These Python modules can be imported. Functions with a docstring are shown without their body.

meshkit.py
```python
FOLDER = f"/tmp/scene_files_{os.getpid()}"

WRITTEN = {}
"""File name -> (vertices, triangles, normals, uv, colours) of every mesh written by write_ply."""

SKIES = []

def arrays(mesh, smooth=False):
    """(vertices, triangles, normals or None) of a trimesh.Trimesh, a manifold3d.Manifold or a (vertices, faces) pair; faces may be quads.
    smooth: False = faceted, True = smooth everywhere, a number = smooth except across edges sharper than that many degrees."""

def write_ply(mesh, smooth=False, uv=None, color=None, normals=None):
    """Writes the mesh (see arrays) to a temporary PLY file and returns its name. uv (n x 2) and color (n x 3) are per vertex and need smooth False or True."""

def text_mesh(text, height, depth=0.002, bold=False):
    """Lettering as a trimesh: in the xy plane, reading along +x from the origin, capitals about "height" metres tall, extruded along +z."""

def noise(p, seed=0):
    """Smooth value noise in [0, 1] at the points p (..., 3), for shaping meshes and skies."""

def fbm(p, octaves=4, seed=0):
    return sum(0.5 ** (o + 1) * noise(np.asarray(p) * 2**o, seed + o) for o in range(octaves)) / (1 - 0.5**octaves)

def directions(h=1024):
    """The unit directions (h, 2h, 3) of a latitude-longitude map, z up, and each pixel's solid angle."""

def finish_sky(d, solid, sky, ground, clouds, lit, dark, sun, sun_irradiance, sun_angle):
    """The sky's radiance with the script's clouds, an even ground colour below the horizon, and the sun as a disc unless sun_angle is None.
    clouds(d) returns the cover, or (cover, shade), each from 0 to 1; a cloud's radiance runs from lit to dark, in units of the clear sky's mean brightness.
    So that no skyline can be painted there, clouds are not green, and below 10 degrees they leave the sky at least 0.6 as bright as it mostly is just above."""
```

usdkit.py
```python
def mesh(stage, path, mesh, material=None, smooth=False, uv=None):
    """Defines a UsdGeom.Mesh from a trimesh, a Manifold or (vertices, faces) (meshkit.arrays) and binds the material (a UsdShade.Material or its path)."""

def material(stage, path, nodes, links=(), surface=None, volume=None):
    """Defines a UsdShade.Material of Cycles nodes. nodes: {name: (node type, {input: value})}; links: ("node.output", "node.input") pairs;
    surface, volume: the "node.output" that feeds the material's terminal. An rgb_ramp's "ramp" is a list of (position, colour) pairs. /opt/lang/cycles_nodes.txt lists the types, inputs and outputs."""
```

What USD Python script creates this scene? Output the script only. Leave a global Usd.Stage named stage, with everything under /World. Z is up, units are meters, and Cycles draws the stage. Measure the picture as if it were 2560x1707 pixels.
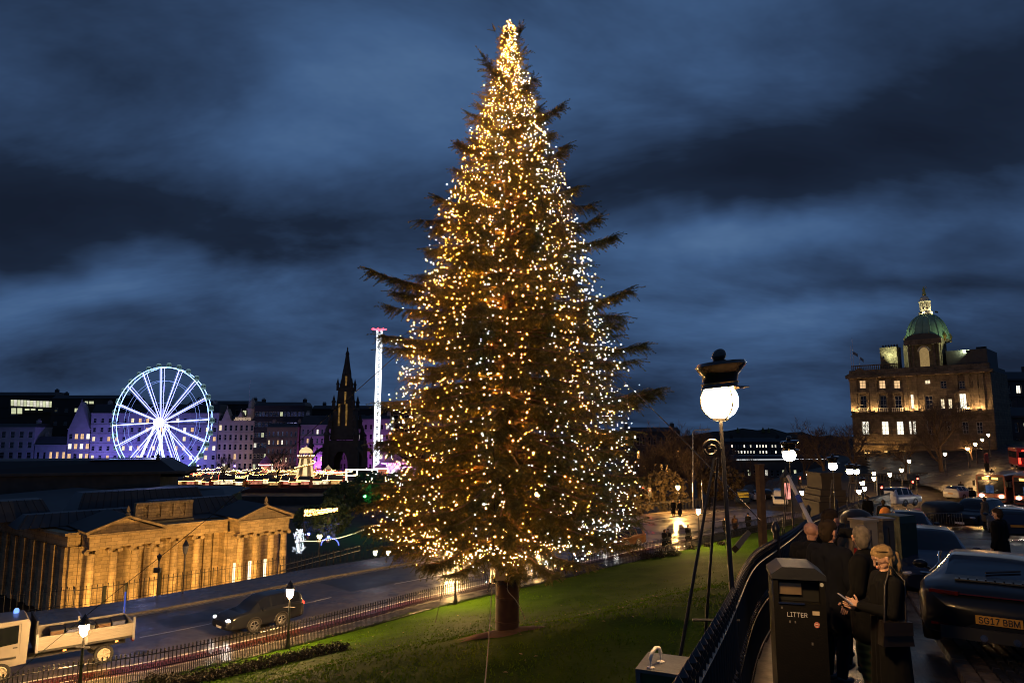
import math, random, numpy as np, trimesh, usdkit, meshkit
import manifold3d as m3
from pxr import Usd, UsdGeom, UsdLux, UsdShade, Gf, Sdf, Vt
from scipy.interpolate import LinearNDInterpolator, NearestNDInterpolator, RegularGridInterpolator
from scipy.ndimage import gaussian_filter
stage = Usd.Stage.CreateInMemory()
UsdGeom.SetStageUpAxis(stage, 'Z'); UsdGeom.SetStageMetersPerUnit(stage, 1.0)
UsdGeom.Xform.Define(stage, '/World'); UsdGeom.Scope.Define(stage, '/World/Looks')
PI = math.pi; rad = math.radians
# ------------------------------------------------------------------ camera, sky, dusk light, exposure
ZC, FPX, PITCH = 2.75, 1707.0, math.atan2(226.5, 1707.0)
cam = UsdGeom.Camera.Define(stage, '/World/camera')
cam.AddTranslateOp().Set(Gf.Vec3d(0, 0, ZC)); cam.AddRotateXOp().Set(90 + math.degrees(PITCH))
cam.CreateFocalLengthAttr(24.0); cam.CreateHorizontalApertureAttr(36.0); cam.CreateVerticalApertureAttr(24.0)
cam.CreateClippingRangeAttr(Gf.Vec2f(0.1, 6000)); cam.CreateExposureAttr(0.0)
EXPO_SKY = 0.1

def sky_material():
    """single scattering dusk sky under broken stratus: a streaky noise plus the long cloud banks that hang over the town"""
    N, L, cnt = {}, [], [0]
    def nd(kind, ins=None, **src):
        k = 'n%d' % cnt[0]; cnt[0] += 1
        N[k] = (kind, ins or {})
        for a, b in src.items(): L.append((b, k + '.' + a))
        return k
    def mth(op, a, b=None, c=None):
        ins, src = {'math_type': op}, {}
        for nm, v in (('value1', a), ('value2', b), ('value3', c)):
            if v is None: continue
            if isinstance(v, str): src[nm] = v
            else: ins[nm] = float(v)
        return nd('math', ins, **src) + '.value'
    tc = nd('texture_coordinate')
    sep = nd('separate_xyz', vector=tc + '.generated')
    x, y, z = sep + '.x', sep + '.y', sep + '.z'
    az = mth('arctan2', x, y); el = mth('arcsine', z)
    zz = mth('add', mth('maximum', z, 0.0), 0.34)
    vec = nd('combine_xyz', {}, x=mth('divide', x, zz), y=mth('divide', y, zz)) + '.vector'
    mp = nd('mapping', {'scale': (1.3, 2.2, 1), 'rotation': (0, 0, 0.35), 'location': (3.1, 0.7, 0)}, vector=vec) + '.vector'
    big = nd('noise_texture', {'scale': 1.0, 'detail': 8.0, 'roughness': 0.60, 'distortion': 0.35}, vector=mp) + '.fac'
    mp2 = nd('mapping', {'scale': (1.6, 3.2, 1), 'rotation': (0, 0, 0.1)}, vector=vec) + '.vector'
    fine = nd('noise_texture', {'scale': 1.7, 'detail': 5.0, 'roughness': 0.6, 'distortion': 0.3}, vector=mp2) + '.fac'
    warp = nd('noise_texture', {'scale': 3.2, 'detail': 4.0, 'roughness': 0.55}, vector=tc + '.generated')
    ws = nd('separate_color', {}, color=warp + '.color')
    azw = mth('multiply_add', mth('subtract', ws + '.r', 0.5), 0.30, az)
    elw = mth('multiply_add', mth('subtract', ws + '.g', 0.5), 0.14, el)
    tot = mth('multiply_add', mth('subtract', big, 0.5), 1.0, 0.47)
    tot = mth('multiply_add', mth('subtract', fine, 0.5), 0.24, tot)
    for (px, py, sx, sy, slope, amp) in SKYB:
        a0 = math.atan2((px - 1280) / FPX, math.cos(PITCH)); e0 = PITCH + math.atan((853 - py) / FPX / math.sqrt(1 + ((px - 1280) / FPX) ** 2))
        da = mth('subtract', azw, a0)
        de = mth('subtract', mth('subtract', elw, e0), mth('multiply', da, -slope))
        q = mth('add', mth('power', mth('absolute', mth('divide', da, sx / FPX)), 2.0), mth('power', mth('absolute', mth('divide', de, sy / FPX)), 2.0))
        g = mth('exponent', mth('multiply', q, -1.0))
        tot = mth('multiply_add', g, amp, tot)
    rmp = nd('rgb_ramp', {'ramp': [(0.0, (0.0078, 0.0130, 0.028)), (0.25, (0.0110, 0.0200, 0.043)), (0.5, (0.028, 0.057, 0.126)), (0.75, (0.052, 0.111, 0.240)), (1.0, (0.092, 0.178, 0.340))]}, fac=tot) + '.color'
    sk = nd('sky_texture', {'sky_type': 'single_scattering', 'sun_disc': False, 'sun_elevation': rad(-1.5), 'sun_rotation': rad(215), 'altitude': 100.0, 'air_density': 1.2, 'aerosol_density': 1.0, 'ozone_density': 3.0})
    # clouds cover almost all of the clear dusk sky; the dome's strength is 0.1, so cloud colours are written times ten
    ten = nd('mix', {'mix_type': 'multiply', 'fac': 1.0, 'color2': (10, 10, 10)}, color1=rmp) + '.color'
    fin = nd('mix', {'mix_type': 'mix', 'fac': 0.94}, color1=sk + '.color', color2=ten) + '.color'
    bg = nd('background_shader', {'strength': EXPO_SKY}, color=fin)
    return usdkit.material(stage, '/World/Looks/dusk_sky', N, L, surface=bg + '.background')
# long cloud banks: native pixel of the photograph's direction, half widths, slope, brightness
SKYB = [(1150, 230, 900, 300, 0.0, .30), (250, 250, 260, 200, 0, -.16), (330, 580, 620, 110, -.10, -.42), (850, 640, 420, 70, -.12, -.12), (260, 790, 600, 60, -.20, .38), (1000, 880, 220, 90, -.1, .16),
        (330, 930, 700, 60, 0.0, -.10), (2000, 930, 500, 60, 0, .10), (600, 900, 500, 45, -.05, .12), (2050, 430, 560, 110, -.12, -.42), (1780, 610, 360, 60, .02, .52), (2150, 640, 450, 45, -.05, .12), (1950, 800, 420, 60, .1, .30), (2250, 760, 450, 26, .06, -.18),
        (2500, 900, 200, 140, 0, -.25), (1750, 950, 350, 60, 0, -.1), (2450, 120, 420, 150, 0, -.12), (100, 60, 300, 150, 0, -.14)]
dome = UsdLux.DomeLight.Define(stage, '/World/sky')
dome.CreateIntensityAttr(1.0)
UsdShade.MaterialBindingAPI.Apply(dome.GetPrim()).Bind(sky_material())
dome.GetPrim().SetCustomDataByKey('kind', 'structure')
sun = UsdLux.DistantLight.Define(stage, '/World/sun')     # the last of the dusk light, low behind the clouds
sun.CreateIntensityAttr(0.006); sun.CreateAngleAttr(20.0); sun.CreateNormalizeAttr(True); sun.CreateColorAttr(Gf.Vec3f(0.75, 0.85, 1.0))
sun.AddRotateZOp().Set(-35.0); sun.AddRotateXOp().Set(-78.0)

# ------------------------------------------------------------------ helpers
def ray(px, py):
    a, b = (px - 1280) / FPX, (853.5 - py) / FPX
    return np.array([a, math.cos(PITCH) - b * math.sin(PITCH), math.sin(PITCH) + b * math.cos(PITCH)])
def W(px, py, d):                       # point seen at that place of the photograph, d metres ahead
    r = ray(px, py); return np.array([0, 0, ZC]) + r * (d / r[1])
def WZ(px, py, z):                      # the same, at height z
    r = ray(px, py); return np.array([0, 0, ZC]) + r * ((z - ZC) / r[2])
def proj(p):
    q = np.asarray(p, float) - [0, 0, ZC]
    dp = q[1] * math.cos(PITCH) + q[2] * math.sin(PITCH); up = -q[1] * math.sin(PITCH) + q[2] * math.cos(PITCH)
    return 1280 + FPX * q[0] / dp, 853.5 - FPX * up / dp
def xform(V, loc=(0, 0, 0), rz=0.0, s=1.0):
    c, sn = math.cos(rz), math.sin(rz); V = np.asarray(V, float) * s
    return np.stack([V[:, 0] * c - V[:, 1] * sn, V[:, 0] * sn + V[:, 1] * c, V[:, 2]], 1) + np.asarray(loc, float)
BOXF = np.array([[0, 2, 1], [0, 3, 2], [4, 5, 6], [4, 6, 7], [0, 1, 5], [0, 5, 4], [1, 2, 6], [1, 6, 5], [2, 3, 7], [2, 7, 6], [3, 0, 4], [3, 4, 7]])
ICO = {k: trimesh.creation.icosphere(k) for k in (0, 1, 2, 3)}
class MB:
    """collects shapes into one mesh"""
    def __init__(s): s.V, s.F, s.n = [], [], 0
    def add(s, V, F):
        V = np.asarray(V, float); F = np.asarray(F, int)
        if F.shape[1] == 4: F = np.vstack([F[:, [0, 1, 2]], F[:, [0, 2, 3]]])
        s.V.append(V); s.F.append(F + s.n); s.n += len(V); return s
    def box(s, c, d, rz=0, taper=1.0):
        h = np.asarray(d, float) / 2
        v = np.array([[-1, -1, -1], [1, -1, -1], [1, 1, -1], [-1, 1, -1], [-taper, -taper, 1], [taper, -taper, 1], [taper, taper, 1], [-taper, taper, 1]]) * h
        return s.add(xform(v, c, rz), BOXF)
    def bx(s, lo, hi):
        lo, hi = np.asarray(lo, float), np.asarray(hi, float); return s.box((lo + hi) / 2, hi - lo)
    def tube(s, P, R, n=6, cap=True):
        P = np.asarray(P, float); R = np.broadcast_to(np.asarray(R, float), (len(P),))
        t = np.gradient(P, axis=0); t /= np.linalg.norm(t, axis=1, keepdims=True) + 1e-12
        ref = np.array([0, 0, 1.0]) if abs(t[:, 2]).mean() < .9 else np.array([1.0, 0, 0])
        a = np.cross(t, ref); a /= np.linalg.norm(a, axis=1, keepdims=True) + 1e-12; b = np.cross(t, a)
        g = np.arange(n) * 2 * PI / n
        v = P[:, None] + R[:, None, None] * (np.cos(g)[None, :, None] * a[:, None] + np.sin(g)[None, :, None] * b[:, None])
        i, j = np.meshgrid(np.arange(len(P) - 1), np.arange(n), indexing='ij')
        q = np.stack([i * n + j, i * n + (j + 1) % n, (i + 1) * n + (j + 1) % n, (i + 1) * n + j], -1).reshape(-1, 4)
        s.add(v.reshape(-1, 3), q)
        if cap:
            k = s.n - len(P) * n
            for base, fl in ((0, 0), ((len(P) - 1) * n, 1)):
                f = [[k + base, k + base + m + 1 - fl, k + base + m + fl] for m in range(1, n - 1)] if n > 2 else []
                if f: s.F.append(np.array([[a_, b_, c_] for a_, b_, c_ in [(k + base, k + base + m, k + base + m + 1) for m in range(1, n - 1)]]))
        return s
    def cyl(s, p0, p1, r0, r1=None, n=10): return s.tube([p0, p1], [r0, r0 if r1 is None else r1], n)
    def sph(s, c, r, lv=2, sc=(1, 1, 1)):
        m = ICO[lv]; return s.add(m.vertices * np.asarray(sc) * r + np.asarray(c), m.faces)
    def lathe(s, prof, c=(0, 0, 0), n=20, a0=0, a1=2 * PI):
        full = abs(a1 - a0 - 2 * PI) < 1e-6; k = n if full else n + 1
        g = a0 + (a1 - a0) * np.arange(k) / n; p = np.asarray(prof, float)
        v = np.stack([p[:, 0, None] * np.cos(g), p[:, 0, None] * np.sin(g), np.broadcast_to(p[:, 1, None], (len(p), k))], -1)
        i, j = np.meshgrid(np.arange(len(p) - 1), np.arange(n), indexing='ij')
        q = np.stack([i * k + j, i * k + (j + 1) % k, (i + 1) * k + (j + 1) % k, (i + 1) * k + j], -1).reshape(-1, 4)
        return s.add(v.reshape(-1, 3) + np.asarray(c, float), q)
    def prism(s, poly, a, b, o=(0, 0, 0), U=(1, 0, 0), Vv=(0, 0, 1), Nn=(0, 1, 0)):
        """polygon in the plane (U, Vv), extruded along Nn from a to b"""
        from shapely.geometry import Polygon
        vv, ff = trimesh.creation.triangulate_polygon(Polygon(poly), engine='earcut')
        U, Vv, Nn, o = (np.asarray(q, float) for q in (U, Vv, Nn, o))
        A = o + vv[:, :1] * U + vv[:, 1:2] * Vv + a * Nn; B = A + (b - a) * Nn
        s.add(A, ff); s.add(B, ff[:, ::-1])
        P = np.asarray(poly, float); n = len(P)
        A = o + P[:, :1] * U + P[:, 1:2] * Vv + a * Nn; B = A + (b - a) * Nn
        return s.add(np.vstack([A, B]), [[i, (i + 1) % n, n + (i + 1) % n, n + i] for i in range(n)])
    def quad(s, a, b, c, d): return s.add([a, b, c, d], [[0, 1, 2, 3]])
    def mesh(s, tm, loc=(0, 0, 0), rz=0, sc=1.0): return s.add(xform(tm.vertices, loc, rz, sc), tm.faces)
    def move(s, loc=(0, 0, 0), rz=0, sc=1.0): s.V = [xform(v, loc, rz, sc) for v in s.V]; return s
    def get(s):
        V, F = np.vstack(s.V), np.vstack(s.F); u, inv = np.unique(F, return_inverse=True)
        return V[u], inv.reshape(F.shape)
_names, LOC = {}, {}
def numbered(parent, name):
    k = _names.setdefault((parent, name), 0); _names[(parent, name)] = k + 1
    return parent + '/' + (name if k == 0 else '%s_%03d' % (name, k))
def data(path, **kw):
    p = stage.GetPrimAtPath(path)
    for k, v in kw.items():
        if v: p.SetCustomDataByKey(k, v)
def thing(name, label, cat, loc=(0, 0, 0), rz=0.0, group=None):
    path = numbered('/World', name); x = UsdGeom.Xform.Define(stage, path)
    x.AddTranslateOp().Set(Gf.Vec3d(*map(float, loc))); x.AddRotateZOp().Set(math.degrees(rz)); x.AddScaleOp().Set(Gf.Vec3f(1, 1, 1))
    LOC[path] = (np.asarray(loc, float), rz); data(path, label=label, category=cat, group=group); return path
def part(parent, name, mb, mat, smooth=False, world=False, label=None, kind=None):
    V, F = mb.get() if isinstance(mb, MB) else (np.asarray(mb[0]), np.asarray(mb[1]))
    if world:
        top = '/'.join(parent.split('/')[:3]); loc, rz = LOC[top]; V = xform(V - loc, (0, 0, 0), -rz)
    path = numbered(parent, name); usdkit.mesh(stage, path, (V, F), mat, smooth=smooth); data(path, label=label, kind=kind); return path
def single(name, label, cat, mb, mat, group=None, smooth=False, kind=None):
    path = numbered('/World', name); V, F = mb.get() if isinstance(mb, MB) else mb
    usdkit.mesh(stage, path, (V, F), mat, smooth=smooth); data(path, label=label, category=cat, group=group, kind=kind); return path
def struct(name, mb, mat, smooth=False, kind='structure', label=None):
    path = numbered('/World', name); V, F = mb.get() if isinstance(mb, MB) else mb
    usdkit.mesh(stage, path, (V, F), mat, smooth=smooth); data(path, kind=kind, label=label); return path
def dup(src, loc, rz=0.0, label=None, group=None, s=1.0):
    name = src.rsplit('/', 1)[1]; import re
    name = re.sub(r'_\d{3}$', '', name); was = stage.GetPrimAtPath(src).GetCustomData()
    path = numbered('/World', name); x = UsdGeom.Xform.Define(stage, path); p = x.GetPrim()
    p.GetReferences().AddInternalReference(src); p.SetInstanceable(True)
    x.GetPrim().GetAttribute('xformOp:translate').Set(Gf.Vec3d(*map(float, loc))); x.GetPrim().GetAttribute('xformOp:rotateZ').Set(math.degrees(rz)); x.GetPrim().GetAttribute('xformOp:scale').Set(Gf.Vec3f(s, s, s))
    data(path, label=label or was.get('label'), category=was.get('category'), group=group or was.get('group')); return path
# ------------------------------------------------------------------ materials
MATS = {}
def pm(name, col, rough=.6, metal=0., var=.25, scale=2.0, bump=0., bscale=20., spec=.5, obj=False, coat=0., translucent=0., rvar=0.):
    if name in MATS: return MATS[name]
    col = np.asarray(col, float)
    n = {'t': ('texture_coordinate', {}), 'g': ('geometry', {}), 'no': ('noise_texture', {'scale': scale, 'detail': 4.0, 'roughness': .6}),
         'r': ('rgb_ramp', {'ramp': [(.25, tuple(col * (1 - var))), (.75, tuple(np.minimum(col * (1 + var), .95)))]}),
         'p': ('principled_bsdf', {'roughness': rough, 'metallic': metal, 'specular_ior_level': spec, 'coat_weight': coat})}
    src = 't.object' if obj else 'g.position'
    l = [(src, 'no.vector'), ('no.fac', 'r.fac'), ('r.color', 'p.base_color')]
    if bump:
        n['bn'] = ('noise_texture', {'scale': bscale, 'detail': 5.0, 'roughness': .6}); n['b'] = ('bump', {'strength': bump, 'distance': .02})
        l += [(src, 'bn.vector'), ('bn.fac', 'b.height'), ('b.normal', 'p.normal')]
    if rvar:
        n['rn'] = ('noise_texture', {'scale': scale * .6, 'detail': 5.0}); n['rm'] = ('map_range', {'from_min': .3, 'from_max': .7, 'to_min': max(rough - rvar, .03), 'to_max': rough + rvar, 'clamp': True})
        l += [(src, 'rn.vector'), ('rn.fac', 'rm.value'), ('rm.result', 'p.roughness')]
    out = 'p.BSDF'
    if translucent:
        n['tr'] = ('translucent_bsdf', {}) ; n['mx'] = ('mix_closure', {'fac': translucent}); l += [('r.color', 'tr.color'), ('p.BSDF', 'mx.closure1'), ('tr.BSDF', 'mx.closure2')]; out = 'mx.closure'
    MATS[name] = usdkit.material(stage, '/World/Looks/' + name, n, l, surface=out); return MATS[name]
def em(name, col, strength, var=0., scale=3.0):
    if name in MATS: return MATS[name]
    n = {'e': ('emission', {'color': tuple(col), 'strength': strength})}; l = []
    if var:
        c = np.asarray(col, float)
        n.update({'g': ('geometry', {}), 'no': ('noise_texture', {'scale': scale, 'detail': 3.0}), 'r': ('rgb_ramp', {'ramp': [(.3, tuple(c * (1 - var))), (.7, tuple(c))]})})
        l = [('g.position', 'no.vector'), ('no.fac', 'r.fac'), ('r.color', 'e.color')]
    MATS[name] = usdkit.material(stage, '/World/Looks/' + name, n, l, surface='e.emission'); return MATS[name]
def pane(name, tint=(.8, .85, .9), fac=.9):
    if name in MATS: return MATS[name]
    MATS[name] = usdkit.material(stage, '/World/Looks/' + name, {'t': ('transparent_bsdf', {'color': tint}), 'g': ('glossy_bsdf', {'roughness': .02, 'color': (.9, .9, .9)}), 'f': ('fresnel', {'IOR': 1.5}), 'm': ('mix_closure', {})},
        [('f.fac', 'm.fac'), ('t.BSDF', 'm.closure1'), ('g.BSDF', 'm.closure2')], surface='m.closure'); return MATS[name]
def rect_light(path, loc, target, w, h, col, inten):
    l = UsdLux.RectLight.Define(stage, path); l.CreateWidthAttr(w); l.CreateHeightAttr(h); l.CreateColorAttr(Gf.Vec3f(*col)); l.CreateIntensityAttr(inten)
    m = Gf.Matrix4d().SetLookAt(Gf.Vec3d(*map(float, loc)), Gf.Vec3d(*map(float, target)), Gf.Vec3d(0, 0, 1)).GetInverse()
    l.AddTransformOp().Set(m); return l
# ------------------------------------------------------------------ the lie of the land
def polyline(P, step):
    P = np.asarray(P, float); s = np.r_[0, np.cumsum(np.linalg.norm(np.diff(P, axis=0), axis=1))]
    from scipy.interpolate import PchipInterpolator
    f = PchipInterpolator(s, P); u = np.linspace(0, s[-1], max(2, int(round(s[-1] / step)) + 1)); return f(u)
def normals2(P):
    t = np.gradient(P[:, :2], axis=0); t /= np.linalg.norm(t, axis=1, keepdims=True); return np.stack([-t[:, 1], t[:, 0]], 1)
FH = 1.3
FEN = [W(px, py, d) - [0, 0, FH] for px, py, d in ((-420, 1790, 21.5), (0, 1697, 26.5), (420, 1621, 30.5), (904, 1513, 38), (1104, 1465, 42.5), (1312, 1421, 47), (1482, 1385, 51), (1694, 1334, 57), (1823, 1308, 63), (1985, 1280, 73), (2110, 1262, 84))]
FEN = [np.array([-30., 14.0, FEN[0][2] - .4])] + FEN
FEN = polyline(FEN, .5)
FEN[:, 2] = gaussian_filter(FEN[:, 2], 12, mode='nearest')
FNN = normals2(FEN)                       # points away from the lawn, across the road
RAIL = polyline([(-.3, 1.2, 0), (.55, 3.2, 0), (1.42, 5.2, 0), (2.98, 9, 0), (3.98, 11.1, 0), (8.3, 20, 0), (13.7, 30, 0), (22.6, 45, 0), (33.5, 62, 0)], .25)
RNN = normals2(RAIL)                      # points to the lawn
def grid_fn(pts, x0, x1, y0, y1, st, sig):
    pts = np.asarray(pts, float); gx, gy = np.arange(x0, x1 + st, st), np.arange(y0, y1 + st, st)
    X, Y = np.meshgrid(gx, gy, indexing='ij'); Z = LinearNDInterpolator(pts[:, :2], pts[:, 2])(X, Y)
    bad = np.isnan(Z); Z[bad] = NearestNDInterpolator(pts[:, :2], pts[:, 2])(X[bad], Y[bad])
    Z = gaussian_filter(Z, sig / st, mode='nearest')
    f = RegularGridInterpolator((gx, gy), Z, bounds_error=False, fill_value=None)
    return lambda x, y: f(np.stack(np.broadcast_arrays(np.clip(x, x0, x1), np.clip(y, y0, y1)), -1))
# street (upper road on the right): falls gently away, then climbs again past the bank
SP = []
for y, z in ((-12, .5), (0, .25), (5, .05), (7, 0), (9, -.2), (12, -.5), (16, -.9), (20, -1.15), (25, -1.6), (33, -2.2), (45, -3.0), (60, -3.95), (70, -4.4)):
    for x in (-10, 20, 60, 140): SP.append((x, y, z))
SP += [(30, 85, -5.6), (44, 85, -4.9), (56, 82, -4.4), (75, 82, -4.2), (140, 82, -3.2), (40, 100, -6.6), (60, 100, -4.4), (72, 107, -2.6), (90, 110, -2.2), (95, 140, .6), (110, 150, 1.2), (150, 150, 1.4), (40, 140, -6.5), (64, 130, -5.2), (170, 240, 6), (115, 240, 5.5), (40, 240, -6.5)]
HS = grid_fn(SP, -12, 180, -12, 240, 1.0, 2.0)
GP = []
for i in range(0, len(FEN), 6):
    p, n = FEN[i], FNN[i]
    for off, z in ((-1.0, p[2] + .12), (0, p[2]), (6, p[2] - .08), (12.4, p[2] - .06), (18, p[2] - .05)): GP.append((*(p[:2] + n * off), z))
    if p[0] < 3: GP.append((*(p[:2] + n * 26), -14.5)); GP.append((*(p[:2] + n * 36), -21.2))
for i in range(0, len(RAIL), 8):
    p, n = RAIL[i], RNN[i]; h = float(HS(p[0], p[1]))
    for off, z in ((-2.5, h - 1.6), (-.3, h - 1.3), (.35, h - .85), (1.5, h - 1.25)): GP.append((*(p[:2] + n * off), z))
GP += [tuple(W(1270, 1566, 20)), (-5, 20, -3.75), (-5, 27, -5.4), (2, 30, -5.2), (5, 38, -6.5), (12, 46, -6.6), (20, 54, -6.6), (-3, 12, -2.3), (-9, 14, -3.9), (-14, 20, -6.0), (-14, 27, -7.6), (-20, 10, -5.2), (-10, 0, -2.6), (-25, 0, -5.4), (4.5, 20, -2.0), (7.5, 28, -3.3)]
for x in range(12, 150, 12):
    for y in range(-12, 68, 12):
        if x > np.interp(y, RAIL[:, 1], RAIL[:, 0]) + 6: GP.append((x, y, float(HS(x, y)) - .9))
for x, y in ((44, 92), (56, 92), (70, 92), (90, 92), (120, 92), (160, 92), (64, 106), (80, 110), (100, 110), (130, 110), (170, 110), (70, 130), (100, 150), (140, 150), (170, 200)): GP.append((x, y, float(HS(x, y)) - .7))
GP += [(-46, 60, -21.2), (-70, 40, -21.2), (-120, 30, -21.2), (-120, 120, -21.2), (-60, 140, -21.2), (-20, 110, -21.2), (-5, 95, -19.5), (-20, 180, -20.5), (-160, 200, -20), (0, 180, -20), (10, 100, -12), (28, 112, -8), (40, 125, -7.4), (58, 150, -7), (30, 150, -12), (20, 200, -19), (60, 200, -14), (110, 200, -2), (-160, -10, -21), (-60, 0, -18), (-40, 0, -10)]
HG = grid_fn(GP, -160, 170, -12, 200, 1.0, 1.2)

def ribbon(P, Nn, o0, o1, zf, m=2, uvn=None):
    """strip along P between two offsets, following the height zf(x, y, i)"""
    k = m + 1; off = np.linspace(o0, o1, k)
    XY = P[:, None, :2] + Nn[:, None, :] * off[None, :, None]
    Z = np.array([[zf(XY[i, j, 0], XY[i, j, 1], i) for j in range(k)] for i in range(len(P))], float).reshape(len(P), k)
    V = np.concatenate([XY, Z[..., None]], -1).reshape(-1, 3)
    i, j = np.meshgrid(np.arange(len(P) - 1), np.arange(m), indexing='ij')
    q = np.stack([i * k + j, (i + 1) * k + j, (i + 1) * k + j + 1, i * k + j + 1], -1).reshape(-1, 4)
    return MB().add(V, q)
def slab(P, Nn, o0, o1, zt, depth):
    """a kerb: strip with sides; zt(i) gives its top"""
    mb = MB()
    for a, b, za, zb in ((o0, o1, 0, 0), (o0, o0, -depth, 0), (o1, o1, 0, -depth)):
        A = np.c_[P[:, :2] + Nn * a, [zt(i) + za for i in range(len(P))]]; B = np.c_[P[:, :2] + Nn * b, [zt(i) + zb for i in range(len(P))]]
        n = len(P); mb.add(np.vstack([A, B]), [[i, i + 1, n + i + 1, n + i] for i in range(n - 1)])
    return mb
# materials of the ground
def wet(name, col, lo, hi, var=.3, scale=1.2, bump=.25, bscale=60, spec=.5):
    if name in MATS: return MATS[name]
    c = np.asarray(col, float)
    n = {'g': ('geometry', {}), 'no': ('noise_texture', {'scale': scale, 'detail': 6.0, 'roughness': .62}), 'r': ('rgb_ramp', {'ramp': [(.3, tuple(c * (1 - var))), (.7, tuple(c * (1 + var)))]}),
         'pn': ('noise_texture', {'scale': .35, 'detail': 5.0, 'roughness': .6}), 'pm': ('map_range', {'from_min': .35, 'from_max': .65, 'to_min': lo, 'to_max': hi, 'clamp': True}),
         'bn': ('noise_texture', {'scale': bscale, 'detail': 3.0, 'roughness': .6}), 'b': ('bump', {'strength': bump, 'distance': .01}), 'p': ('principled_bsdf', {'specular_ior_level': spec})}
    l = [('g.position', 'no.vector'), ('no.fac', 'r.fac'), ('r.color', 'p.base_color'), ('g.position', 'pn.vector'), ('pn.fac', 'pm.value'), ('pm.result', 'p.roughness'), ('g.position', 'bn.vector'), ('bn.fac', 'b.height'), ('b.normal', 'p.normal')]
    MATS[name] = usdkit.material(stage, '/World/Looks/' + name, n, l, surface='p.BSDF'); return MATS[name]
def grass_mat():
    n = {'g': ('geometry', {}), 'a': ('noise_texture', {'scale': .5, 'detail': 5.0, 'roughness': .6}), 'b': ('noise_texture', {'scale': 14.0, 'detail': 4.0, 'roughness': .7}),
         'm': ('mix_float', {'fac': .45}), 'r': ('rgb_ramp', {'ramp': [(.28, (.008, .020, .001)), (.42, (.018, .047, .001)), (.55, (.028, .066, .002)), (.75, (.055, .092, .006))]}),
         'bu': ('bump', {'strength': .9, 'distance': .05}), 'p': ('principled_bsdf', {'roughness': .85, 'specular_ior_level': .04})}
    l = [('g.position', 'a.vector'), ('g.position', 'b.vector'), ('a.fac', 'm.a'), ('b.fac', 'm.b'), ('m.result', 'r.fac'), ('r.color', 'p.base_color'), ('b.fac', 'bu.height'), ('bu.normal', 'p.normal')]
    return usdkit.material(stage, '/World/Looks/lawn_grass', n, l, surface='p.BSDF')
GRASS = grass_mat(); EARTH = pm('dark_earth', (.03, .024, .018), .9, var=.4, scale=.4, bump=.4, bscale=4)
ASPH = wet('wet_asphalt', (.060, .050, .041), .2, .40, bump=.3, bscale=55, spec=.5); REDLANE = wet('wet_red_surfacing', (.06, .012, .008), .16, .4)
PAVE = wet('wet_paving', (.07, .062, .052), .12, .4, scale=2.5, bump=.3, bscale=30); PAINT = wet('worn_road_paint', (.5, .5, .48), .25, .5, var=.35, scale=9)
KERB = wet('kerb_stone', (.16, .145, .125), .15, .45, scale=6, bump=.3); STONEW = wet('wet_sett_stone', (.10, .075, .055), .12, .42, var=.35, scale=9, bump=.5, bscale=35)
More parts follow.
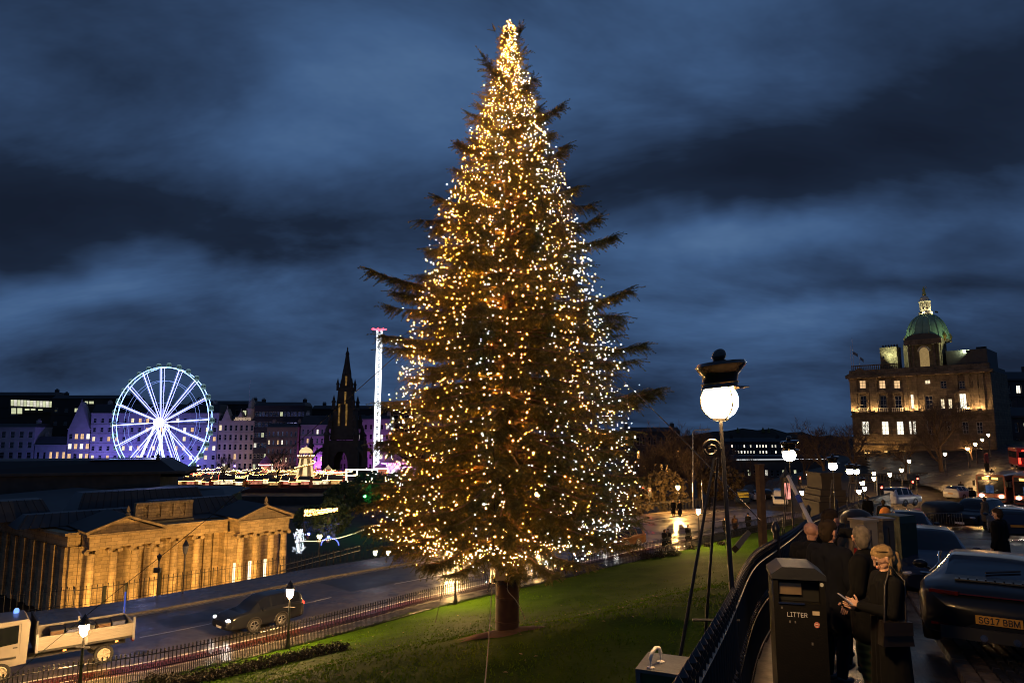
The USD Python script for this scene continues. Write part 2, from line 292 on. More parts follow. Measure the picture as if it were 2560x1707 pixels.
# far ground + near ground with the lawn cut out as its own sheet
def height_sheet(gx, gy, keep, dz):
    X, Y = np.meshgrid(gx, gy, indexing='ij'); Z = HG(X, Y) + dz; k = keep(X, Y)
    n = len(gy); i, j = np.meshgrid(np.arange(len(gx) - 1), np.arange(n - 1), indexing='ij')
    q = np.stack([i * n + j, (i + 1) * n + j, (i + 1) * n + j + 1, i * n + j + 1], -1).reshape(-1, 4)
    q = q[k[:-1, :-1].ravel()[...] & k[1:, 1:].ravel()]
    return np.stack([X, Y, Z], -1).reshape(-1, 3), q
V, q = height_sheet(np.arange(-160, 171, 2.0), np.arange(-12, 201, 2.0), lambda X, Y: np.ones_like(X, bool), -.25)
g = MB().add(V, q)
R = [(-3000, -200), (3000, -200), (3000, 4000), (-3000, 4000)]
far = [(-160, -12), (170, -12), (170, 200), (-160, 200)]
for a in range(4):
    b = (a + 1) % 4; g.quad((*R[a], -22.5), (*R[b], -22.5), (*far[b], -22.5 if a in (1,) else -21.5), (*far[a], -21.5))
g.quad((-3000, -200, -22.6), (3000, -200, -22.6), (3000, 4000, -22.6), (-3000, 4000, -22.6))
struct('ground', g, EARTH, smooth=True)
fx, fy = FEN[:, 0], FEN[:, 1]
def on_lawn(X, Y):
    from shapely.geometry import Polygon
    from shapely import contains_xy
    poly = Polygon([tuple(p) for p in FEN[::2, :2]] + [tuple(p) for p in (RAIL[::-4, :2] + RNN[::-4] * .05)] + [(-8, -3), (-30, -3)]).buffer(.45)
    return contains_xy(poly, X, Y)
V, q = height_sheet(np.arange(-34, 44, .4), np.arange(-3, 86, .4), on_lawn, 0.0)
V[:, 2] += (meshkit.fbm(V * [.7, .7, 0], 3) - .5) * .12
lawn = struct('lawn', MB().add(V, q), GRASS, smooth=True)
zroad = lambda x, y, i: FEN[min(i, len(FEN) - 1), 2] - .10
struct('roadside_pavement', ribbon(FEN, FNN, .12, 1.45, lambda x, y, i: zroad(x, y, i) + .12), PAVE)
kp = struct('near_kerb', slab(FEN, FNN, 1.45, 1.62, lambda i: zroad(0, 0, i) + .125, .3), KERB)
struct('main_road', ribbon(FEN, FNN, 1.4, 13.0, lambda x, y, i: zroad(x, y, i), 6), ASPH)
struct('red_bus_lane', ribbon(FEN[:150], FNN[:150], 1.66, 3.1, lambda x, y, i: zroad(x, y, i) + .005, 2), REDLANE)
struct('far_kerb', slab(FEN, FNN, 12.75, 12.95, lambda i: zroad(0, 0, i) + .13, .3), KERB)
struct('far_pavement', ribbon(FEN, FNN, 12.95, 16.3, lambda x, y, i: zroad(x, y, i) + .12), wet('wet_far_paving', (.10, .08, .06), .14, .38, scale=2.0, bump=.25))
m = MB(); 
for a, b in ((3.16, 3.3), ): 
    for r0 in (30,): m.add(*ribbon(FEN[r0:150], FNN[r0:150], a, b, lambda x, y, i: FEN[i + r0, 2] - .091, 1).get())
for a in (12.35, 12.6): m.add(*ribbon(FEN, FNN, a, a + .09, lambda x, y, i: zroad(x, y, i) + .006, 1).get())
for i0 in range(18, len(FEN) - 14, 16):
    m.add(*ribbon(FEN[i0:i0 + 9], FNN[i0:i0 + 9], 7.6, 7.74, lambda x, y, i: FEN[i + i0, 2] - .093, 1).get())
struct('road_markings', m, PAINT)
ipx = lambda px, off: int(np.argmin([abs(proj((FEN[k, 0] + FNN[k, 0] * off, FEN[k, 1] + FNN[k, 1] * off, FEN[k, 2]))[0] - px) for k in range(len(FEN))]))
i0, i1 = ipx(830, 10), ipx(1150, 10); struct('road_patch', ribbon(FEN[i0:i1], FNN[i0:i1], 7.9, 12.2, lambda x, y, i: FEN[i + i0, 2] - .0955, 4), wet('fresh_dark_asphalt', (.016, .016, .017), .3, .5, bump=.3))
i2, i3 = ipx(420, 9), ipx(600, 9); struct('road_patch', ribbon(FEN[i2:i3], FNN[i2:i3], 8.4, 10.6, lambda x, y, i: FEN[i + i2, 2] - .0955, 3), MATS['fresh_dark_asphalt'])
IRONW = pm('wet_cast_iron', (.03, .028, .026), .3, .6, bump=.4, bscale=30)
for px, off in ((560, 6.3), (905, 11.3), (980, 5.2), (1230, 6.0), (360, 5.0), (1500, 7.0)):
    k = ipx(px, off); c = np.r_[FEN[k, :2] + FNN[k] * off, FEN[k, 2] - .088]; single('manhole_cover', 'round iron manhole cover in the wet road, %s' % {560: 'before the dark estate car', 905: 'near the far kerb left of the spruce', 980: 'between the centre line and the red lane', 1230: 'behind the spruce trunk', 360: 'behind the flatbed truck', 1500: 'right of the spruce'}[px], 'manhole', MB().lathe([(0, c[2]), (.33, c[2]), (.36, c[2] - .004)], (c[0], c[1], 0), 18), IRONW)
# upper street: one sheet of setts and wet asphalt to the right of the railing
def street_sheet():
    gx, gy = np.arange(-1, 175, 1.0), np.arange(-8, 238, 1.0); X, Y = np.meshgrid(gx, gy, indexing='ij'); Z = HS(X, Y)
    lim = np.interp(Y, np.r_[RAIL[:, 1], 66, 75, 95, 130, 240], np.r_[RAIL[:, 0], 37, 48, 56, 66, 118]); k = X > lim + .9
    n = len(gy); i, j = np.meshgrid(np.arange(len(gx) - 1), np.arange(n - 1), indexing='ij')
    q = np.stack([i * n + j, (i + 1) * n + j, (i + 1) * n + j + 1, i * n + j + 1], -1).reshape(-1, 4)
    q = q[(k[:-1, :-1] & k[1:, 1:]).ravel()]
    return MB().add(np.stack([X, Y, Z - .12], -1).reshape(-1, 3), q)
def sett_mat():
    n = {'g': ('geometry', {}), 'mp': ('mapping', {'rotation': (0, 0, -rad(65)), 'scale': (1, 1, 1)}), 'br': ('brick_texture', {'scale': 1.0, 'brick_width': .22, 'row_height': .12, 'mortar_size': .012, 'mortar_smooth': .3, 'color1': (.035, .033, .034), 'color2': (.018, .018, .02), 'mortar': (.008, .008, .008)}),
         'no': ('noise_texture', {'scale': 25.0, 'detail': 3.0}), 'mf': ('mix_float', {'fac': .3}), 'iv': ('invert', {}), 'bw': ('rgb_to_bw', {}), 'b': ('bump', {'strength': .7, 'distance': .02}),
         'pn': ('noise_texture', {'scale': .4, 'detail': 4.0}), 'pm': ('map_range', {'from_min': .35, 'from_max': .65, 'to_min': .2, 'to_max': .5, 'clamp': True}), 'p': ('principled_bsdf', {'specular_ior_level': .4})}
    l = [('g.position', 'mp.vector'), ('mp.vector', 'br.vector'), ('br.color', 'p.base_color'), ('g.position', 'no.vector'), ('br.fac', 'mf.a'), ('no.fac', 'mf.b'), ('mf.result', 'b.height'), ('b.normal', 'p.normal'), ('g.position', 'pn.vector'), ('pn.fac', 'pm.value'), ('pm.result', 'p.roughness')]
    n['b'][1]['invert'] = True
    return usdkit.material(stage, '/World/Looks/wet_setts', n, l, surface='p.BSDF')
SETT = sett_mat()
struct('street', street_sheet(), SETT, smooth=True)
# pavement beside the railing with its coping and a double row of channel stones
NP = [i for i in range(len(RAIL)) if RAIL[i, 1] < 64]
RP, RN = RAIL[NP], -RNN[NP]
hs = lambda i: float(HS(RP[i, 0], RP[i, 1]))
def pave_tile_mat():
    n = {'g': ('geometry', {}), 'mp': ('mapping', {'rotation': (0, 0, -rad(66))}), 'br': ('brick_texture', {'scale': 1.0, 'brick_width': .10, 'row_height': .055, 'mortar_size': .006, 'mortar_smooth': .4, 'color1': (.045, .035, .027), 'color2': (.028, .022, .018), 'mortar': (.012, .01, .009)}),
         'no': ('noise_texture', {'scale': 40.0, 'detail': 3.0}), 'mf': ('mix_float', {'fac': .25}), 'b': ('bump', {'strength': .8, 'distance': .02, 'invert': True}),
         'pn': ('noise_texture', {'scale': .8, 'detail': 4.0}), 'pm': ('map_range', {'from_min': .35, 'from_max': .65, 'to_min': .16, 'to_max': .42, 'clamp': True}), 'p': ('principled_bsdf', {'specular_ior_level': .4})}
    l = [('g.position', 'mp.vector'), ('mp.vector', 'br.vector'), ('br.color', 'p.base_color'), ('g.position', 'no.vector'), ('br.fac', 'mf.a'), ('no.fac', 'mf.b'), ('mf.result', 'b.height'), ('b.normal', 'p.normal'), ('g.position', 'pn.vector'), ('pn.fac', 'pm.value'), ('pm.result', 'p.roughness')]
    return usdkit.material(stage, '/World/Looks/wet_small_pavers', n, l, surface='p.BSDF')
PW = 2.35
pav = numbered('/World', 'street_pavement'); UsdGeom.Xform.Define(stage, pav); LOC[pav] = (np.zeros(3), 0.); data(pav, kind='structure')
part(pav, 'paving', ribbon(RP, RN, .42, PW, lambda x, y, i: hs(i) + .0, 3), pave_tile_mat())
rng = random.Random(5)
def stone(mb, p, t, l, w, z, h, ch=.02):
    n = np.array([-t[1], t[0]]); a = math.atan2(t[1], t[0])
    mb.box((p[0], p[1], z - h / 2), (l, w, h), a, taper=1 - ch * 2 / min(l, w)); return mb
COP = [wet('coping_stone_%s' % k, np.array((.17, .14, .10)) * f, .14, .4, scale=7, bump=.4, bscale=25) for k, f in (('pale', 1.15), ('mid', 1.0), ('dark', .8))]
SET3 = [wet('sett_%s' % k, np.array((.095, .07, .05)) * f, .14, .42, scale=9, bump=.5, bscale=35) for k, f in (('pale', 1.2), ('mid', .95), ('dark', .65))]
L = np.r_[0, np.cumsum(np.linalg.norm(np.diff(RP[:, :2], axis=0), axis=1))]
at = lambda s, o: np.array([np.interp(s, L, RP[:, 0] + RN[:, 0] * o), np.interp(s, L, RP[:, 1] + RN[:, 1] * o)])
tang = lambda s, o: (lambda v: v / np.linalg.norm(v))(at(s + .15, o) - at(s - .15, o))
s = 2.0; stuff = MB()
while s < L[-1] - 1.2:
    l = rng.uniform(.85, 1.15); p = at(s + l / 2, .21); t = tang(s + l / 2, .21); mb = MB()
    stone(mb, p, t, l - .02, .42, float(HS(*p)) + .20, .42, .015)
    if s < 30: part(pav, 'coping_stone', mb, rng.choice(COP))
    else: stuff.add(*mb.get())
    s += l
part(pav, 'far_coping', stuff, COP[1], kind='stuff')
stuff = MB()
for row in (0, 1):
    s = 4.0
    while s < 40:
        l = rng.uniform(.2, .3); o = PW + .12 + row * .235; p = at(s + l / 2, o); t = tang(s + l / 2, o); mb = MB()
        stone(mb, p, t, l - .02, .215, float(HS(*p)) - (.02 if row == 0 else .075) + rng.uniform(-.008, .008), .2, .018)
        if s < 15.5: part(pav, 'channel_stone', mb, rng.choice(SET3))
        else: stuff.add(*mb.get())
        s += l
part(pav, 'far_channel_stones', stuff, SET3[1], kind='stuff')
road_setts = MB()
for row in range(0, 34):
    o = PW + .52 + row * .135; s = 5.2 + rng.random() * .1
    while s < 12.5:
        l = rng.uniform(.17, .24); p = at(s + l / 2, o); t = tang(s + l / 2, o)
        stone(road_setts, p, t, l - .016, .12, float(HS(*p)) - .075 + rng.uniform(-.008, .006), .12, .016); s += l
st = numbered('/World', 'road_setts'); usdkit.mesh(stage, st, road_setts.get(), wet('dark_road_sett', (.022, .021, .022), .2, .5, scale=6, bump=.5, bscale=35)); data(st, kind='stuff', label='wet dark stone setts paving the street')

rg = np.random.default_rng(21); n_ = 120000; X = rg.uniform(-18, 16, n_); Y = 4 + 46 * rg.random(n_) ** 1.4; ok = on_lawn(X, Y) & (rg.random(n_) < np.clip((48 - Y) / 34, 0, 1) * np.clip((16 - X) / 9, 0, 1)) & (np.hypot(X + .4, (Y - 20) * 1.2) > 1.0); X, Y = X[ok], Y[ok]; dn = meshkit.fbm(np.stack([X * .8, Y * .8, 0 * X], 1), 3) ; ok = dn > rg.uniform(.25, .62, len(X)); X, Y = X[ok], Y[ok]
Z = HG(X, Y) + (meshkit.fbm(np.stack([X * .7, Y * .7, 0 * X], 1), 3) - .5) * .12 - .01; a = rg.uniform(0, 6.28, len(X)); h_ = rg.uniform(.035, .085, len(X)); w_ = .011 + .0008 * Y; c = np.stack([X, Y, Z], 1); d = np.stack([np.cos(a), np.sin(a), 0 * a], 1) * w_[:, None]; tip = c + np.stack([rg.normal(0, .03, len(X)), rg.normal(0, .03, len(X)), h_], 1)
pth = numbered('/World', 'grass_blades'); usdkit.mesh(stage, pth, (np.stack([c - d, c + d, tip], 1).reshape(-1, 3), np.arange(len(X) * 3).reshape(-1, 3)), pm('grass_blade', (.070, .135, .007), .8, var=.5, scale=.6, spec=.04, translucent=.35)); data(pth, kind='stuff', label='uneven tufts of short green grass on the lawn')
# ------------------------------------------------------------------ the great spruce
TB = W(1268, 1566, 20.0)                                # foot of the trunk
DS = 2560 / 2352.0
NEEDLE = pm('spruce_needles', (.13, .12, .035), .6, var=.45, scale=1.3, spec=.3, translucent=.25)
BARK = pm('spruce_bark', (.16, .10, .055), .85, var=.4, scale=9, bump=.8, bscale=30)
prof = np.array([(55, 1), (95, 6), (140, 14), (200, 42), (250, 55), (300, 78), (400, 115), (500, 152), (600, 176), (700, 208), (800, 245), (900, 262), (1000, 272), (1100, 283), (1180, 285), (1240, 240), (1290, 150)], float)
zs = np.array([W(1275, y * DS, 20)[2] for y in prof[:, 0]]); rs = np.array([w * DS / FPX * np.linalg.norm(W(1275, y * DS, 20) - [0, 0, ZC]) for y, w in prof])
rs *= .955
RADZ = lambda z: np.interp(z, zs[::-1], rs[::-1])
ZTOP, ZBOT = zs[0], zs[-1]
TOPX = W(1274, 60, 20)[0]
axis = lambda z: np.stack([np.interp(z, [TB[2], ZTOP], [TB[0], TOPX]), np.full(np.shape(z), TB[1])], -1)
rt = np.random.default_rng(11)
tree = thing('christmas_tree', 'huge dark green spruce standing on the lawn covered in fairy lights', 'christmas tree', TB)
tm = MB(); hh = np.linspace(0, 1, 14); tm.tube(np.c_[axis(TB[2] + .2 + hh * (ZTOP - .3 - TB[2])), TB[2] + .2 + hh * (ZTOP - .3 - TB[2])], .31 * (1 - hh) ** .8 + .012, 12)
part(tree, 'trunk', tm, BARK, smooth=True, world=True)
def frond(rng_, n=13):
    V, F = [], []
    def blade(b, d, l, w):
        d = d / np.linalg.norm(d); s_ = np.cross(d, rng_.normal(size=3)); s_ /= np.linalg.norm(s_); k = len(V)
        V.extend([b + s_ * w, b - s_ * w, b + d * l * .55 + s_ * w * .8, b + d * l]); F.extend([[k, k + 1, k + 2], [k + 1, k + 3, k + 2]])
    for i in range(n):
        t = .06 + .9 * i / (n - 1); c = np.array([t, 0, -.16 * t * t])
        for sg in (-1, 1):
            l = (.36 * (1 - .72 * t)) * rng_.uniform(.7, 1.25)
            blade(c, np.array([.75, sg * rng_.uniform(.6, 1.1), rng_.uniform(-.45, .15)]), l, .020)
        if i % 2: blade(c, np.array([.8, rng_.uniform(-.4, .4), rng_.uniform(.3, .8)]), .15 * (1.2 - t), .018)
        if i % 3 == 0: blade(c, np.array([.4, rng_.uniform(-.3, .3), -1]), .25 * (1.2 - t), .018)
    blade(np.array([.9, 0, -.13]), np.array([1, 0, .1]), .16, .02)
    return np.array(V), np.array(F)
FR = [frond(np.random.default_rng(40 + k)) for k in range(4)]
wood, fol = MB(), []
def place_fronds(P0, D, Lg):
    """fronds at P0 pointing along D with length Lg"""
    D = D / np.linalg.norm(D, axis=1, keepdims=True); up = np.array([0, 0, 1.0]); S = np.cross(up, D); S /= np.linalg.norm(S, axis=1, keepdims=True) + 1e-9; U = np.cross(D, S)
    ang = rt.normal(0, .35, len(D)); c, s_ = np.cos(ang)[:, None], np.sin(ang)[:, None]; S, U = S * c + U * s_, U * c - S * s_
    kind = rt.integers(0, 4, len(D))
    for k in range(4):
        i = np.where(kind == k)[0]; v, f = FR[k]
        if not len(i): continue
        X = P0[i, None] + Lg[i, None, None] * (v[None, :, 0, None] * D[i, None] + v[None, :, 1, None] * S[i, None] + v[None, :, 2, None] * U[i, None])
        fol.append((X.reshape(-1, 3), (f[None] + (np.arange(len(i)) * len(v))[:, None, None]).reshape(-1, 3)))
def branch(z, az, Lb, rise, droop, upt, dens=1.0, r0=None, fl=1.0):
    a = axis(z); d = np.array([math.sin(az), math.cos(az)]); t = np.linspace(0, 1, 9)
    zz = z + Lb * (rise * t - droop * t ** 2 + upt * t ** 4); wob = rt.normal(0, .03, 2) * Lb
    P = np.c_[a[0] + d[0] * Lb * t + wob[0] * t ** 2, a[1] + d[1] * Lb * t + wob[1] * t ** 2, zz]
    wood.tube(P, (r0 or (.012 + .013 * Lb)) * (1 - .85 * t), 4, cap=False)
    n = max(4, int(Lb / .095 * dens)); tt = np.sort(rt.uniform(.16 if Lb > 1.2 else .05, 1, n) ** .8); tt[-1] = .97
    B = np.stack([np.interp(tt, t, P[:, k]) for k in range(3)], 1); T = np.stack([np.interp(tt, t, np.gradient(P[:, k], t)) for k in range(3)], 1); T /= np.linalg.norm(T, axis=1, keepdims=True)
    side = np.stack([-T[:, 1], T[:, 0], 0 * tt], 1)
    for sg in (-1, 1):
        lg = np.clip((.18 + .42 * (1 - tt) * min(1, Lb / 2.5)) * rt.uniform(.75, 1.3, n) + .10, .12, .75) * fl
        D = T * rt.uniform(.55, .95, (n, 1)) + sg * side * rt.uniform(.5, 1.0, (n, 1)); D[:, 2] += rt.uniform(-.55, .12, n) - .25 * (Lb > 2) + .35 * (Lb < .9)
        place_fronds(B, D, lg)
    place_fronds(B, T * .8 + np.array([0, 0, 1]) * rt.uniform(-1.0, .35, (len(B), 1)), rt.uniform(.22, .48, len(B)))
    place_fronds(P[-1:] - T[-1:] * .1, T[-1:], np.array([min(.5, .2 + .1 * Lb)]))
z = ZTOP - .45; az0 = 0.
while z > ZBOT + .25:
    R_ = float(RADZ(z)); f = (ZTOP - z) / (ZTOP - ZBOT)
    nb = 6 + int(6 * min(1, f * 2.2)); az0 += 1.1
    for k in range(nb):
        az = az0 + k * 2 * PI / nb + rt.normal(0, .12)
        Lb = R_ * rt.uniform(.80, 1.16)
        if rt.random() < .05: Lb *= 1.22
        rise = np.interp(f, [0, .12, .4, 1], [1.1, .55, .22, .12]); dr = np.interp(f, [0, .12, .4, 1], [.0, .2, .50, .42]); up = np.interp(f, [0, .2, 1], [.1, .18, .22])
        branch(z + rt.normal(0, .1), az, Lb, rise, dr, up, dens=1.0)
    z -= np.interp(f, [0, .1, .5, 1], [.30, .34, .40, .44])
# the leader and the stray boughs that break the outline
branch(ZTOP - 1.1, 2.2, .42, 1.5, 0, .2, 1.0); branch(ZTOP - .75, -1.2, .5, .5, .1, .9, .8); branch(ZTOP - 1.4, 1.5, .45, 1.2, 0, 0, .8)
for px, py, dz, up in ((880, 622, -.9, .5), (886, 668, -.5, .4), (895, 705, -.2, .3), (880, 768, -.3, .45), (888, 800, .1, .3), (862, 1015, -.1, .0), (832, 1165, .5, -.1), (838, 1215, .35, -.05), (1415, 540, -.7, .5), (1372, 505, -.6, .6), (1452, 664, -.8, .5), (1425, 745, -.2, .5),
                       (1463, 790, -.5, .4), (1450, 830, -.1, .3), (1520, 893, -.7, .35), (1525, 900, -.5, .3), (1288, 245, -.45, .8), (1290, 345, -.3, .6), (1112, 135, -.5, .9), (1228, 178, -.35, .8), (1055, 330, -.3, .6), (1325, 430, -.3, .6), (985, 575, -.3, .4), (1010, 455, -.3, .5), (1440, 1010, 0, .1), (1470, 1100, .2, .0), (865, 1120, .3, -.1)):
    tip = W(px * DS, py * DS, 20 + rt.uniform(-1.0, .6)); zb = min(max(tip[2] + dz, ZBOT + .3), ZTOP - .3); a = axis(zb); v = tip[:2] - a; Lb = float(np.linalg.norm(v)); az = math.atan2(v[0], v[1])
    rise = (tip[2] - zb) / Lb
    branch(zb, az, Lb, rise - up * .25 + .12, .12, up * .25, 1.9, fl=1.05)
for pts in (((1268, 1210, 19.6), (1330, 1130, 18.9), (1395, 1050, 18.4), (1450, 950, 18.2)), ((1268, 1240, 19.6), (1230, 1180, 18.9), (1195, 1130, 18.6), (1175, 1090, 18.5)), ((1272, 1330, 19.6), (1330, 1290, 18.8), (1400, 1262, 18.2)), ((1270, 1060, 19.7), (1262, 960, 19.0), (1240, 880, 18.7))):
    P = polyline([W(*q) for q in pts], .25); wood.tube(P + rt.normal(0, .015, P.shape), np.linspace(.045, .015, len(P)), 5, cap=False)
part(tree, 'branches', wood, BARK, smooth=True, world=True, kind='stuff')
FV = np.vstack([v for v, _ in fol]); o = np.cumsum([0] + [len(v) for v, _ in fol]); FF = np.vstack([f + a for (_, f), a in zip(fol, o)])
part(tree, 'foliage', (FV, FF), NEEDLE, world=True, kind='stuff')
BOUGHS = []
# steel sleeve and the gear on it
RUST = pm('rusty_steel', (.07, .034, .02), .6, .1, var=.45, scale=4, bump=.3, bscale=20, spec=.4); CREAM = pm('cream_plastic', (.45, .38, .27), .4, var=.1); BLACKR = pm('black_rubber', (.012, .012, .012), .5)
slv = thing('trunk_sleeve', 'rusty steel tube holding the foot of the big spruce', 'post', TB)
zt = W(1268, 1452, 20)[2]
m = MB().lathe([(.33, TB[2] - .6), (.33, zt), (.36, zt + .003), (.36, zt + .06), (.30, zt + .06), (.30, zt - .1)], (TB[0], TB[1], 0), 22); part(slv, 'tube', m, RUST, smooth=40, world=True)
for zz in (.45, 1.1): part(slv, 'band', MB().lathe([(.332, zt - zz), (.345, zt - zz + .01), (.345, zt - zz + .05), (.332, zt - zz + .06)], (TB[0], TB[1], 0), 22), RUST, smooth=40, world=True)
part(slv, 'cap_disc', MB().lathe([(.0, 0), (.07, 0), (.08, .02), (.05, .035), (0, .035)]).move((0, 0, 0)), CREAM) if False else None
box = thing('junction_box', 'cream plastic junction box strapped to the trunk above the steel tube', 'electrical box', (TB[0] - .12, TB[1] - .42, zt + .12))
m3b = MB(); m3b.box((0, 0, .17), (.40, .16, .34)); m3b.box((0, -.085, .17), (.36, .012, .30)); part(box, 'case', m3b, CREAM); part(box, 'lid', MB().box((0, -.03, .36), (.44, .25, .03)), CREAM)
for k in (-.14, 0, .14): part(box, 'cable_gland', MB().cyl((k, 0, 0), (k, 0, -.05), .022, n=8), BLACKR)
box2 = thing('connector_bundle', 'tangled bundle of plugs and cable loops round the trunk', 'cables', (TB[0], TB[1], zt + .05))
m = MB()
for k in range(15):
    a = rt.uniform(-PI, 0); r = .36 + rt.uniform(0, .07); P = [np.array([math.cos(a + u * 1.3) * r, math.sin(a + u * 1.3) * r, rt.uniform(-.08, .1) + .1 * math.sin(u * 3 + k)]) for u in np.linspace(0, 1, 7)]; m.tube(P, .012, 5)
part(box2, 'cables', m, BLACKR, smooth=True)
for a in (-2.6, -1.1, -.5, -.25): part(box2, 'plug', MB().box((math.cos(a) * .42, math.sin(a) * .42, .02), (.09, .07, .12), a), CREAM if a > -.6 else BLACKR)
cab = thing('white_cable', 'pale cable looping from the trunk down to the lawn', 'cable', TB)
P = [W(1300, 1400, 19.7), W(1292, 1425, 19.5), W(1270, 1448, 19.45), W(1268, 1470, 19.45), W(1290, 1500, 19.5), W(1303, 1525, 19.6), W(1312, 1547, 19.8)]
part(cab, 'wire', MB().tube(polyline(P, .1), .014, 6), CREAM, smooth=True, world=True)
patch = MB(); 
struct('bare_earth', (lambda s: MB().add(*s))((lambda a, r: (np.vstack([[(TB[0] - .25, TB[1], float(HG(TB[0] - .25, TB[1])) + .1)]] + [[(TB[0] - .25 + r_ * k * 1.15 * math.cos(t), TB[1] + r_ * k * .8 * math.sin(t), float(HG(TB[0] - .25 + r_ * k * 1.15 * math.cos(t), TB[1] + r_ * k * .8 * math.sin(t))) + .085 - .07 * (k == 1)) for t, r_ in zip(a, r)] for k in (.5, 1.0)]),
       np.array([[0, 1 + i, 1 + (i + 1) % 24] for i in range(24)] + [x for i in range(24) for x in ([1 + i, 25 + i, 25 + (i + 1) % 24], [1 + i, 25 + (i + 1) % 24, 1 + (i + 1) % 24])])))(np.arange(24) * 2 * PI / 24, .75 + rt.random(24) * .5)), pm('bare_soil', (.07, .04, .022), .95, var=.4, scale=3, bump=.6, bscale=15), smooth=True)
# guy wires
WIRE = pm('steel_wire', (.05, .045, .04), .4, .7)
for lab, P in (('guy wire running from the spruce down to the left past the columns', [W(985, 893, 20), W(520, 1295, 22.0), W(250, 1510, 23.5), W(-140, 1830, 26)]), ('guy wire running from the spruce to the right towards the lamp with the cap', [W(1480, 880, 20), W(1592, 984, 17), W(1900, 1300, 11.4)]),
               ('front guy wire dropping straight down the lawn before the trunk', [W(1240, 1000, 19.2), W(1232, 1420, 17.6), W(1207, 1760, 12.6)]), ('slack guy wire left of the trunk slanting to the lawn', [W(1130, 1330, 19), W(1112, 1450, 21), W(1088, 1556, 21.5)])):
    single('guy_wire', lab, 'wire', MB().tube(polyline(P, .8), .011, 5), WIRE, 'guy wires of the tree', smooth=True)
# ------------------------------------------------------------------ fairy lights: strings hung from the top over the boughs
WARM = em('warm_fairy_bulb', (1.0, .34, .022), 140.0); GOLD = em('golden_fairy_bulb', (1.0, .42, .09), 70.0); COOL = em('cool_fairy_bulb', (.66, .84, 1.0), 16.0); DEEP = em('inner_amber_bulb', (1.0, .36, .02), 12000.0); CORD = pm('dark_green_flex', (.01, .014, .01), .5)
BV, BF = ICO[0].vertices, ICO[0].faces
def bulbs(P, r):
    P = np.asarray(P); r = np.broadcast_to(r, (len(P),))
    return (P[:, None] + BV[None] * r[:, None, None]).reshape(-1, 3), (BF[None] + (np.arange(len(P)) * len(BV))[:, None, None]).reshape(-1, 3)
def light_string(P, mat, label, group, r=.021, loc=None):
    s_ = thing('fairy_light_string', label, 'string lights', loc if loc is not None else P[0], group=group)
    part(s_, 'flex', MB().tube(P, .005, 3, cap=False), CORD, world=True); part(s_, 'bulbs', bulbs(P + rt.normal(0, .075, P.shape), r * np.clip(rt.lognormal(-.12, .38, len(P)), .4, 1.7)), mat, world=True, kind='stuff')
NS = 138
for k in range(NS):
    az = k * 2 * PI / NS + rt.normal(0, .04); front = math.cos(az) < .35
    if not front and k % 2: continue
    z0 = ZTOP - .15 - abs(rt.normal(0, .3)) - (rt.uniform(1, 7) if k % 2 and k % 6 != 1 else 0); z1 = ZBOT + rt.uniform(-.1, .9); inner = k % 6 == 1 and math.sin(az) < .45; deep = rt.uniform(.10, .42) if inner else rt.uniform(.5, .85) if k % 4 == 2 else rt.uniform(.88, 1.0)
    n = int((z0 - z1) / (.62 if inner else .215)); zz = np.linspace(z0, z1, n) + rt.normal(0, .08, n)
    wob = np.cumsum(rt.normal(0, .030, n)); wob -= np.linspace(0, wob[-1] * .6, n); a = az + wob + .05 * np.sin(zz * 1.3 + k)
    if k % 6 == 3: a += .10 * np.sin(zz * .8)
    R_ = RADZ(zz) * (deep + .07 * np.sin(zz * 2.1 + k * 2) + rt.normal(0, .06, n)) + .02
    c = axis(zz); P = np.c_[c[:, 0] + np.sin(a) * R_, c[:, 1] - np.cos(az * 0) * np.cos(a) * R_, zz]
    right = math.sin(az) 
    cool = not inner and rt.random() < np.interp(right, [-1, -.2, .3, 1], [.10, .22, .48, .78])
    mat = DEEP if inner else COOL if cool else (WARM if rt.random() < np.interp(right, [-.6, .6], [.8, .3]) else GOLD)
    light_string(P, mat, 'string of cool white fairy lights hanging from the top of the spruce' if cool else 'string of warm golden fairy lights hanging from the top of the spruce', 'cool white light strings on the spruce' if cool else 'warm golden light strings on the spruce', r=.0125 if cool else (.0085 if mat is DEEP else .0105 if mat is WARM else .0125))
# ringed swags low on the skirt, the trunk string and the leader string
for k in range(7):
    a0 = rt.uniform(-1.35, 1.0) if k < 6 else rt.uniform(.9, 1.6); n = 30; a = a0 + np.linspace(-.5, .5, n); zz = ZBOT + .12 + abs(rt.normal(0, .35)) + .22 * np.cos(np.linspace(-PI, PI, n)) * rt.uniform(.2, 1) + .10 * np.abs(a) * 2; R_ = np.interp(zz, [ZBOT, ZBOT + .8], [1.5, 3.4]) * rt.uniform(.6, 1.1) * (1 + rt.normal(0, .06, n))
    c = axis(zz); P = np.c_[c[:, 0] + np.sin(a) * R_, c[:, 1] - np.cos(a) * R_, zz + rt.normal(0, .05, n)]
    cool = k >= 6
    light_string(P, COOL if cool else GOLD, 'cool white string swagged along the lowest right boughs of the spruce' if cool else 'golden string swagged along the lowest boughs of the spruce', 'light swags under the spruce right' if cool else 'light swags under the spruce', r=.0135)
zz = np.linspace(TB[2] + 2.0, TB[2] + 7.0, 24); light_string(np.c_[axis(zz) + [.06, -.36], zz], GOLD, 'straight string of amber bulbs climbing the trunk', None, r=.022)
zz = np.linspace(ZTOP - 1.6, ZTOP + .12, 46); light_string(np.c_[axis(zz) + rt.normal(0, .035, (46, 2)), zz], GOLD, 'short dense string wound round the very tip of the spruce', None, r=.014)

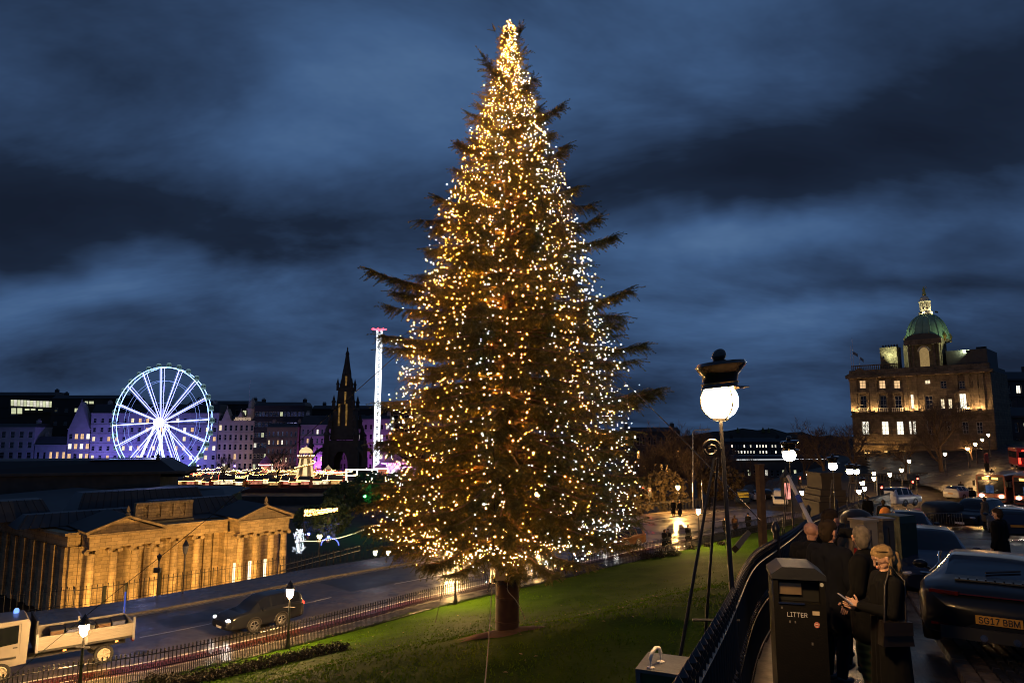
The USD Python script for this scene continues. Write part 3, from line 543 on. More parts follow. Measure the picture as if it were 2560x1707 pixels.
for pts, cool, lab in (([(1010, 1268), (960, 1255), (905, 1232), (862, 1205), (836, 1175)], False, 'golden string along the lowest left bough of the spruce'), ([(1000, 1240), (940, 1225), (880, 1215), (840, 1213)], False, 'second golden string along the drooping lowest left bough'), ([(1000, 1150), (940, 1120), (880, 1090), (850, 1085)], True, 'white string along a left bough before the green tree'), ([(1300, 1240), (1350, 1225), (1395, 1215), (1425, 1200)], True, 'cold white string along the lowest right bough of the spruce')):
    P = polyline([W(a * DS, b * DS, 19.2) for a, b in pts], .10); light_string(P + rt.normal(0, .09, P.shape), COOL if cool else GOLD, lab, None, r=.012)
# ------------------------------------------------------------------ railings
IRON = pm('black_iron_paint', (.012, .012, .013), .32, 0, var=.3, scale=6, bump=.15, bscale=40, spec=.6)
def bar_mesh(p, h, r, head, n=4, pole=None):
    mb = MB(); z0, z1 = p[2], p[2] + h; x, y = p[0], p[1]
    mb.tube([(x, y, z0), (x, y, z1 - head)], r, n, cap=False)
    mb.lathe([(r, z1 - head), (r * 2.1, z1 - head * .78), (r * 1.1, z1 - head * .6), (r * 2.3, z1 - head * .34), (.001, z1)], (x, y, 0), n + 1 if n > 4 else 4)
    return mb
def cum(P): return np.r_[0, np.cumsum(np.linalg.norm(np.diff(P[:, :2], axis=0), axis=1))]
def build_railing(th, P, zfun, h, sp, r, head, rails, dog=None, near_most=300, skip=None, rail_r=.016):
    s_ = cum(P); S = np.arange(sp / 2, s_[-1], sp)
    pt = lambda q: np.stack([np.interp(q, s_, P[:, 0]), np.interp(q, s_, P[:, 1])], -1)
    items = []
    for q in S: items.append((q, h, head, 'bar'))
    if dog:
        for q in S[:-1] + sp / 2: items.append((q, dog, head * .75, 'dog_bar'))
    rows = []
    for q, hh, hd, nm in items:
        x, y = pt(q); z = zfun(x, y, q)
        px, py = proj((x, y, z + hh)); inv = y < .5 or px < -60 or px > 2640 or py > 1900
        rows.append((inv, math.hypot(x, y) * (1 if nm == 'bar' else 1.35), (x, y, z), hh, hd, nm))
    rows.sort(key=lambda t: (t[0], t[1])); rest = MB()
    for i, (inv, d_, p, hh, hd, nm) in enumerate(rows):
        near = i < near_most and not inv; mb = bar_mesh(p, hh, r, hd, 6 if d_ < 13 else 4)
        if near: part(th, nm, mb, IRON, world=True, smooth=50 if d_ < 13 else False)
        elif not (inv and d_ > 60): rest.add(*mb.get())
    if rest.V: part(th, 'far_bars', rest, IRON, world=True, kind='stuff')
    for k in rails:
        Q = np.arange(0, s_[-1], .5); XY = pt(Q); part(th, 'rail', MB().tube(np.c_[XY, [zfun(x, y, q) + k for (x, y), q in zip(XY, Q)]], rail_r, 4), IRON, world=True)
# roadside railing between lawn and pavement
fen = thing('roadside_railing', 'long black spiked iron railing between the lawn and the wet road', 'railing', FEN[60])
sF = cum(FEN)
build_railing(fen, FEN[10:], lambda x, y, q: float(np.interp(q + sF[10], sF, FEN[:, 2])) + .02, FH, .165, .019, .17, (.12, .55, FH - .2), dog=.72, rail_r=.022)
f2P = np.c_[FEN[:, :2] + FNN * 16.45, FEN[:, 2]][18:150]
fen2 = thing('gallery_railing', 'black spiked railing on the far pavement in front of the floodlit columns', 'railing', f2P[30])
s2 = cum(f2P); build_railing(fen2, f2P, lambda x, y, q: float(np.interp(q, s2, f2P[:, 2])) - .02, 1.25, .30, .018, .17, (.14, 1.02), near_most=0)
# railing beside the upper street
nR = np.c_[RAIL[:, :2] - RNN * .12, RAIL[:, 2]]; nR = nR[(nR[:, 1] > 2.2) & (nR[:, 1] < 64)]
rl = thing('street_railing', 'tall black spiked iron railing on a stone coping beside the upper pavement', 'railing', (2.9, 9, 0))
build_railing(rl, nR, lambda x, y, q: float(HS(x, y)) + .2, 1.28, .135, .0125, .13, (.08, .52, 1.08), dog=.66)
for d_, hh, rr in ((11.6, 1.6, .05), (12.0, 1.45, .035), (20.5, 1.7, .06), (31, 1.7, .06), (44, 1.7, .06)):
    j = int(np.argmin(abs(nR[:, 1] - d_))); x, y = nR[j, :2]; z = float(HS(x, y)) + .15
    part(rl, 'stanchion', MB().lathe([(rr * 1.6, z), (rr * 1.6, z + .12), (rr, z + .18), (rr, z + hh - .2), (rr * 1.4, z + hh - .16), (rr * 1.4, z + hh - .1), (rr * .4, z + hh), (0, z + hh)], (x, y, 0), 10), IRON, world=True, smooth=40)
# ------------------------------------------------------------------ lamps
GLOW = em('lamp_globe_glass', (1.0, .58, .22), 470.0); GLOWF = em('far_lamp_globe', (1.0, .60, .26), 120.0); LANT = em('lantern_glass', (1.0, .56, .20), 1900.0); LANTW = em('cool_lantern_glass', (1.0, .74, .42), 220.0)
LACQ = pm('black_lacquer', (.012, .009, .007), .16, 0, var=.2, coat=.6)
def scroll(c, R, turns, ax, n=26):
    t = np.linspace(0, 1, n); a = t * turns * 2 * PI; r = R * (1 - .85 * t)
    return np.asarray(c) + np.outer(r * np.cos(a), ax) + np.outer(r * np.sin(a), (0, 0, 1))
def cap_lamp(label, base, globe, R, detail=True):
    base, globe = np.asarray(base, float), np.asarray(globe, float)
    t = thing('globe_lamp', label, 'street lamp', base, group='globe lamps along the upper railing')
    top = globe - [0, 0, R * 1.05]; u = np.array([1.0, 0, 0]); n = 10
    part(t, 'post', MB().tube([base, base + (top - base) * .12, base + (top - base) * .5, top], [.04, .03, .022, .014], n), IRON, world=True, smooth=True)
    part(t, 'post_foot', MB().lathe([(.08, 0), (.08, .08), (.05, .13), (.06, .25), (.035, .3)], base, 10), IRON, world=True, smooth=40)
    for sg, fwd in ((-1, .1), (-.55, .75)):
        a = top - [0, 0, .32] + u * sg * .07; b = base + u * sg * .42 + np.array([0, fwd * .5, -.25]); b[2] = base[2] + .95 if sg == -1 and detail else base[2] + .2
        part(t, 'stay', MB().tube([b - (a - b) * (.38 if sg == -1 and detail else 0), b, a], [.015, .015, .011], 7), IRON, world=True, smooth=True)
    part(t, 'tie_bar', MB().tube([base + [-.36, .03, 1.02], base + [0, 0, 1.02], base + [.02, 0, 1.02]], .013, 5), IRON, world=True)
    if detail: part(t, 'scroll', MB().tube(scroll(top - u * .09 - [0, 0, .24], .085, 1.6, u), .012, 6), IRON, world=True, smooth=True)
    g_ = part(t, 'globe', MB().lathe([(R * math.sin(a), -R * math.cos(a)) for a in np.linspace(.12, PI - .35, 22)], globe, 28), GLOW if detail else GLOWF, world=True, smooth=True)
    part(t, 'gallery_ring', MB().lathe([(R * .3, -R * 1.1), (R * .42, -R * 1.04), (R * .42, -R * .92), (R * .3, -R * .9)], globe, 14), IRON, world=True, smooth=40)
    cradle = MB()
    for a in np.arange(3) * 2 * PI / 3 - 1.2 if detail else ():
        q = np.linspace(.25, PI - .45, 9); P = globe + np.stack([np.cos(a) * np.sin(q) * R * 1.05, np.sin(a) * np.sin(q) * R * 1.05, -np.cos(q) * R * 1.05], 1); part(t, 'cradle_rib', MB().tube(P, .0085, 5), IRON, world=True, smooth=True)
    # a lid shaped like a drum-major's cap: band, flared crown, peak and a ball on top
    tl = 0.10; k = R / .215; c = globe + [0, 0, R * .72]
    def tilt(mb):
        V = np.vstack(mb.V) - c; cs, sn = math.cos(tl), math.sin(tl)
        mb.V = [np.stack([V[:, 0] * cs - V[:, 2] * -sn, V[:, 1], V[:, 2] * cs + V[:, 0] * sn * 1.0], 1) + c]; mb.F = [np.vstack(mb.F)]; return mb
    lid = part(t, 'lid', tilt(MB().lathe([(.14 * k, -.02 * k), (.215 * k, 0), (.215 * k, .05 * k), (.20 * k, .06 * k), (.215 * k, .16 * k), (.285 * k, .245 * k), (.30 * k, .275 * k), (.275 * k, .315 * k), (.16 * k, .335 * k), (0, .34 * k)], c, 28)), LACQ, world=True, smooth=35)
    pk = MB(); A = np.linspace(-.95, .95, 11)
    for z in (0, -.012): pass
    inner = np.stack([np.cos(A) * .205, np.sin(A) * .205, 0 * A], 1) * k; outer = np.stack([np.cos(A) * (.235 + .12 * np.cos(A)), np.sin(A) * .265, -.03 + 0 * A], 1) * k
    n_ = len(A); q = [[i, i + 1, n_ + i + 1, n_ + i] for i in range(n_ - 1)]
    pk.add(np.vstack([inner, outer]) + c + [0, 0, .02 * k], q); pk.add(np.vstack([inner, outer]) + c + [0, 0, .008 * k], [x[::-1] for x in q]); pk.add(np.vstack([outer + [0, 0, .02 * k], outer + [0, 0, .008 * k]]) + c, q)
    part(lid, 'peak', tilt(pk), LACQ, world=True)
    part(lid, 'ball', tilt(MB().sph(c + np.array([-.03, 0, .40]) * k, .085 * k, 2)), LACQ, world=True, smooth=True)
    part(lid, 'band_trim', tilt(MB().lathe([(.217 * k, .052 * k), (.222 * k, .056 * k), (.222 * k, .066 * k), (.205 * k, .07 * k)], c, 28)), pm('dull_brass', (.25, .14, .04), .35, .8), world=True, smooth=True)
    return t
def rail_at(y, off=.12):
    x = np.interp(y, RAIL[:, 1], RAIL[:, 0]) + .1; return np.array([x, y, float(HS(x, y)) + .1])
g0 = W(1800, 1003, 5.9); b0 = np.array([g0[0] + .07, g0[1], float(HS(g0[0], g0[1])) + .18])
cap_lamp('large lit globe lamp wearing a black peaked cap with a ball, nearest on the railing', b0, g0, .155)
for (px, py, d, lab) in ((1973, 1137, 16.4, 'lit globe lamp with a black cap, second along the railing'), (2082, 1165, 25, 'lit globe lamp before the dark pedestal, third along the railing'), (2124, 1178, 33, 'lit globe lamp, left one of the close pair farther along the railing'),
                         (2141, 1178, 38, 'lit globe lamp, right one of the close pair farther along the railing'), (2156, 1207, 48, 'small lit globe lamp at the far end of the railing')):
    gp = W(px, py, d); z = float(HS(gp[0], gp[1])); cap_lamp(lab, (gp[0] + .02, gp[1], z), gp, .153, False)
LGRP = 'tapered lanterns along the roadside railing'
def lantern_lamp(label, base, zl, mat=None, sz=.20, grp=LGRP, s=1.0):
    t = thing('lantern_lamp', label, 'street lamp', base, group=grp); h = zl - base[2]
    part(t, 'post', MB().lathe([(.13, 0), (.13, .25), (.10, .32), (.075, .6), (.06, .7), (.05, h - .75), (.07, h - .72), (.045, h - .66), (.035, h - .38)], (0, 0, 0), 10), IRON, smooth=40)
    part(t, 'ladder_bar', MB().tube([(-.28, 0, h - .72), (.28, 0, h - .72)], .018, 6), IRON)
    part(t, 'cradle', MB().tube(np.array([(-.17, 0, h - .05), (-.15, 0, h - .22), (-.05, 0, h - .33), (0, 0, h - .38)]), .014, 5).tube(np.array([(.17, 0, h - .05), (.15, 0, h - .22), (.05, 0, h - .33), (0, 0, h - .38)]), .014, 5), IRON, smooth=True)
    part(t, 'lantern', MB().lathe([(.03, h - .30), (.10, h - .26), (.165 * sz / .2, h - .08), (.185 * sz / .2, h + .08), (.17 * sz / .2, h + .15)], (0, 0, 0), 12), mat or LANT, smooth=True)
    part(t, 'crown', MB().lathe([(.2, h + .14), (.225, h + .17), (.17, h + .27), (.13, h + .33), (.15, h + .36), (.07, h + .44), (.02, h + .52), (0, h + .56)], (0, 0, 0), 12), IRON, smooth=40)
    part(t, 'cowl', MB().lathe([(.228, h + .165), (.23, h + .185), (.2, h + .2)], (0, 0, 0), 12), IRON); return t
def fence_at(px):
    i = min(range(len(FEN)), key=lambda j: abs(proj(FEN[j] + [0, 0, FH])[0] - px)); return FEN[i]
lt = None
for px, py, lab in ((215, 1567, 'lit iron lantern lamp in front of the flatbed truck'), (727, 1477, 'lit iron lantern lamp beside the tail of the dark car'), (1140, 1396, 'lit iron lantern lamp just left of the spruce trunk'), (1745, 1276, 'small lit lantern lamp by the right stretch of the road railing')):
    b = fence_at(px); zl = W(px, py, b[1])[2]; bx_ = W(px, py, b[1])[0]
    lantern_lamp(lab, (bx_, b[1] - .12, b[2]), zl)
# ------------------------------------------------------------------ building kit: walls with real openings
def wall_grid(mb, O, U, N, w, h, holes, depth=.35):
    """wall in the plane O + a U + b z, facing N, with rectangular openings (a0, b0, a1, b1) and their reveals"""
    O, U, N = (np.asarray(q, float) for q in (O, U, N)); Zv = np.array([0, 0, 1.0])
    holes = [q for q in holes if q[2] > q[0] and q[3] > q[1]]
    xs = np.unique(np.round([0, w] + [v for q in holes for v in (q[0], q[2])], 4)); ys = np.unique(np.round([0, h] + [v for q in holes for v in (q[1], q[3])], 4))
    P = lambda a, b, d=0.0: O + U * a + Zv * b - N * d
    for i in range(len(xs) - 1):
        j = 0; cx = (xs[i] + xs[i + 1]) / 2
        while j < len(ys) - 1:
            ins = lambda jj: any(q[0] < cx < q[2] and q[1] < (ys[jj] + ys[jj + 1]) / 2 < q[3] for q in holes)
            if ins(j): j += 1; continue
            k = j
            while k + 1 < len(ys) - 1 and not ins(k + 1): k += 1
            mb.quad(P(xs[i], ys[j]), P(xs[i + 1], ys[j]), P(xs[i + 1], ys[k + 1]), P(xs[i], ys[k + 1])); j = k + 1
    for a0, b0, a1, b1 in holes:
        c = [(a0, b0), (a1, b0), (a1, b1), (a0, b1)]
        for m in range(4):
            p, q = c[m], c[(m + 1) % 4]; mb.quad(P(*p), P(*q), P(*q, depth), P(*p, depth))
    return P
DARKP = pm('dark_window_glass', (.01, .012, .018), .08, spec=.7)
LIT = [em('lit_window_cream', (1.0, .80, .50), 1.5, .35, .8), em('lit_window_warm', (1.0, .62, .30), 1.2, .4, .8), em('lit_window_white', (1.0, .93, .75), 1.8, .3, .8)]
LITC = [em('lit_office_green', (.95, 1.0, .62), .8, .45, .5), em('lit_office_white', (1.0, .96, .8), 1.0, .5, .5)]
FRAMEM = pm('pale_window_frame', (.35, .33, .3), .5)
def window(parent, P, U, N, q, mat, depth=.3, frame=True, bars=(1, 1), fw=.07, fm=None):
    a0, b0, a1, b1 = q; U = np.asarray(U, float); N = np.asarray(N, float); Zv = np.array([0, 0, 1.0])
    w = part(parent, 'window', MB().quad(P(a0, b0, depth), P(a1, b0, depth), P(a1, b1, depth), P(a0, b1, depth)), mat, world=True)
    if frame:
        mb = MB()
        def strip(x0, y0, x1, y1):
            A = [P(x0, y0, depth - .05), P(x1, y0, depth - .05), P(x1, y1, depth - .05), P(x0, y1, depth - .05)]; mb.add(np.array(A + [p - N * .045 for p in A]), BOXF)
        strip(a0 + .003, b0 + .003, a0 + fw, b1 - .003); strip(a1 - fw, b0 + .003, a1 - .003, b1 - .003); strip(a0 + fw, b0 + .003, a1 - fw, b0 + fw); strip(a0 + fw, b1 - fw, a1 - fw, b1 - .003)
        for k in range(1, bars[0] + 1): x = a0 + (a1 - a0) * k / (bars[0] + 1); strip(x - fw * .3, b0 + fw, x + fw * .3, b1 - fw)
        for k in range(1, bars[1] + 1):
            y = b0 + (b1 - b0) * k / (bars[1] + 1); strip(a0 + fw, y - fw * .3, a1 - fw, y + fw * .3)
        part(w, 'frame', mb, fm or FRAMEM, world=True)
    return w
def obox(mb, P, a0, b0, a1, b1, d0, d1):
    """box on a wall: from depth d0 to d1 (negative = proud)"""
    A = [P(a0, b0, d1), P(a1, b0, d1), P(a1, b0, d0), P(a0, b0, d0)]; B = [P(a0, b1, d1), P(a1, b1, d1), P(a1, b1, d0), P(a0, b1, d0)]; return mb.add(np.array(A + B), BOXF)
# ------------------------------------------------------------------ the floodlit gallery with two Ionic porticoes
def ashlar(name, col, ux, uy, bw=1.25, rh=.46, var=.28):
    c = np.asarray(col, float)
    n = {'g': ('geometry', {}), 's': ('separate_xyz', {}), 'a': ('math', {'math_type': 'multiply', 'value2': ux}), 'b': ('math', {'math_type': 'multiply_add', 'value2': uy}), 'v': ('combine_xyz', {}), 'br': ('brick_texture', {'scale': 1.0, 'brick_width': bw, 'row_height': rh, 'mortar_size': .018, 'mortar_smooth': .3, 'color1': tuple(c * .82), 'color2': tuple(c * 1.15), 'mortar': tuple(c * .35)}),
         'no': ('noise_texture', {'scale': .9, 'detail': 6.0, 'roughness': .65}), 'r': ('rgb_ramp', {'ramp': [(.3, (1 - var * 1.6,) * 3), (.62, (1.1,) * 3)]}), 'm': ('mix', {'mix_type': 'multiply', 'fac': 1.0}), 'bu': ('bump', {'strength': .5, 'distance': .03, 'invert': True}), 'p': ('principled_bsdf', {'roughness': .82, 'specular_ior_level': .3})}
    l = [('g.position', 's.vector'), ('s.x', 'a.value1'), ('s.y', 'b.value1'), ('a.value', 'b.value3'), ('b.value', 'v.x'), ('s.z', 'v.y'), ('v.vector', 'br.vector'), ('g.position', 'no.vector'), ('no.fac', 'r.fac'), ('br.color', 'm.color1'), ('r.color', 'm.color2'), ('m.color', 'p.base_color'), ('br.fac', 'bu.height'), ('bu.normal', 'p.normal')]
    MATS[name] = usdkit.material(stage, '/World/Looks/' + name, n, l, surface='p.BSDF'); return MATS[name]
SAND = ashlar('gallery_sandstone', (.36, .27, .155), .717, .697)
ROOFG = pm('dark_slate_roof', (.012, .013, .015), .6, var=.3, scale=.6); LEADW = pm('lead_roof', (.022, .026, .032), .45, var=.3, scale=.4)
C0 = W(223, 1372, 85); C1 = W(721, 1322, 103); ZCAP = (C0[2] + C1[2]) / 2
GU = (C1 - C0)[:2]; GL = float(np.linalg.norm(GU)); GU = np.r_[GU / GL, 0]; GN = np.array([GU[1], -GU[0], 0])
def s_of(px):
    s = np.linspace(-5, 40, 4000); X = C0[None] + s[:, None] * GU; return float(s[np.argmin([abs(proj(x)[0] - px) for x in X])])
ZB = ZCAP - 8.4
gal = thing('art_gallery', 'floodlit golden classical gallery with two pedimented porticoes of Ionic columns', 'museum', (*(C0 + GU * GL / 2)[:2], ZB))
S_ = {k: s_of(v) for k, v in dict(p0=223, p1=400, q0=600, q1=721).items()}
GP_ = lambda s, z, d=0.0: np.array([C0[0], C0[1], 0]) + GU * s - GN * d + np.array([0, 0, z])
OUT = dict(o=(C0[0], C0[1], 0.), U=GU, Vv=(0, 0, 1), Nn=-GN)
def column(s, d, r=.52, name='column'):
    c = GP_(s, 0, d); mb = MB().lathe([(r * 1.35, ZB), (r * 1.35, ZB + .25), (r * 1.15, ZB + .3), (r * 1.18, ZB + .42), (r, ZB + .5), (r * .99, ZB + 3), (r * .84, ZCAP - .65), (r * .9, ZCAP - .6)], (c[0], c[1], 0), 20)
    k = part(gal, name, mb, SAND, smooth=45, world=True)
    cp = MB(); cp.prism([(-r * 1.25, 0), (r * 1.25, 0), (r * 1.25, .2), (-r * 1.25, .2)], -r * 1.05, r * 1.05, o=(c[0], c[1], ZCAP - .22), U=GU, Nn=GN)
    for sg in (-1, 1):
        e = c + GU * sg * r * 1.12; cp.tube([e + GN * r * 1.08 + [0, 0, ZCAP - .42], e - GN * r * 1.08 + [0, 0, ZCAP - .42]], .27, 12)
        cp.tube([e + GN * r * 1.14 + [0, 0, ZCAP - .42], e + GN * r * 1.07 + [0, 0, ZCAP - .42]], .12, 8)
    part(k, 'capital', cp, SAND, smooth=45, world=True)
def pilaster(s, d, w=.9, name='pilaster', parent=None):
    mb = MB(); obox(mb, lambda a, b, q: GP_(a, b, q), s - w / 2, ZB, s + w / 2, ZCAP - .3, d - .003, d - .28); obox(mb, lambda a, b, q: GP_(a, b, q), s - w / 2 - .12, ZCAP - .3, s + w / 2 + .12, ZCAP - .003, d - .003, d - .4)
    part(gal, name, mb, SAND, world=True)
def portico(s0, s1, cols, dep=3.6):
    for f in cols: column(s0 + (s1 - s0) * f, .62)
    column(s0 + .62, dep + .05 - .2) if False else None
    e = MB(); P = lambda a, b, q: GP_(a, b, q)
    obox(e, P, s0, ZCAP, s1, ZCAP + .75, dep, 0.0); obox(e, P, s0 - .06, ZCAP + .75, s1 + .06, ZCAP + 1.5, dep, -.06); part(gal, 'entablature', e, SAND, world=True)
    c = MB(); obox(c, P, s0 - .45, ZCAP + 1.5, s1 + .45, ZCAP + 1.78, dep, -.5); part(gal, 'cornice', c, SAND, world=True)
    w = (s1 - s0) / 2; m_ = (s0 + s1) / 2; z0 = ZCAP + 1.78; hp = 1.65
    t = MB().prism([(m_ - w, z0), (m_ + w, z0), (m_, z0 + hp * .93)], .12, dep, **OUT); pd = part(gal, 'pediment', t, SAND, world=True)
    for sg in (-1, 1):
        part(pd, 'raking_cornice', MB().prism([(m_ + sg * (w + .5), z0 + .002), (m_, z0 + hp), (m_, z0 + hp + .3), (m_ + sg * (w + .6), z0 + .28)][::sg], -.52, dep, **OUT), SAND, world=True)
        part(gal, 'roof_slope', MB().prism([(m_ + sg * (w + .62), z0 + .285), (m_, z0 + hp + .305), (m_, z0 + hp + .36), (m_ + sg * (w + .62), z0 + .34)][::sg], -.5, 9, **OUT), ROOFG, world=True)
    part(gal, 'acroterion', MB().lathe([(.35, z0 + hp + .3), (.3, z0 + hp + .5), (.12, z0 + hp + .6), (.28, z0 + hp + .8), (.18, z0 + hp + 1.15), (0, z0 + hp + 1.5)], GP_(m_, 0, 0), 8), SAND, world=True, smooth=40)
dep = 3.6
portico(S_['p0'], S_['p1'], (.045, .36, .66, .955)); portico(S_['q0'], S_['q1'], (.055, .37, .68, .945))
# walls behind: openings in the porticoes, recessed centre with two columns in antis
def gwall(s0, s1, d, holes, z1=None, name='wall'):
    mb = MB(); P = wall_grid(mb, GP_(s0, ZB, d), GU, GN, s1 - s0, (z1 or ZCAP) - ZB, holes, .5); part(gal, name, mb, SAND, world=True); return P
POSTER = em('lit_poster_window', (1.0, .90, .60), 2.2, .2, 1.5); DOORB = pm('dark_bronze_door', (.03, .035, .03), .4, .3)
sA0, sA1, sB0, sB1 = S_['p0'] - 1.2, S_['p1'] + .2, S_['q0'] - .4, S_['q1'] + .4
hA = [(2.2 + (sA1 - sA0) * f, .0, 3.3 + (sA1 - sA0) * f, 3.2) for f in (.18, .45)]
P = gwall(sA0, sA1, dep + .003, hA)
for q in hA: part(gal, 'doorway', MB().quad(P(q[0], q[1], .4), P(q[2], q[1], .4), P(q[2], q[3], .4), P(q[0], q[3], .4)), DOORB, world=True)
wB = sB1 - sB0; hB = [(wB * f - .62, .6, wB * f + .62, 3.9) for f in (.22, .50, .79)]
P = gwall(sB0, sB1, dep + .003, hB)
for q in hB: window(gal, P, GU, GN, q, POSTER, .12, bars=(0, 0), fw=.08)
dm = 6.2; hM = [((sB0 - sA1) * .13, 0, (sB0 - sA1) * .13 + 1.1, 4.0)]
P = gwall(sA1, sB0, dm, hM); part(gal, 'door', MB().quad(P(hM[0][0], 0, .4), P(hM[0][2], 0, .4), P(hM[0][2], 4, .4), P(hM[0][0], 4, .4)), DOORB, world=True)
for s_, d_, w_ in ((sA1 - .1, dep, dm), (sB0, dep, dm)):
    mb = MB(); a, b = GP_(s_, ZB, d_), GP_(s_, ZB, w_); mb.add(np.array([a - GU * .2, a + GU * .2, b + GU * .2, b - GU * .2, a - GU * .2 + [0, 0, ZCAP - ZB], a + GU * .2 + [0, 0, ZCAP - ZB], b + GU * .2 + [0, 0, ZCAP - ZB], b - GU * .2 + [0, 0, ZCAP - ZB]]), BOXF); part(gal, 'return_wall', mb, SAND, world=True)
sm = sB0 - sA1
for f in (.30, .60): column(sA1 + sm * f, 4.0)
for f in (.02, .82, .95): pilaster(sA1 + sm * f, dm - .3 if f > .5 else dm, .95)
for f in (.02, .95): pilaster(sA0 + 1.2 + (S_['p1'] - S_['p0']) * f, dep, .85); pilaster(S_['q0'] + (S_['q1'] - S_['q0']) * f, dep, .8)
Pf = lambda a, b, q: GP_(a, b, q)
mb = MB(); obox(mb, Pf, sA1, ZCAP, sB0, ZCAP + 1.5, dm + 1, 3.3); part(gal, 'entablature', mb, SAND, world=True)
mb = MB(); obox(mb, Pf, sA1 - .1, ZCAP + 1.5, sB0 + .1, ZCAP + 1.8, dm + 1, 2.75); part(gal, 'cornice', mb, SAND, world=True)
at0, at1 = s_of(385) , s_of(535); zA = ZCAP + 1.8
ab = MB(); obox(ab, Pf, at0, zA, at1, zA + .45, 9.2, 8.2); obox(ab, Pf, at0, zA + 2.2, at1, zA + 2.55, 9.2, 8.1)
for k in range(5):
    s_ = at0 + .5 + (at1 - at0 - 1.0) * k / 4; obox(ab, Pf, s_ - .5, zA + .45, s_ + .5, zA + 2.2, 9.1, 8.3)
bal = part(gal, 'balustrade', ab, SAND, world=True)
for k in range(4):
    for j in range(7):
        s_ = at0 + .5 + (at1 - at0 - 1.0) * (k + (j + 1.6) / 9.2) / 4; c = GP_(s_, 0, 8.65); part(bal, 'baluster', MB().lathe([(.16, zA + .45), (.16, zA + .6), (.09, zA + .75), (.2, zA + 1.2), (.09, zA + 1.85), (.15, zA + 2.0), (.15, zA + 2.2)], (c[0], c[1], 0), 7), SAND, world=True, smooth=60)
# main block, roof, skylights and the unlit end wall with pilasters
mb = MB(); obox(mb, Pf, sA0 + .2, ZB, sB1 - .2, ZCAP + 1.9, 30, dm + 1.5); part(gal, 'main_block', mb, SAND, world=True)
EU = np.array([-GN[0], -GN[1], 0]) ; EU = np.array([-.80, .60, 0]); EN = np.array([-.60, -.80, 0])
E0 = GP_(sA0, ZB, dep + .1); mb = MB(); wl = 62.0
Pe = wall_grid(mb, E0, EU, EN, wl, ZCAP + 1.4 - ZB, [], .3); part(gal, 'end_wall', mb, SAND, world=True)
for k in range(18):
    m_ = MB(); obox(m_, Pe, .6 + k * 3.3, 0, 1.7 + k * 3.3, ZCAP - ZB - .1, -.003, -.35); part(gal, 'end_pilaster', m_, SAND, world=True)
m_ = MB(); obox(m_, Pe, -.3, ZCAP - ZB + .1, wl, ZCAP - ZB + 1.4, 1.0, -.45); obox(m_, Pe, -.6, ZCAP - ZB + 1.4, wl, ZCAP - ZB + 1.75, 1.2, -.9); part(gal, 'end_cornice', m_, SAND, world=True)
rf = MB(); A = [GP_(sA0, ZCAP + 1.95, dep + 1), GP_(sB1, ZCAP + 1.95, dep + 1), GP_(sB1, ZCAP + 1.95, 34), E0 + EU * wl + [0, 0, ZCAP - ZB + 1.9] + np.array([8, 30, 0]), E0 + EU * wl + [0, 0, ZCAP - ZB + 1.9]]
rf.add(np.array(A), [[0, 1, 2], [0, 2, 3], [0, 3, 4]]); part(gal, 'roof', rf, ROOFG, world=True)
for s0, s1, d0, d1, z, h, nm in ((-6, 8.5, 9.0, 15, 2.0, 1.5, 'skylight'), (9.5, 24, 11, 17, 2.0, 2.1, 'skylight'), (-14, -7, 12, 17, 2.0, 1.8, 'skylight'), (-22, 0, 19, 27, 2.0, 2.6, 'skylight'), (3, 22, 21, 29, 2.0, 3.0, 'skylight')):
    m_ = MB(); z0 = ZCAP + z; q = [GP_(s0, z0, d0), GP_(s1, z0, d0), GP_(s1, z0, d1), GP_(s0, z0, d1), GP_(s0 + 1.2, z0 + h, d0 + 2), GP_(s1 - 1.2, z0 + h, d0 + 2), GP_(s1 - 1.2, z0 + h, d1 - 2), GP_(s0 + 1.2, z0 + h, d1 - 2)]; m_.add(np.array(q), BOXF)
    k_ = part(gal, nm, m_, LEADW, world=True); rb = MB()
    for t in np.linspace(.02, .98, int((s1 - s0) / 1.0)): 
        a, b = np.array(q[0]) * (1 - t) + np.array(q[1]) * t, np.array(q[4]) * (1 - t) + np.array(q[5]) * t; rb.tube([a + [0, 0, .05], b + [0, 0, .05]], .05, 4)
    part(k_, 'glazing_bars', rb, ROOFG, world=True)
FLX = pm('floodlight_housing', (.02, .02, .02), .5)
def flood(parent, loc, target, w, h, col, inten):
    d = np.asarray(target, float) - loc; rz = math.atan2(d[1], d[0]); part(parent, 'floodlight', MB().box((0, 0, 0), (.22, w + .15, h + .12)).move(loc - np.array([math.cos(rz), math.sin(rz), 0]) * .22, rz), FLX, world=True)
    p_ = numbered(parent, 'lamp'); L_, R_ = LOC[parent]; rect_light(p_, np.asarray(loc) - L_, np.asarray(target) - L_, w, h, col, inten)
SOD = (1.0, .52, .13)
for s_, d_, ts, td, I in ((sA0 + .4, -6.2, S_['p0'] + 4.2, 2.5, 4000), (sA1 + .4, -2.6, sA1 + sm * .55, 5.5, 1500), (S_['q0'] - 3.3, -5.2, S_['q0'] + 3.2, 2.5, 3600)): flood(gal, GP_(s_, ZB + .6, d_), GP_(ts, ZB + 7.0, td), .5, .4, SOD, I)
for a, b, cols in ((S_['p0'], S_['p1'], (.045, .36, .66, .955)), (S_['q0'], S_['q1'], (.055, .37, .68, .945))):
    for f in cols: c_ = a + (b - a) * f; flood(gal, GP_(c_ - .9, ZB + .25, -.9), GP_(c_ - .1, ZB + 5.2, .5), .35, .25, SOD, 70)
for f in (.30, .60): c_ = sA1 + sm * f; flood(gal, GP_(c_ - .9, ZB + .25, 2.6), GP_(c_ - .1, ZB + 5.2, 4.0), .35, .25, SOD, 70)
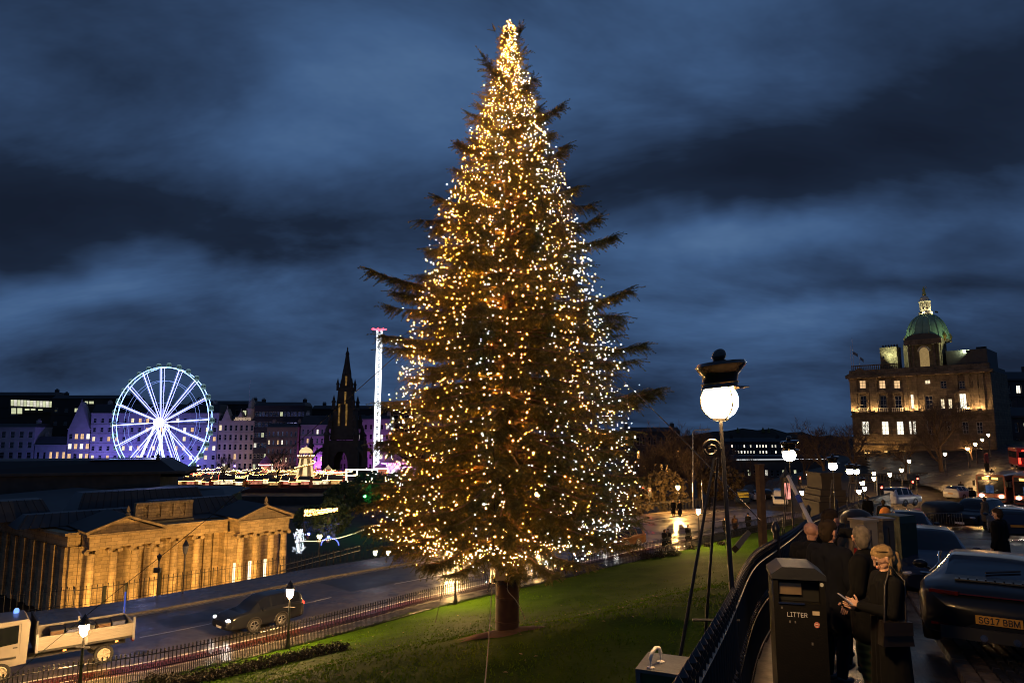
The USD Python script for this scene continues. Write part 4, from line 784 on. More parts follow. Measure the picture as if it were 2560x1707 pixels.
flood(gal, GP_((at0 + at1) / 2, ZCAP + 2.0, 4.8), GP_((at0 + at1) / 2, zA + 1.2, 8.2), 5.0, .25, SOD, 14)
# ------------------------------------------------------------------ the dark academy roof behind it
rsa = thing('academy_building', 'big unlit academy building with a long flat dark roof behind the gallery', 'museum', (*W(200, 1200, 150)[:2], -21))
T0, T1 = W(-260, 1150, 150), W(392, 1150, 165); zt_ = (T0[2] + T1[2]) / 2; zt_ = T1[2]
UA = (T1 - T0); UA[2] = 0; LA = np.linalg.norm(UA); UA /= LA; NA = np.array([UA[1], -UA[0], 0]); DST = pm('sooty_stone', (.07, .06, .05), .85, var=.3, scale=.5)
Pa = lambda a, b, q: np.array([T0[0], T0[1], 0]) + UA * a - NA * q + [0, 0, b]
mb = MB(); obox(mb, Pa, 0, -21, LA + 1, zt_ - 3.2, 26, 0); part(rsa, 'walls', mb, DST, world=True)
mb = MB(); obox(mb, Pa, -.5, zt_ - 3.2, LA + 6.5, zt_ - 2.6, 26.5, -.8); part(rsa, 'cornice', mb, DST, world=True)
mb = MB(); e = W(455, 1192, 165); q = [Pa(0, zt_ - 2.6, 0), Pa(LA + 6, zt_ - 4.0, 0), Pa(LA + 6, zt_ - 4.0, 26), Pa(0, zt_ - 2.6, 26), Pa(0, zt_, 4), Pa(LA, zt_, 4), Pa(LA, zt_, 20), Pa(0, zt_, 20)]; mb.add(np.array(q), BOXF); part(rsa, 'roof', mb, ROOFG, world=True)
part(rsa, 'acroterion', MB().lathe([(.6, zt_ - .2), (.6, zt_ + .2), (.25, zt_ + .4), (.5, zt_ + .8), (.2, zt_ + 1.3), (0, zt_ + 1.6)], Pa(LA - .5, 0, 4), 8), DST, world=True)
mb = MB(); obox(mb, Pa, LA - 15, zt_ + .01, LA - .9, zt_ + .14, 9, 3.4); part(rsa, 'glazed_roof_light', mb, pm('glass_roof', (.2, .25, .35), .12, .6, spec=.8), world=True)
# attic between academy and gallery
att = thing('dark_hall', 'low dark hall roof between the gallery skylights and the academy', 'building', (*W(520, 1240, 140)[:2], -21))
mb = MB(); a = W(330, 1242, 140); b = W(560, 1242, 150); mb.add(np.array([[a[0], a[1], -21], [b[0], b[1], -21], [b[0], b[1] + 14, -21], [a[0], a[1] + 14, -21], a, b, b + [-2, 14, 1], a + [2, 14, 1]]), BOXF); part(att, 'walls', mb, DST, world=True)
part(att, 'roof', MB().add(np.array([a + [-.5, -.5, .02], b + [.5, -.5, .02], b + [.5, 14, .9], a + [-.5, 14, .9], a + [2, 4, 1.5], b + [-2, 4, 1.5], b + [-2, 10, 1.6], a + [2, 10, 1.6]]), BOXF), LEADW, world=True)
# ------------------------------------------------------------------ the big wheel
WH = W(404, 1056, 285); RW = 22.9; YAW = -.22
wu = np.array([math.cos(YAW), math.sin(YAW), 0]); wn = np.array([-math.sin(YAW), math.cos(YAW), 0]); zz_ = np.array([0, 0, 1.0])
RIM = em('wheel_rim_light', (.26, .46, 1.0), 4.2); SPK = em('wheel_spoke_light', (.30, .32, 1.0), 5.0); DIM = em('wheel_dim_light', (.25, .38, 1.0), 1.7); HUB = em('wheel_hub_light', (.66, .62, 1.0), 30.0); LEGL = em('wheel_leg_light', (.62, .78, 1.0), 2.6)
WST = pm('white_wheel_steel', (.6, .62, .68), .4, .2); POD = em('wheel_pod_glow', (.25, .50, .55), .16, .6, 1.2); PODW = em('wheel_pod_outline', (.42, .70, .80), .35)
wheel = thing('ferris_wheel', 'tall ferris wheel with glowing blue and white spokes and closed pods', 'ferris wheel', WH - [0, 0, 24])
cp = lambda a, r, o: WH + wu * math.cos(a) * r + zz_ * math.sin(a) * r + wn * o
circ = lambda r, o, n=96: np.array([cp(t, r, o) for t in np.linspace(0, 2 * PI, n + 1)])
for o in (-1.1, 1.1): part(wheel, 'rim', MB().tube(circ(RW, o), .16, 5, cap=False), RIM, world=True)
for o in (-1.1, 1.1): part(wheel, 'inner_ring', MB().tube(circ(RW * .755, o), .045, 4, cap=False), DIM, world=True)
part(wheel, 'small_ring', MB().tube(circ(RW * .36, 0), .04, 4, cap=False), DIM, world=True)
for k in range(16):
    a = .05 + k * 2 * PI / 16; sp = MB()
    for o in (-1.1, 1.1): sp.tube([cp(a, 1.2, o * .5), cp(a, RW, o)], .19 if o < 0 else .09, 4)
    spk = part(wheel, 'spoke', sp, SPK, world=True); lat = MB(); n = 9
    for o in (-1.0, 1.0): lat.tube([cp(a + .035 * o, 3, -1), cp(a + .035 * o, RW * .97, -1)], .035, 3)
    for j in range(n):
        r = 4 + (RW - 5) * j / n; lat.tube([cp(a, r, -1.1), cp(a + .035 * (-1) ** j, r + 1.5, 1.1)], .03, 3)
    part(spk, 'lattice', lat, DIM, world=True)
for k in range(32):
    a = (k + .5) * 2 * PI / 32; tie = MB(); tie.tube([cp(a - .09, RW, -1.1), cp(a + .09, RW, 1.1)], .06, 3); part(wheel, 'rim_tie', tie, DIM, world=True)
for k in range(30):
    a = k * 2 * PI / 30 + .03; c = cp(a, RW + .75, 0); g_ = part(wheel, 'pod', MB().lathe([(.02, -1.15), (.75, -1.05), (.98, -.55), (1.0, .15), (.9, .75), (.55, 1.1), (.05, 1.2)], c, 9), POD, world=True, smooth=50)
    fr = MB().lathe([(.78, -1.06), (1.03, -.56), (1.03, -.42), (.8, -1.0)], c, 9); fr.lathe([(.95, .72), (.6, 1.13), (.1, 1.24)], c, 9)
    for j in range(6): q = j * PI / 3; fr.tube([c + [math.cos(q) * 1.02, math.sin(q) * 1.02, -.5], c + [math.cos(q) * .94, math.sin(q) * .94, .75]], .045, 3)
    part(g_, 'shell', fr, PODW, world=True)
    part(g_, 'pod_light', MB().sph(c + np.array([0, -.6, .5]), .16, 0), DIM, world=True)
part(wheel, 'hub', MB().sph(WH - wn * 1.8, 1.9, 2, ), HUB, world=True, smooth=True)
part(wheel, 'axle', MB().cyl(WH - wn * 3.4, WH + wn * 3.4, .5, n=10), WST, world=True)
for o in (-1, 1):
    for sg in (-1, 1):
        f_ = WH + wn * o * 5 + wu * sg * 9.5 - zz_ * 25; m_ = MB()
        for dx in (-.5, .5): m_.tube([WH + wn * o * 3 + wu * dx * .5, f_ + wu * dx], .20 if o < 0 else .1, 5)
        for j in range(10): t = (j + .5) / 10; p0 = (WH + wn * o * 3) * (1 - t) + f_ * t; m_.tube([p0 - wu * .5 * (.5 + t / 2), p0 + wu * .5 * (.5 + t / 2) - zz_ * 1.4], .06, 3)
        part(wheel, 'leg', m_, LEGL, world=True)
part(wheel, 'platform', MB().box(WH - zz_ * 25.4, (26, 14, .8), YAW), WST, world=True)
# ------------------------------------------------------------------ star-flyer tower
TW = W(942, 1092, 270); TT = W(948, 827, 270); TWL = em('tower_white_light', (.90, .97, 1.0), 2.2); TRED = em('tower_red_light', (1.0, .06, .10), 6.0)
tow = thing('ride_tower', 'slim brightly lit white lattice ride tower with a red top', 'tower', (TW[0], TW[1], TW[2] - 14)); m_ = MB(); hT = TT[2] - TW[2]
wv = lambda z, k: np.array([TW[0] + .85 * (1 if k in (1, 2) else -1), TW[1] + 1.0 * (1 if k > 1 else -1), z])
mm = MB()
for k in range(4): mm.tube([wv(TW[2] - 14, k), wv(TT[2], k)], .17, 4)
part(tow, 'mast', mm, TWL, world=True); lt_ = MB(); nz = int((hT + 14) / 1.35)
for j in range(nz):
    z0 = TW[2] - 14 + j * 1.35
    for k in range(4):
        k2 = (k + 1) % 4; lt_.tube([wv(z0, k), wv(z0 + 1.35, k2)] if j % 2 else [wv(z0, k2), wv(z0 + 1.35, k)], .11, 3); lt_.tube([wv(z0, k), wv(z0, k2)], .08, 3)
part(tow, 'lattice', lt_, TWL, world=True)
tp = MB()
for k in range(8): a = k * PI / 4; tp.tube([TT + [0, 0, .2], TT + [math.cos(a) * 3.0, math.sin(a) * 3.0, .7]], .16, 4)
part(tow, 'top_star', tp, TRED, world=True); part(tow, 'top_cap', MB().cyl(TT + [0, 0, .8], TT + [0, 0, 1.6], 1.2, .5, 8), WST, world=True)
# ------------------------------------------------------------------ gothic monument
SOOT = pm('blackened_sandstone', (.032, .026, .02), .9, var=.35, scale=.5); MB_ = W(858, 1216, 335); MT = W(860, 866, 335)
mon = thing('gothic_monument', 'blackened gothic spire monument with pinnacles and tall arches', 'monument', MB_); K = (MT[2] - MB_[2]) / 62.0
mp_ = lambda x, y, z: MB_ + np.array([x, y, z]) * K
def pinn(parent, x, y, z, w, h, nm='pinnacle'):
    m_ = MB().box(mp_(x, y, z + h * .25), np.array([w, w, h * .5]) * K, .3); c = mp_(x, y, 0); m_.lathe([(w * .85 * K, MB_[2] + (z + h * .5) * K), (w * .35 * K, MB_[2] + (z + h * .68) * K), (w * .42 * K, MB_[2] + (z + h * .72) * K), (.05 * K, MB_[2] + (z + h) * K)], (c[0], c[1], 0), 6); return part(parent, nm, m_, SOOT, world=True)
for sx in (-1, 1):
    for sy in (-1, 1):
        part(mon, 'pier', MB().box(mp_(sx * 6.3, sy * 6.3, 9), np.array([3.0, 3.0, 18]) * K, 0, .9), SOOT, world=True); pinn(mon, sx * 6.3, sy * 6.3, 18, 2.2, 9)
        part(mon, 'outer_pier', MB().box(mp_(sx * 11.5, sy * 11.5, 6.5), np.array([2.4, 2.4, 13]) * K, 0, .9), SOOT, world=True); pinn(mon, sx * 11.5, sy * 11.5, 13, 1.9, 9)
        part(mon, 'flying_buttress', MB().tube(np.array([mp_(sx * 11.5, sy * 11.5, 12), mp_(sx * 9.5, sy * 9.5, 15.5), mp_(sx * 6.3, sy * 6.3, 17.5)]), .7 * K, 4), SOOT, world=True)
        pinn(mon, sx * 4.3, sy * 4.3, 33.5, 1.4, 6.5); pinn(mon, sx * 3.1, sy * 3.1, 42, 1.1, 5.5); pinn(mon, sx * 5.4, sy * 5.4, 25, 1.6, 7)
def arch_wall(o, U, N, w, h, aw, ah, th):
    t = np.linspace(0, 1, 7); R_ = aw / 2
    L_ = [(-R_, 0)] + [(-R_, ah * .55)] + [(-R_ * math.cos(a * PI / 2) ** .8, ah * .55 + ah * .45 * math.sin(a * PI / 2)) for a in t[1:]] ; Rr = [(-x, y) for x, y in L_[::-1][1:]]
    poly = [(-w / 2, 0)] + L_ + Rr + [(w / 2, 0), (w / 2, h), (-w / 2, h)]; return MB().prism(poly, -th / 2, th / 2, o=o, U=U, Nn=N)
for U_, N_, o_ in (((1, 0, 0), (0, 1, 0), (0, -6.3, 0)), ((1, 0, 0), (0, 1, 0), (0, 6.3, 0)), ((0, 1, 0), (1, 0, 0), (-6.3, 0, 0)), ((0, 1, 0), (1, 0, 0), (6.3, 0, 0))):
    part(mon, 'arch', arch_wall(mp_(*o_), np.array(U_, float), np.array(N_, float), 12 * K, 20 * K, 6.6 * K, 15.5 * K, 1.6 * K), SOOT, world=True)
part(mon, 'upper_tower', MB().box(mp_(0, 0, 27), np.array([10.5, 10.5, 13]) * K, 0, .84), SOOT, world=True)
part(mon, 'gallery_stage', MB().box(mp_(0, 0, 34), np.array([10.2, 10.2, 1.0]) * K), SOOT, world=True); part(mon, 'third_stage', MB().box(mp_(0, 0, 38.5), np.array([6.8, 6.8, 8.5]) * K, 0, .84), SOOT, world=True)
part(mon, 'gallery_stage', MB().box(mp_(0, 0, 43), np.array([6.8, 6.8, .8]) * K), SOOT, world=True); part(mon, 'fourth_stage', MB().box(mp_(0, 0, 46.5), np.array([4.4, 4.4, 6.5]) * K, 0, .75), SOOT, world=True)
c = mp_(0, 0, 0); part(mon, 'spire', MB().lathe([(2.1 * K, c[2] + 49.5 * K), (1.3 * K, c[2] + 54 * K), (.75 * K, c[2] + 58 * K), (.9 * K, c[2] + 58.6 * K), (.2 * K, c[2] + 60.5 * K), (.35 * K, c[2] + 61 * K), (0, c[2] + 62 * K)], (c[0], c[1], 0), 8), SOOT, world=True)
AMB = em('monument_lit_lancet', (1.0, .55, .15), .26, .8, .8)
for x, z, h in ((-1.6, 26.5, 9.5), (1.6, 26.5, 9.5), (.4, 36, 5.5), (.3, 44.2, 4.2)):
    y = -5.32 if z < 30 else (-3.45 if z < 40 else -2.25); part(mon, 'lit_lancet', MB().box(mp_(x, y + .2, z + h / 2), np.array([.75, .25, h]) * K), AMB, world=True)
# ------------------------------------------------------------------ christmas market
rm = random.Random(9); MY = 262
plat = struct('market_terrace', MB().bx((W(440, 1210, MY)[0], MY - 14, -23), (W(1010, 1210, MY)[0], MY + 70, W(600, 1212, MY)[2])), pm('terrace_wall', (.09, .04, .03), .85, var=.3, scale=.3))
zmk = W(600, 1212, MY)[2]
struct('terrace_base', MB().bx((W(330, 1244, MY)[0], MY - 26, -23), (W(900, 1244, MY)[0], MY - 14.003, W(600, 1232, MY - 14)[2])), DST)
HUTW = [pm('market_hut_wood_%s' % n, c, .75, var=.3, scale=1) for n, c in (('brown', (.22, .12, .05)), ('red', (.30, .05, .03)), ('honey', (.34, .2, .08)))]
HUTR = pm('hut_roof_shingle', (.09, .06, .05), .8); FEST = [em('festoon_warm', (1.0, .50, .12), 14.0), em('festoon_white', (1.0, .74, .36), 9.0), em('festoon_red', (1.0, .12, .06), 6.0), em('festoon_violet', (.75, .3, 1.0), 5.0)]
SHOPL = [em('hut_counter_light', (1.0, .55, .18), 1.1, .8, .9), em('hut_counter_rose', (1.0, .34, .2), .9, .8, .9), em('hut_counter_white', (1.0, .75, .45), 1.8, .8, .9)]
hut0 = {}
def hut(i, x, y, z, rz, w, kind, label):
    key = kind
    if key in hut0: return dup(hut0[key], (x, y, z), rz, label, 'market huts on the terrace', s=w)
    t = thing('market_hut', label, 'market stall', (x, y, z), rz, 'market huts on the terrace'); hut0[key] = t
    m_ = MB(); m_.bx((-2, -1.2, 0), (2, -1.1, 1.0)); m_.bx((-2, -1.1, 0), (-1.9, 1.2, 2.5)); m_.bx((1.9, -1.1, 0), (2, 1.2, 2.5)); m_.bx((-1.9, 1.1, 0), (1.9, 1.2, 2.5)); part(t, 'walls', m_, HUTW[key % 3])
    part(t, 'roof', MB().prism([(-1.6, 2.35), (0, 3.6), (1.5, 2.35), (1.5, 2.5), (0, 3.78), (-1.6, 2.5)], -2.3, 2.3, U=(0, 1, 0), Nn=(1, 0, 0)), HUTR); part(t, 'lit_counter', MB().bx((-1.85, .3, 1.0), (1.85, .4, 2.4)), SHOPL[key % 3]); part(t, 'counter', MB().bx((-2.1, -1.5, 1.0), (2.1, -1.0, 1.08)), HUTW[(key + 1) % 3])
    b = bulbs(np.c_[np.linspace(-2.3, 2.3, 13), np.full(13, -1.65), np.full(13, 2.4)], .11); part(t, 'eaves_bulbs', b, FEST[(0, 1, 0, 2)[key % 4]]); b = bulbs(np.c_[np.full(9, -2.35), np.r_[np.linspace(-1.6, 0, 5), np.linspace(.4, 1.5, 4)], np.r_[np.linspace(2.5, 3.7, 5), np.linspace(3.4, 2.5, 4)]], .10); part(t, 'gable_bulbs', b, FEST[(1, 0, 2, 0)[key % 4]]); return t
i = 0
for row, (yy, n) in enumerate(((MY - 11, 17), (MY - 2, 15), (MY + 9, 14))):
    for k in range(n):
        px = 452 + (862 - 452) * (k + .5 * (row % 2)) / n + rm.uniform(-4, 4); x = W(px, 1200, yy)[0]
        hut(i, x, yy + rm.uniform(-2, 2), zmk + row * .35, rm.uniform(-.5, .5), rm.uniform(.85, 1.2), rm.randrange(6), 'small gabled wooden market hut outlined in warm lights on the terrace'); i += 1
for k, (p0, p1, y0, sag) in enumerate(((455, 620, 1188, 10), (560, 720, 1184, 9), (640, 770, 1190, 8), (788, 925, 1180, 8), (720, 860, 1192, 6), (480, 700, 1196, 6), (800, 880, 1178, 3), (600, 700, 1180, 8))):
    n = 34; t = np.linspace(0, 1, n); P = np.array([W(p0 + (p1 - p0) * u, y0 + sag * 4 * u * (1 - u), MY - 6 + 3 * (k % 4)) for u in t]); s_ = thing('festoon_string', 'festoon of warm bulbs slung over the market huts', 'string lights', P[0], group='festoons over the market'); part(s_, 'cable', MB().tube(P, .03, 3), CORD, world=True); part(s_, 'bulbs', bulbs(P, .17), FEST[(0, 1, 0, 1, 2, 0, 1, 0)[k]], world=True)
    for e in (0, -1): part(s_, 'mast', MB().cyl((P[e][0], P[e][1], zmk), P[e] + [0, 0, .3], .07, n=5), IRON, world=True)
for k in range(22):
    p0 = 448 + 400 * rm.random(); wd_ = rm.uniform(50, 110); y0 = rm.uniform(1170, 1198); yy = MY - 12 + rm.random() * 22; n = int(wd_ / 3.2); t = np.linspace(0, 1, n); P = np.array([W(p0 + wd_ * u, y0 + rm.uniform(-2, 2) + 5 * 4 * u * (1 - u) + (4 if k % 2 else -4) * u, yy) for u in t]); P = P[[proj(q)[0] < 862 for q in P]]
    if len(P) < 4: continue
    s_ = thing('festoon_string', 'thin zigzag string of golden bulbs crossing above the market roofs', 'string lights', P[0], group='zigzag strings over the market'); part(s_, 'cable', MB().tube(P, .025, 3), CORD, world=True); part(s_, 'bulbs', bulbs(P, np.array([rm.uniform(.09, .2) for _ in P])), FEST[(0, 0, 1, 0, 2)[k % 5]], world=True); part(s_, 'mast', MB().cyl((P[0][0], P[0][1], zmk), P[0] + [0, 0, .3], .06, n=5), IRON, world=True)
for k in range(9):
    px = 470 + 44 * k + rm.uniform(-10, 10); yy = MY + rm.uniform(2, 16); p = W(px, 1190, yy); hh = rm.uniform(4.5, 7.5); t = thing('market_kiosk', 'tall round lit market kiosk with a pointed canopy, standing among the huts', 'market stall', (p[0], p[1], zmk), group='tall kiosks among the huts'); part(t, 'canopy', MB().lathe([(2.2, hh * .6), (2.1, hh * .68), (.9, hh * .85), (0, hh)], (0, 0, 0), 10), em('glowing_canvas_%d' % (k % 3), ((1.0, .55, .2), (1.0, .3, .18), (1.0, .72, .4))[k % 3], .55, .5, .6)); part(t, 'core', MB().cyl((0, 0, 0), (0, 0, hh * .6), 1.3, n=8), SHOPL[k % 3]); part(t, 'rim_bulbs', bulbs(np.c_[np.cos(np.arange(20) * .314) * 2.2, np.sin(np.arange(20) * .314) * 2.2, np.full(20, hh * .62)], .12), FEST[k % 2])
# helter-skelter
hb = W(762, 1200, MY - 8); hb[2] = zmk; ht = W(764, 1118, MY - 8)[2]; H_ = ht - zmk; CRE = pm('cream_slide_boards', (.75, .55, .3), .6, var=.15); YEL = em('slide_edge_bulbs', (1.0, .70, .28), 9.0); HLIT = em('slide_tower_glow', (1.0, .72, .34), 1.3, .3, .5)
hel = thing('helter_skelter', 'lit cream helter-skelter slide tower with a striped dome', 'fairground ride', hb)
for k in range(12):
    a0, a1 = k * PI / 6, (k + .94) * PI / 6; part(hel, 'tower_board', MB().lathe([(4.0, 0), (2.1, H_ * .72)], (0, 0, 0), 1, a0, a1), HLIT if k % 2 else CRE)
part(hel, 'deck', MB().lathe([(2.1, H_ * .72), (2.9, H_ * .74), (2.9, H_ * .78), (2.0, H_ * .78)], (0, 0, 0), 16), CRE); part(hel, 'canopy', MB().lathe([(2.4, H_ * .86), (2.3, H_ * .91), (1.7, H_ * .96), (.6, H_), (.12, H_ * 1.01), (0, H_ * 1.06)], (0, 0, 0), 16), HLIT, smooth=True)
for k in range(6): part(hel, 'canopy_post', MB().cyl((2.2 * math.cos(k * PI / 3), 2.2 * math.sin(k * PI / 3), H_ * .78), (2.2 * math.cos(k * PI / 3), 2.2 * math.sin(k * PI / 3), H_ * .87), .09, n=5), CRE)
t = np.linspace(0, 1, 70); a = 1.2 + t * 4.6 * PI; r = 4.5 - 1.9 * t; P = np.c_[np.cos(a) * r, np.sin(a) * r, .6 + t * H_ * .70]; part(hel, 'slide', MB().tube(P, .28, 5), CRE); part(hel, 'slide_bulbs', bulbs(P + np.c_[np.cos(a) * .35, np.sin(a) * .35, t * 0 + .35], .14), YEL)
part(hel, 'deck_bulbs', bulbs(np.c_[np.cos(np.arange(22)) * 2.95, np.sin(np.arange(22)) * 2.95, np.full(22, H_ * .79)], .14), YEL); part(hel, 'foot', MB().lathe([(4.6, 0), (4.6, .5), (4.0, .6)], (0, 0, 0), 16), CRE)
# lit entrance frame and the violet carousel glow behind the tree
ent = thing('market_gate', 'bright white framed market gate right of the helter-skelter', 'gate', W(895, 1205, MY - 14)); g_ = W(895, 1205, MY - 14); FW_ = em('gate_bulb_frame', (1.0, .78, .45), 7.0)
for px in (866, 893, 929): a = W(px, 1208, MY - 14); b = W(px, 1172, MY - 14); part(ent, 'gate_post', MB().tube([a, b], .22, 4), FW_, world=True)
for py in (1173, 1187, 1203): part(ent, 'gate_beam', MB().tube([W(866, py + 1, MY - 14), W(929, py, MY - 14)], .2, 4), FW_, world=True)
for k, (px, py, w, h, mat) in enumerate(((985, 1150, 60, 38, 3), (1030, 1160, 40, 30, 3), (955, 1165, 40, 28, 1), (1005, 1175, 60, 20, 2), (665, 1145, 34, 14, 1))):
    a = W(px, py, MY + 6 + k); t = thing('carousel', ('violet lit carousel canopy behind the spruce', 'small violet lit ride half hidden by the spruce', 'white lit ride beside the ride tower', 'red lit ride low behind the spruce', 'small white lit kiosk above the huts left of the slide')[k], 'fairground ride', (a[0], a[1], zmk if k < 4 else zmk)); s_ = w / 1707 * MY / 2; zt_h = a[2] + h / 1707 * MY / 2 - zmk
    part(t, 'canopy', MB().lathe([(s_, zt_h * .62), (s_, zt_h * .72), (s_ * .5, zt_h * .86), (0.05, zt_h)], (0, 0, 0), 12), pm('violet_canvas', (.3, .12, .4), .7)); part(t, 'canopy_lights', bulbs(np.c_[np.cos(np.arange(40) * .157) * s_, np.sin(np.arange(40) * .157) * s_, np.full(40, zt_h * .66)], .2), FEST[mat]); part(t, 'core', MB().cyl((0, 0, 0), (0, 0, zt_h * .62), s_ * .55, n=10), SHOPL[mat % 3] if mat != 3 else em('ride_core_violet', (.8, .5, 1.0), 1.6, .5, .6))
# ------------------------------------------------------------------ the terrace of shops and hotels across the gardens
PY = 372.0
STN = {k: pm('street_stone_' + k, c, .85, var=.2, scale=.25) for k, c in dict(grey=(.26, .25, .26), buff=(.32, .26, .2), dark=(.05, .045, .045), red=(.22, .15, .12), black=(.02, .02, .022)).items()}
ROOFD = pm('town_roof_slate', (.022, .024, .03), .6, var=.3, scale=.3); rb_ = random.Random(4)
def shop_block(name, label, px0, px1, py, mat, rows, cols, lit=.2, win=(.5, .62), d=PY, zb=-18, group=None, gable=None, mansard=0, litm=None, band=True, skip_rows=(), dark=None, deep=14):
    A, B = W(px0, py, d), W(px1, py, d); zt = (A[2] + B[2]) / 2; w = B[0] - A[0]; h = zt - zb
    t = thing(name, label, 'building', ((A[0] + B[0]) / 2, d, zb), group=group); U_, N_ = np.array([1., 0, 0]), np.array([0, -1., 0]); holes = []; ch = h / (rows + .25)
    for r in range(rows):
        if r in skip_rows: continue
        for c in range(cols):
            x0 = w * (c + .5) / cols; ww = w / cols * win[0] / 2; y0 = ch * (r + .22); holes.append((x0 - ww, y0, x0 + ww, y0 + ch * win[1]))
    mb = MB(); P = wall_grid(mb, (A[0], d, zb), U_, N_, w, h, holes, .4); obox(mb, P, 0, 0, w, h - .01, deep, deep - .1); obox(mb, P, 0, 0, .1, h - .01, deep, .01); obox(mb, P, w - .1, 0, w, h - .01, deep, .01); part(t, 'wall', mb, STN[mat], world=True)
    for q in holes:
        on = rb_.random() < lit; window(t, P, U_, N_, q, rb_.choice(litm or LIT) if on else (dark or DARKP), .35, frame=True, bars=(1, 0) if on else (0, 1), fw=.14)
    m_ = MB(); obox(m_, P, -.2, h - .35, w + .2, h + .1, deep, -.5)
    if band:
        for r in range(1, rows): obox(m_, P, 0, ch * r - .05, w, ch * r + .18, -.003, -.22)
    part(t, 'cornice', m_, STN[mat], world=True); hr = mansard or 2.0
    part(t, 'roof', MB().add(np.array([P(-.1, h + .1, -.1), P(w + .1, h + .1, -.1), P(w + .1, h + .1, deep), P(-.1, h + .1, deep), P(.6, h + hr, 2.2), P(w - .6, h + hr, 2.2), P(w - .6, h + hr, deep - 2), P(.6, h + hr, deep - 2)]), BOXF), ROOFD, world=True)
    for f in (.08, .92): 
        m_ = MB(); obox(m_, P, w * f - .9, h + .1, w * f + .9, h + hr + 1.8, 8, 6.2); 
        for j in (-.5, 0, .5): c_ = P(w * f + j, h + hr + 1.8, 7); m_.cyl(c_, c_ + [0, 0, .7], .17, n=5)
        part(t, 'chimney', m_, STN[mat], world=True)
    return t, P, w, h
def gable(t, P, x0, x1, z, hg, mat, wins=True, litm=None):
    m_ = (x0 + x1) / 2; o = P(0, 0, 0); mb = MB().prism([(x0, z), (x1, z), (x1 - (x1 - x0) * .12, z + hg * .22), (m_ + (x1 - x0) * .12, z + hg * .78), (m_, z + hg), (m_ - (x1 - x0) * .12, z + hg * .78), (x0 + (x1 - x0) * .12, z + hg * .22)], -.6, 4, o=(o[0], o[1], o[2]), U=(1, 0, 0), Nn=(0, 1, 0)); g_ = part(t, 'gable', mb, STN[mat], world=True)
    if wins:
        for f in (-.16, .02, .2): part(g_, 'gable_window', MB().box(P(m_ + (x1 - x0) * f * .8, z + hg * .22, .62), ((x1 - x0) * .10, .1, hg * .16)), rb_.choice(litm or LIT) if rb_.random() < .6 else DARKP, world=True)
    part(g_, 'finial', MB().lathe([(.3, 0), (.15, .6), (.28, .9), (0, 1.8)], P(m_, z + hg, 0), 6), STN[mat], world=True)
T = shop_block
T('shop_building', 'dim blue lit block with a flat front at the far left edge', -90, 88, 1068, 'grey', 4, 8, .06)
T('shop_building', 'low pale arched shopfront with lit dormers left of the gabled building', 88, 168, 1112, 'grey', 1, 5, .8, win=(.45, .7), mansard=4.5)
t, P, w, h = T('shop_building', 'violet lit stone building with one tall pointed gable left of the big wheel', 170, 228, 1072, 'grey', 4, 4, .75, win=(.62, .55)); gable(t, P, .5, w - .5, h, 14.5 * (w / 12.5), 'grey')
T('shop_building', 'long violet lit five storey hotel front behind the big wheel', 229, 548, 1033, 'grey', 6, 17, .33, win=(.42, .5), mansard=5)
t, P, w, h = T('department_store', 'ornate brown stone department store with gables and a corner turret', 545, 637, 1052, 'buff', 5, 7, .08, win=(.5, .6), mansard=3); gable(t, P, 2, 7.5, h, 6.5, 'buff', False); gable(t, P, 10, 14.5, h, 5, 'buff', False)
LETJ = em('store_letters', (1.0, .72, .5), .55); tx = meshkit.text_mesh('JENNERS', 1.5, .1, True); s_ = numbered(t, 'store_sign'); o = P(w * .44, h + .35, -.75)
v = tx.vertices; L_, _ = LOC[t]; usdkit.mesh(stage, s_, (np.stack([v[:, 0], -v[:, 2], v[:, 1]], 1) + o - L_, tx.faces), LETJ)
m_ = MB(); oc = P(w * .86, h, 3); m_.lathe([(2.9, 0), (2.9, 6), (3.2, 6.2), (3.2, 6.8), (2.4, 7.0), (2.2, 9), (.9, 11.5), (.3, 12.5), (0, 13)], oc, 10); part(t, 'turret', m_, STN['buff'], world=True, smooth=40); part(t, 'flagpole', MB().cyl(oc + [-2, 0, 6], oc + [-2, 0, 23], .12, .05, 5), WST, world=True)
T('office_block', 'dark glass office block with a strip of pale lit windows right of the department store', 637, 762, 1014, 'black', 6, 14, .18, win=(.86, .45), litm=LITC)
T('shop_building', 'dark block with a row of small arched lit dormers', 668, 745, 1068, 'red', 5, 7, .1, win=(.4, .55), d=PY - 14, deep=10)
T('shop_building', 'violet lit grand hotel block with round dormers left of the monument', 752, 836, 1062, 'grey', 5, 7, .22, win=(.42, .55), d=PY - 12, mansard=5, deep=11)
T('shop_building', 'violet lit front seen through the arches of the gothic monument', 836, 868, 1060, 'grey', 5, 4, .3)
T('shop_building', 'violet lit shop block with bright upper windows behind the ride tower', 868, 975, 1048, 'grey', 5, 8, .35, win=(.5, .5), litm=[LIT[2], LITC[1]])
T('office_block', 'dark building with a curved band of bright office windows at far left', -60, 138, 988, 'black', 7, 1, 0, d=PY + 40, win=(.1, .1))
t, P, w, h = T('office_block', 'wide dark office building with a flat roof behind the gabled house', 130, 330, 996, 'black', 5, 8, .1, d=PY + 30, win=(.4, .3), litm=LITC)
T('office_block', 'dark roofline block stretching behind the monument and tower', 780, 1060, 1022, 'black', 4, 10, .08, d=PY + 25, litm=LITC)
T('office_block', 'dark distant block between the big wheel and the department store', 470, 640, 1010, 'black', 4, 9, .04, d=PY + 30, litm=LITC)
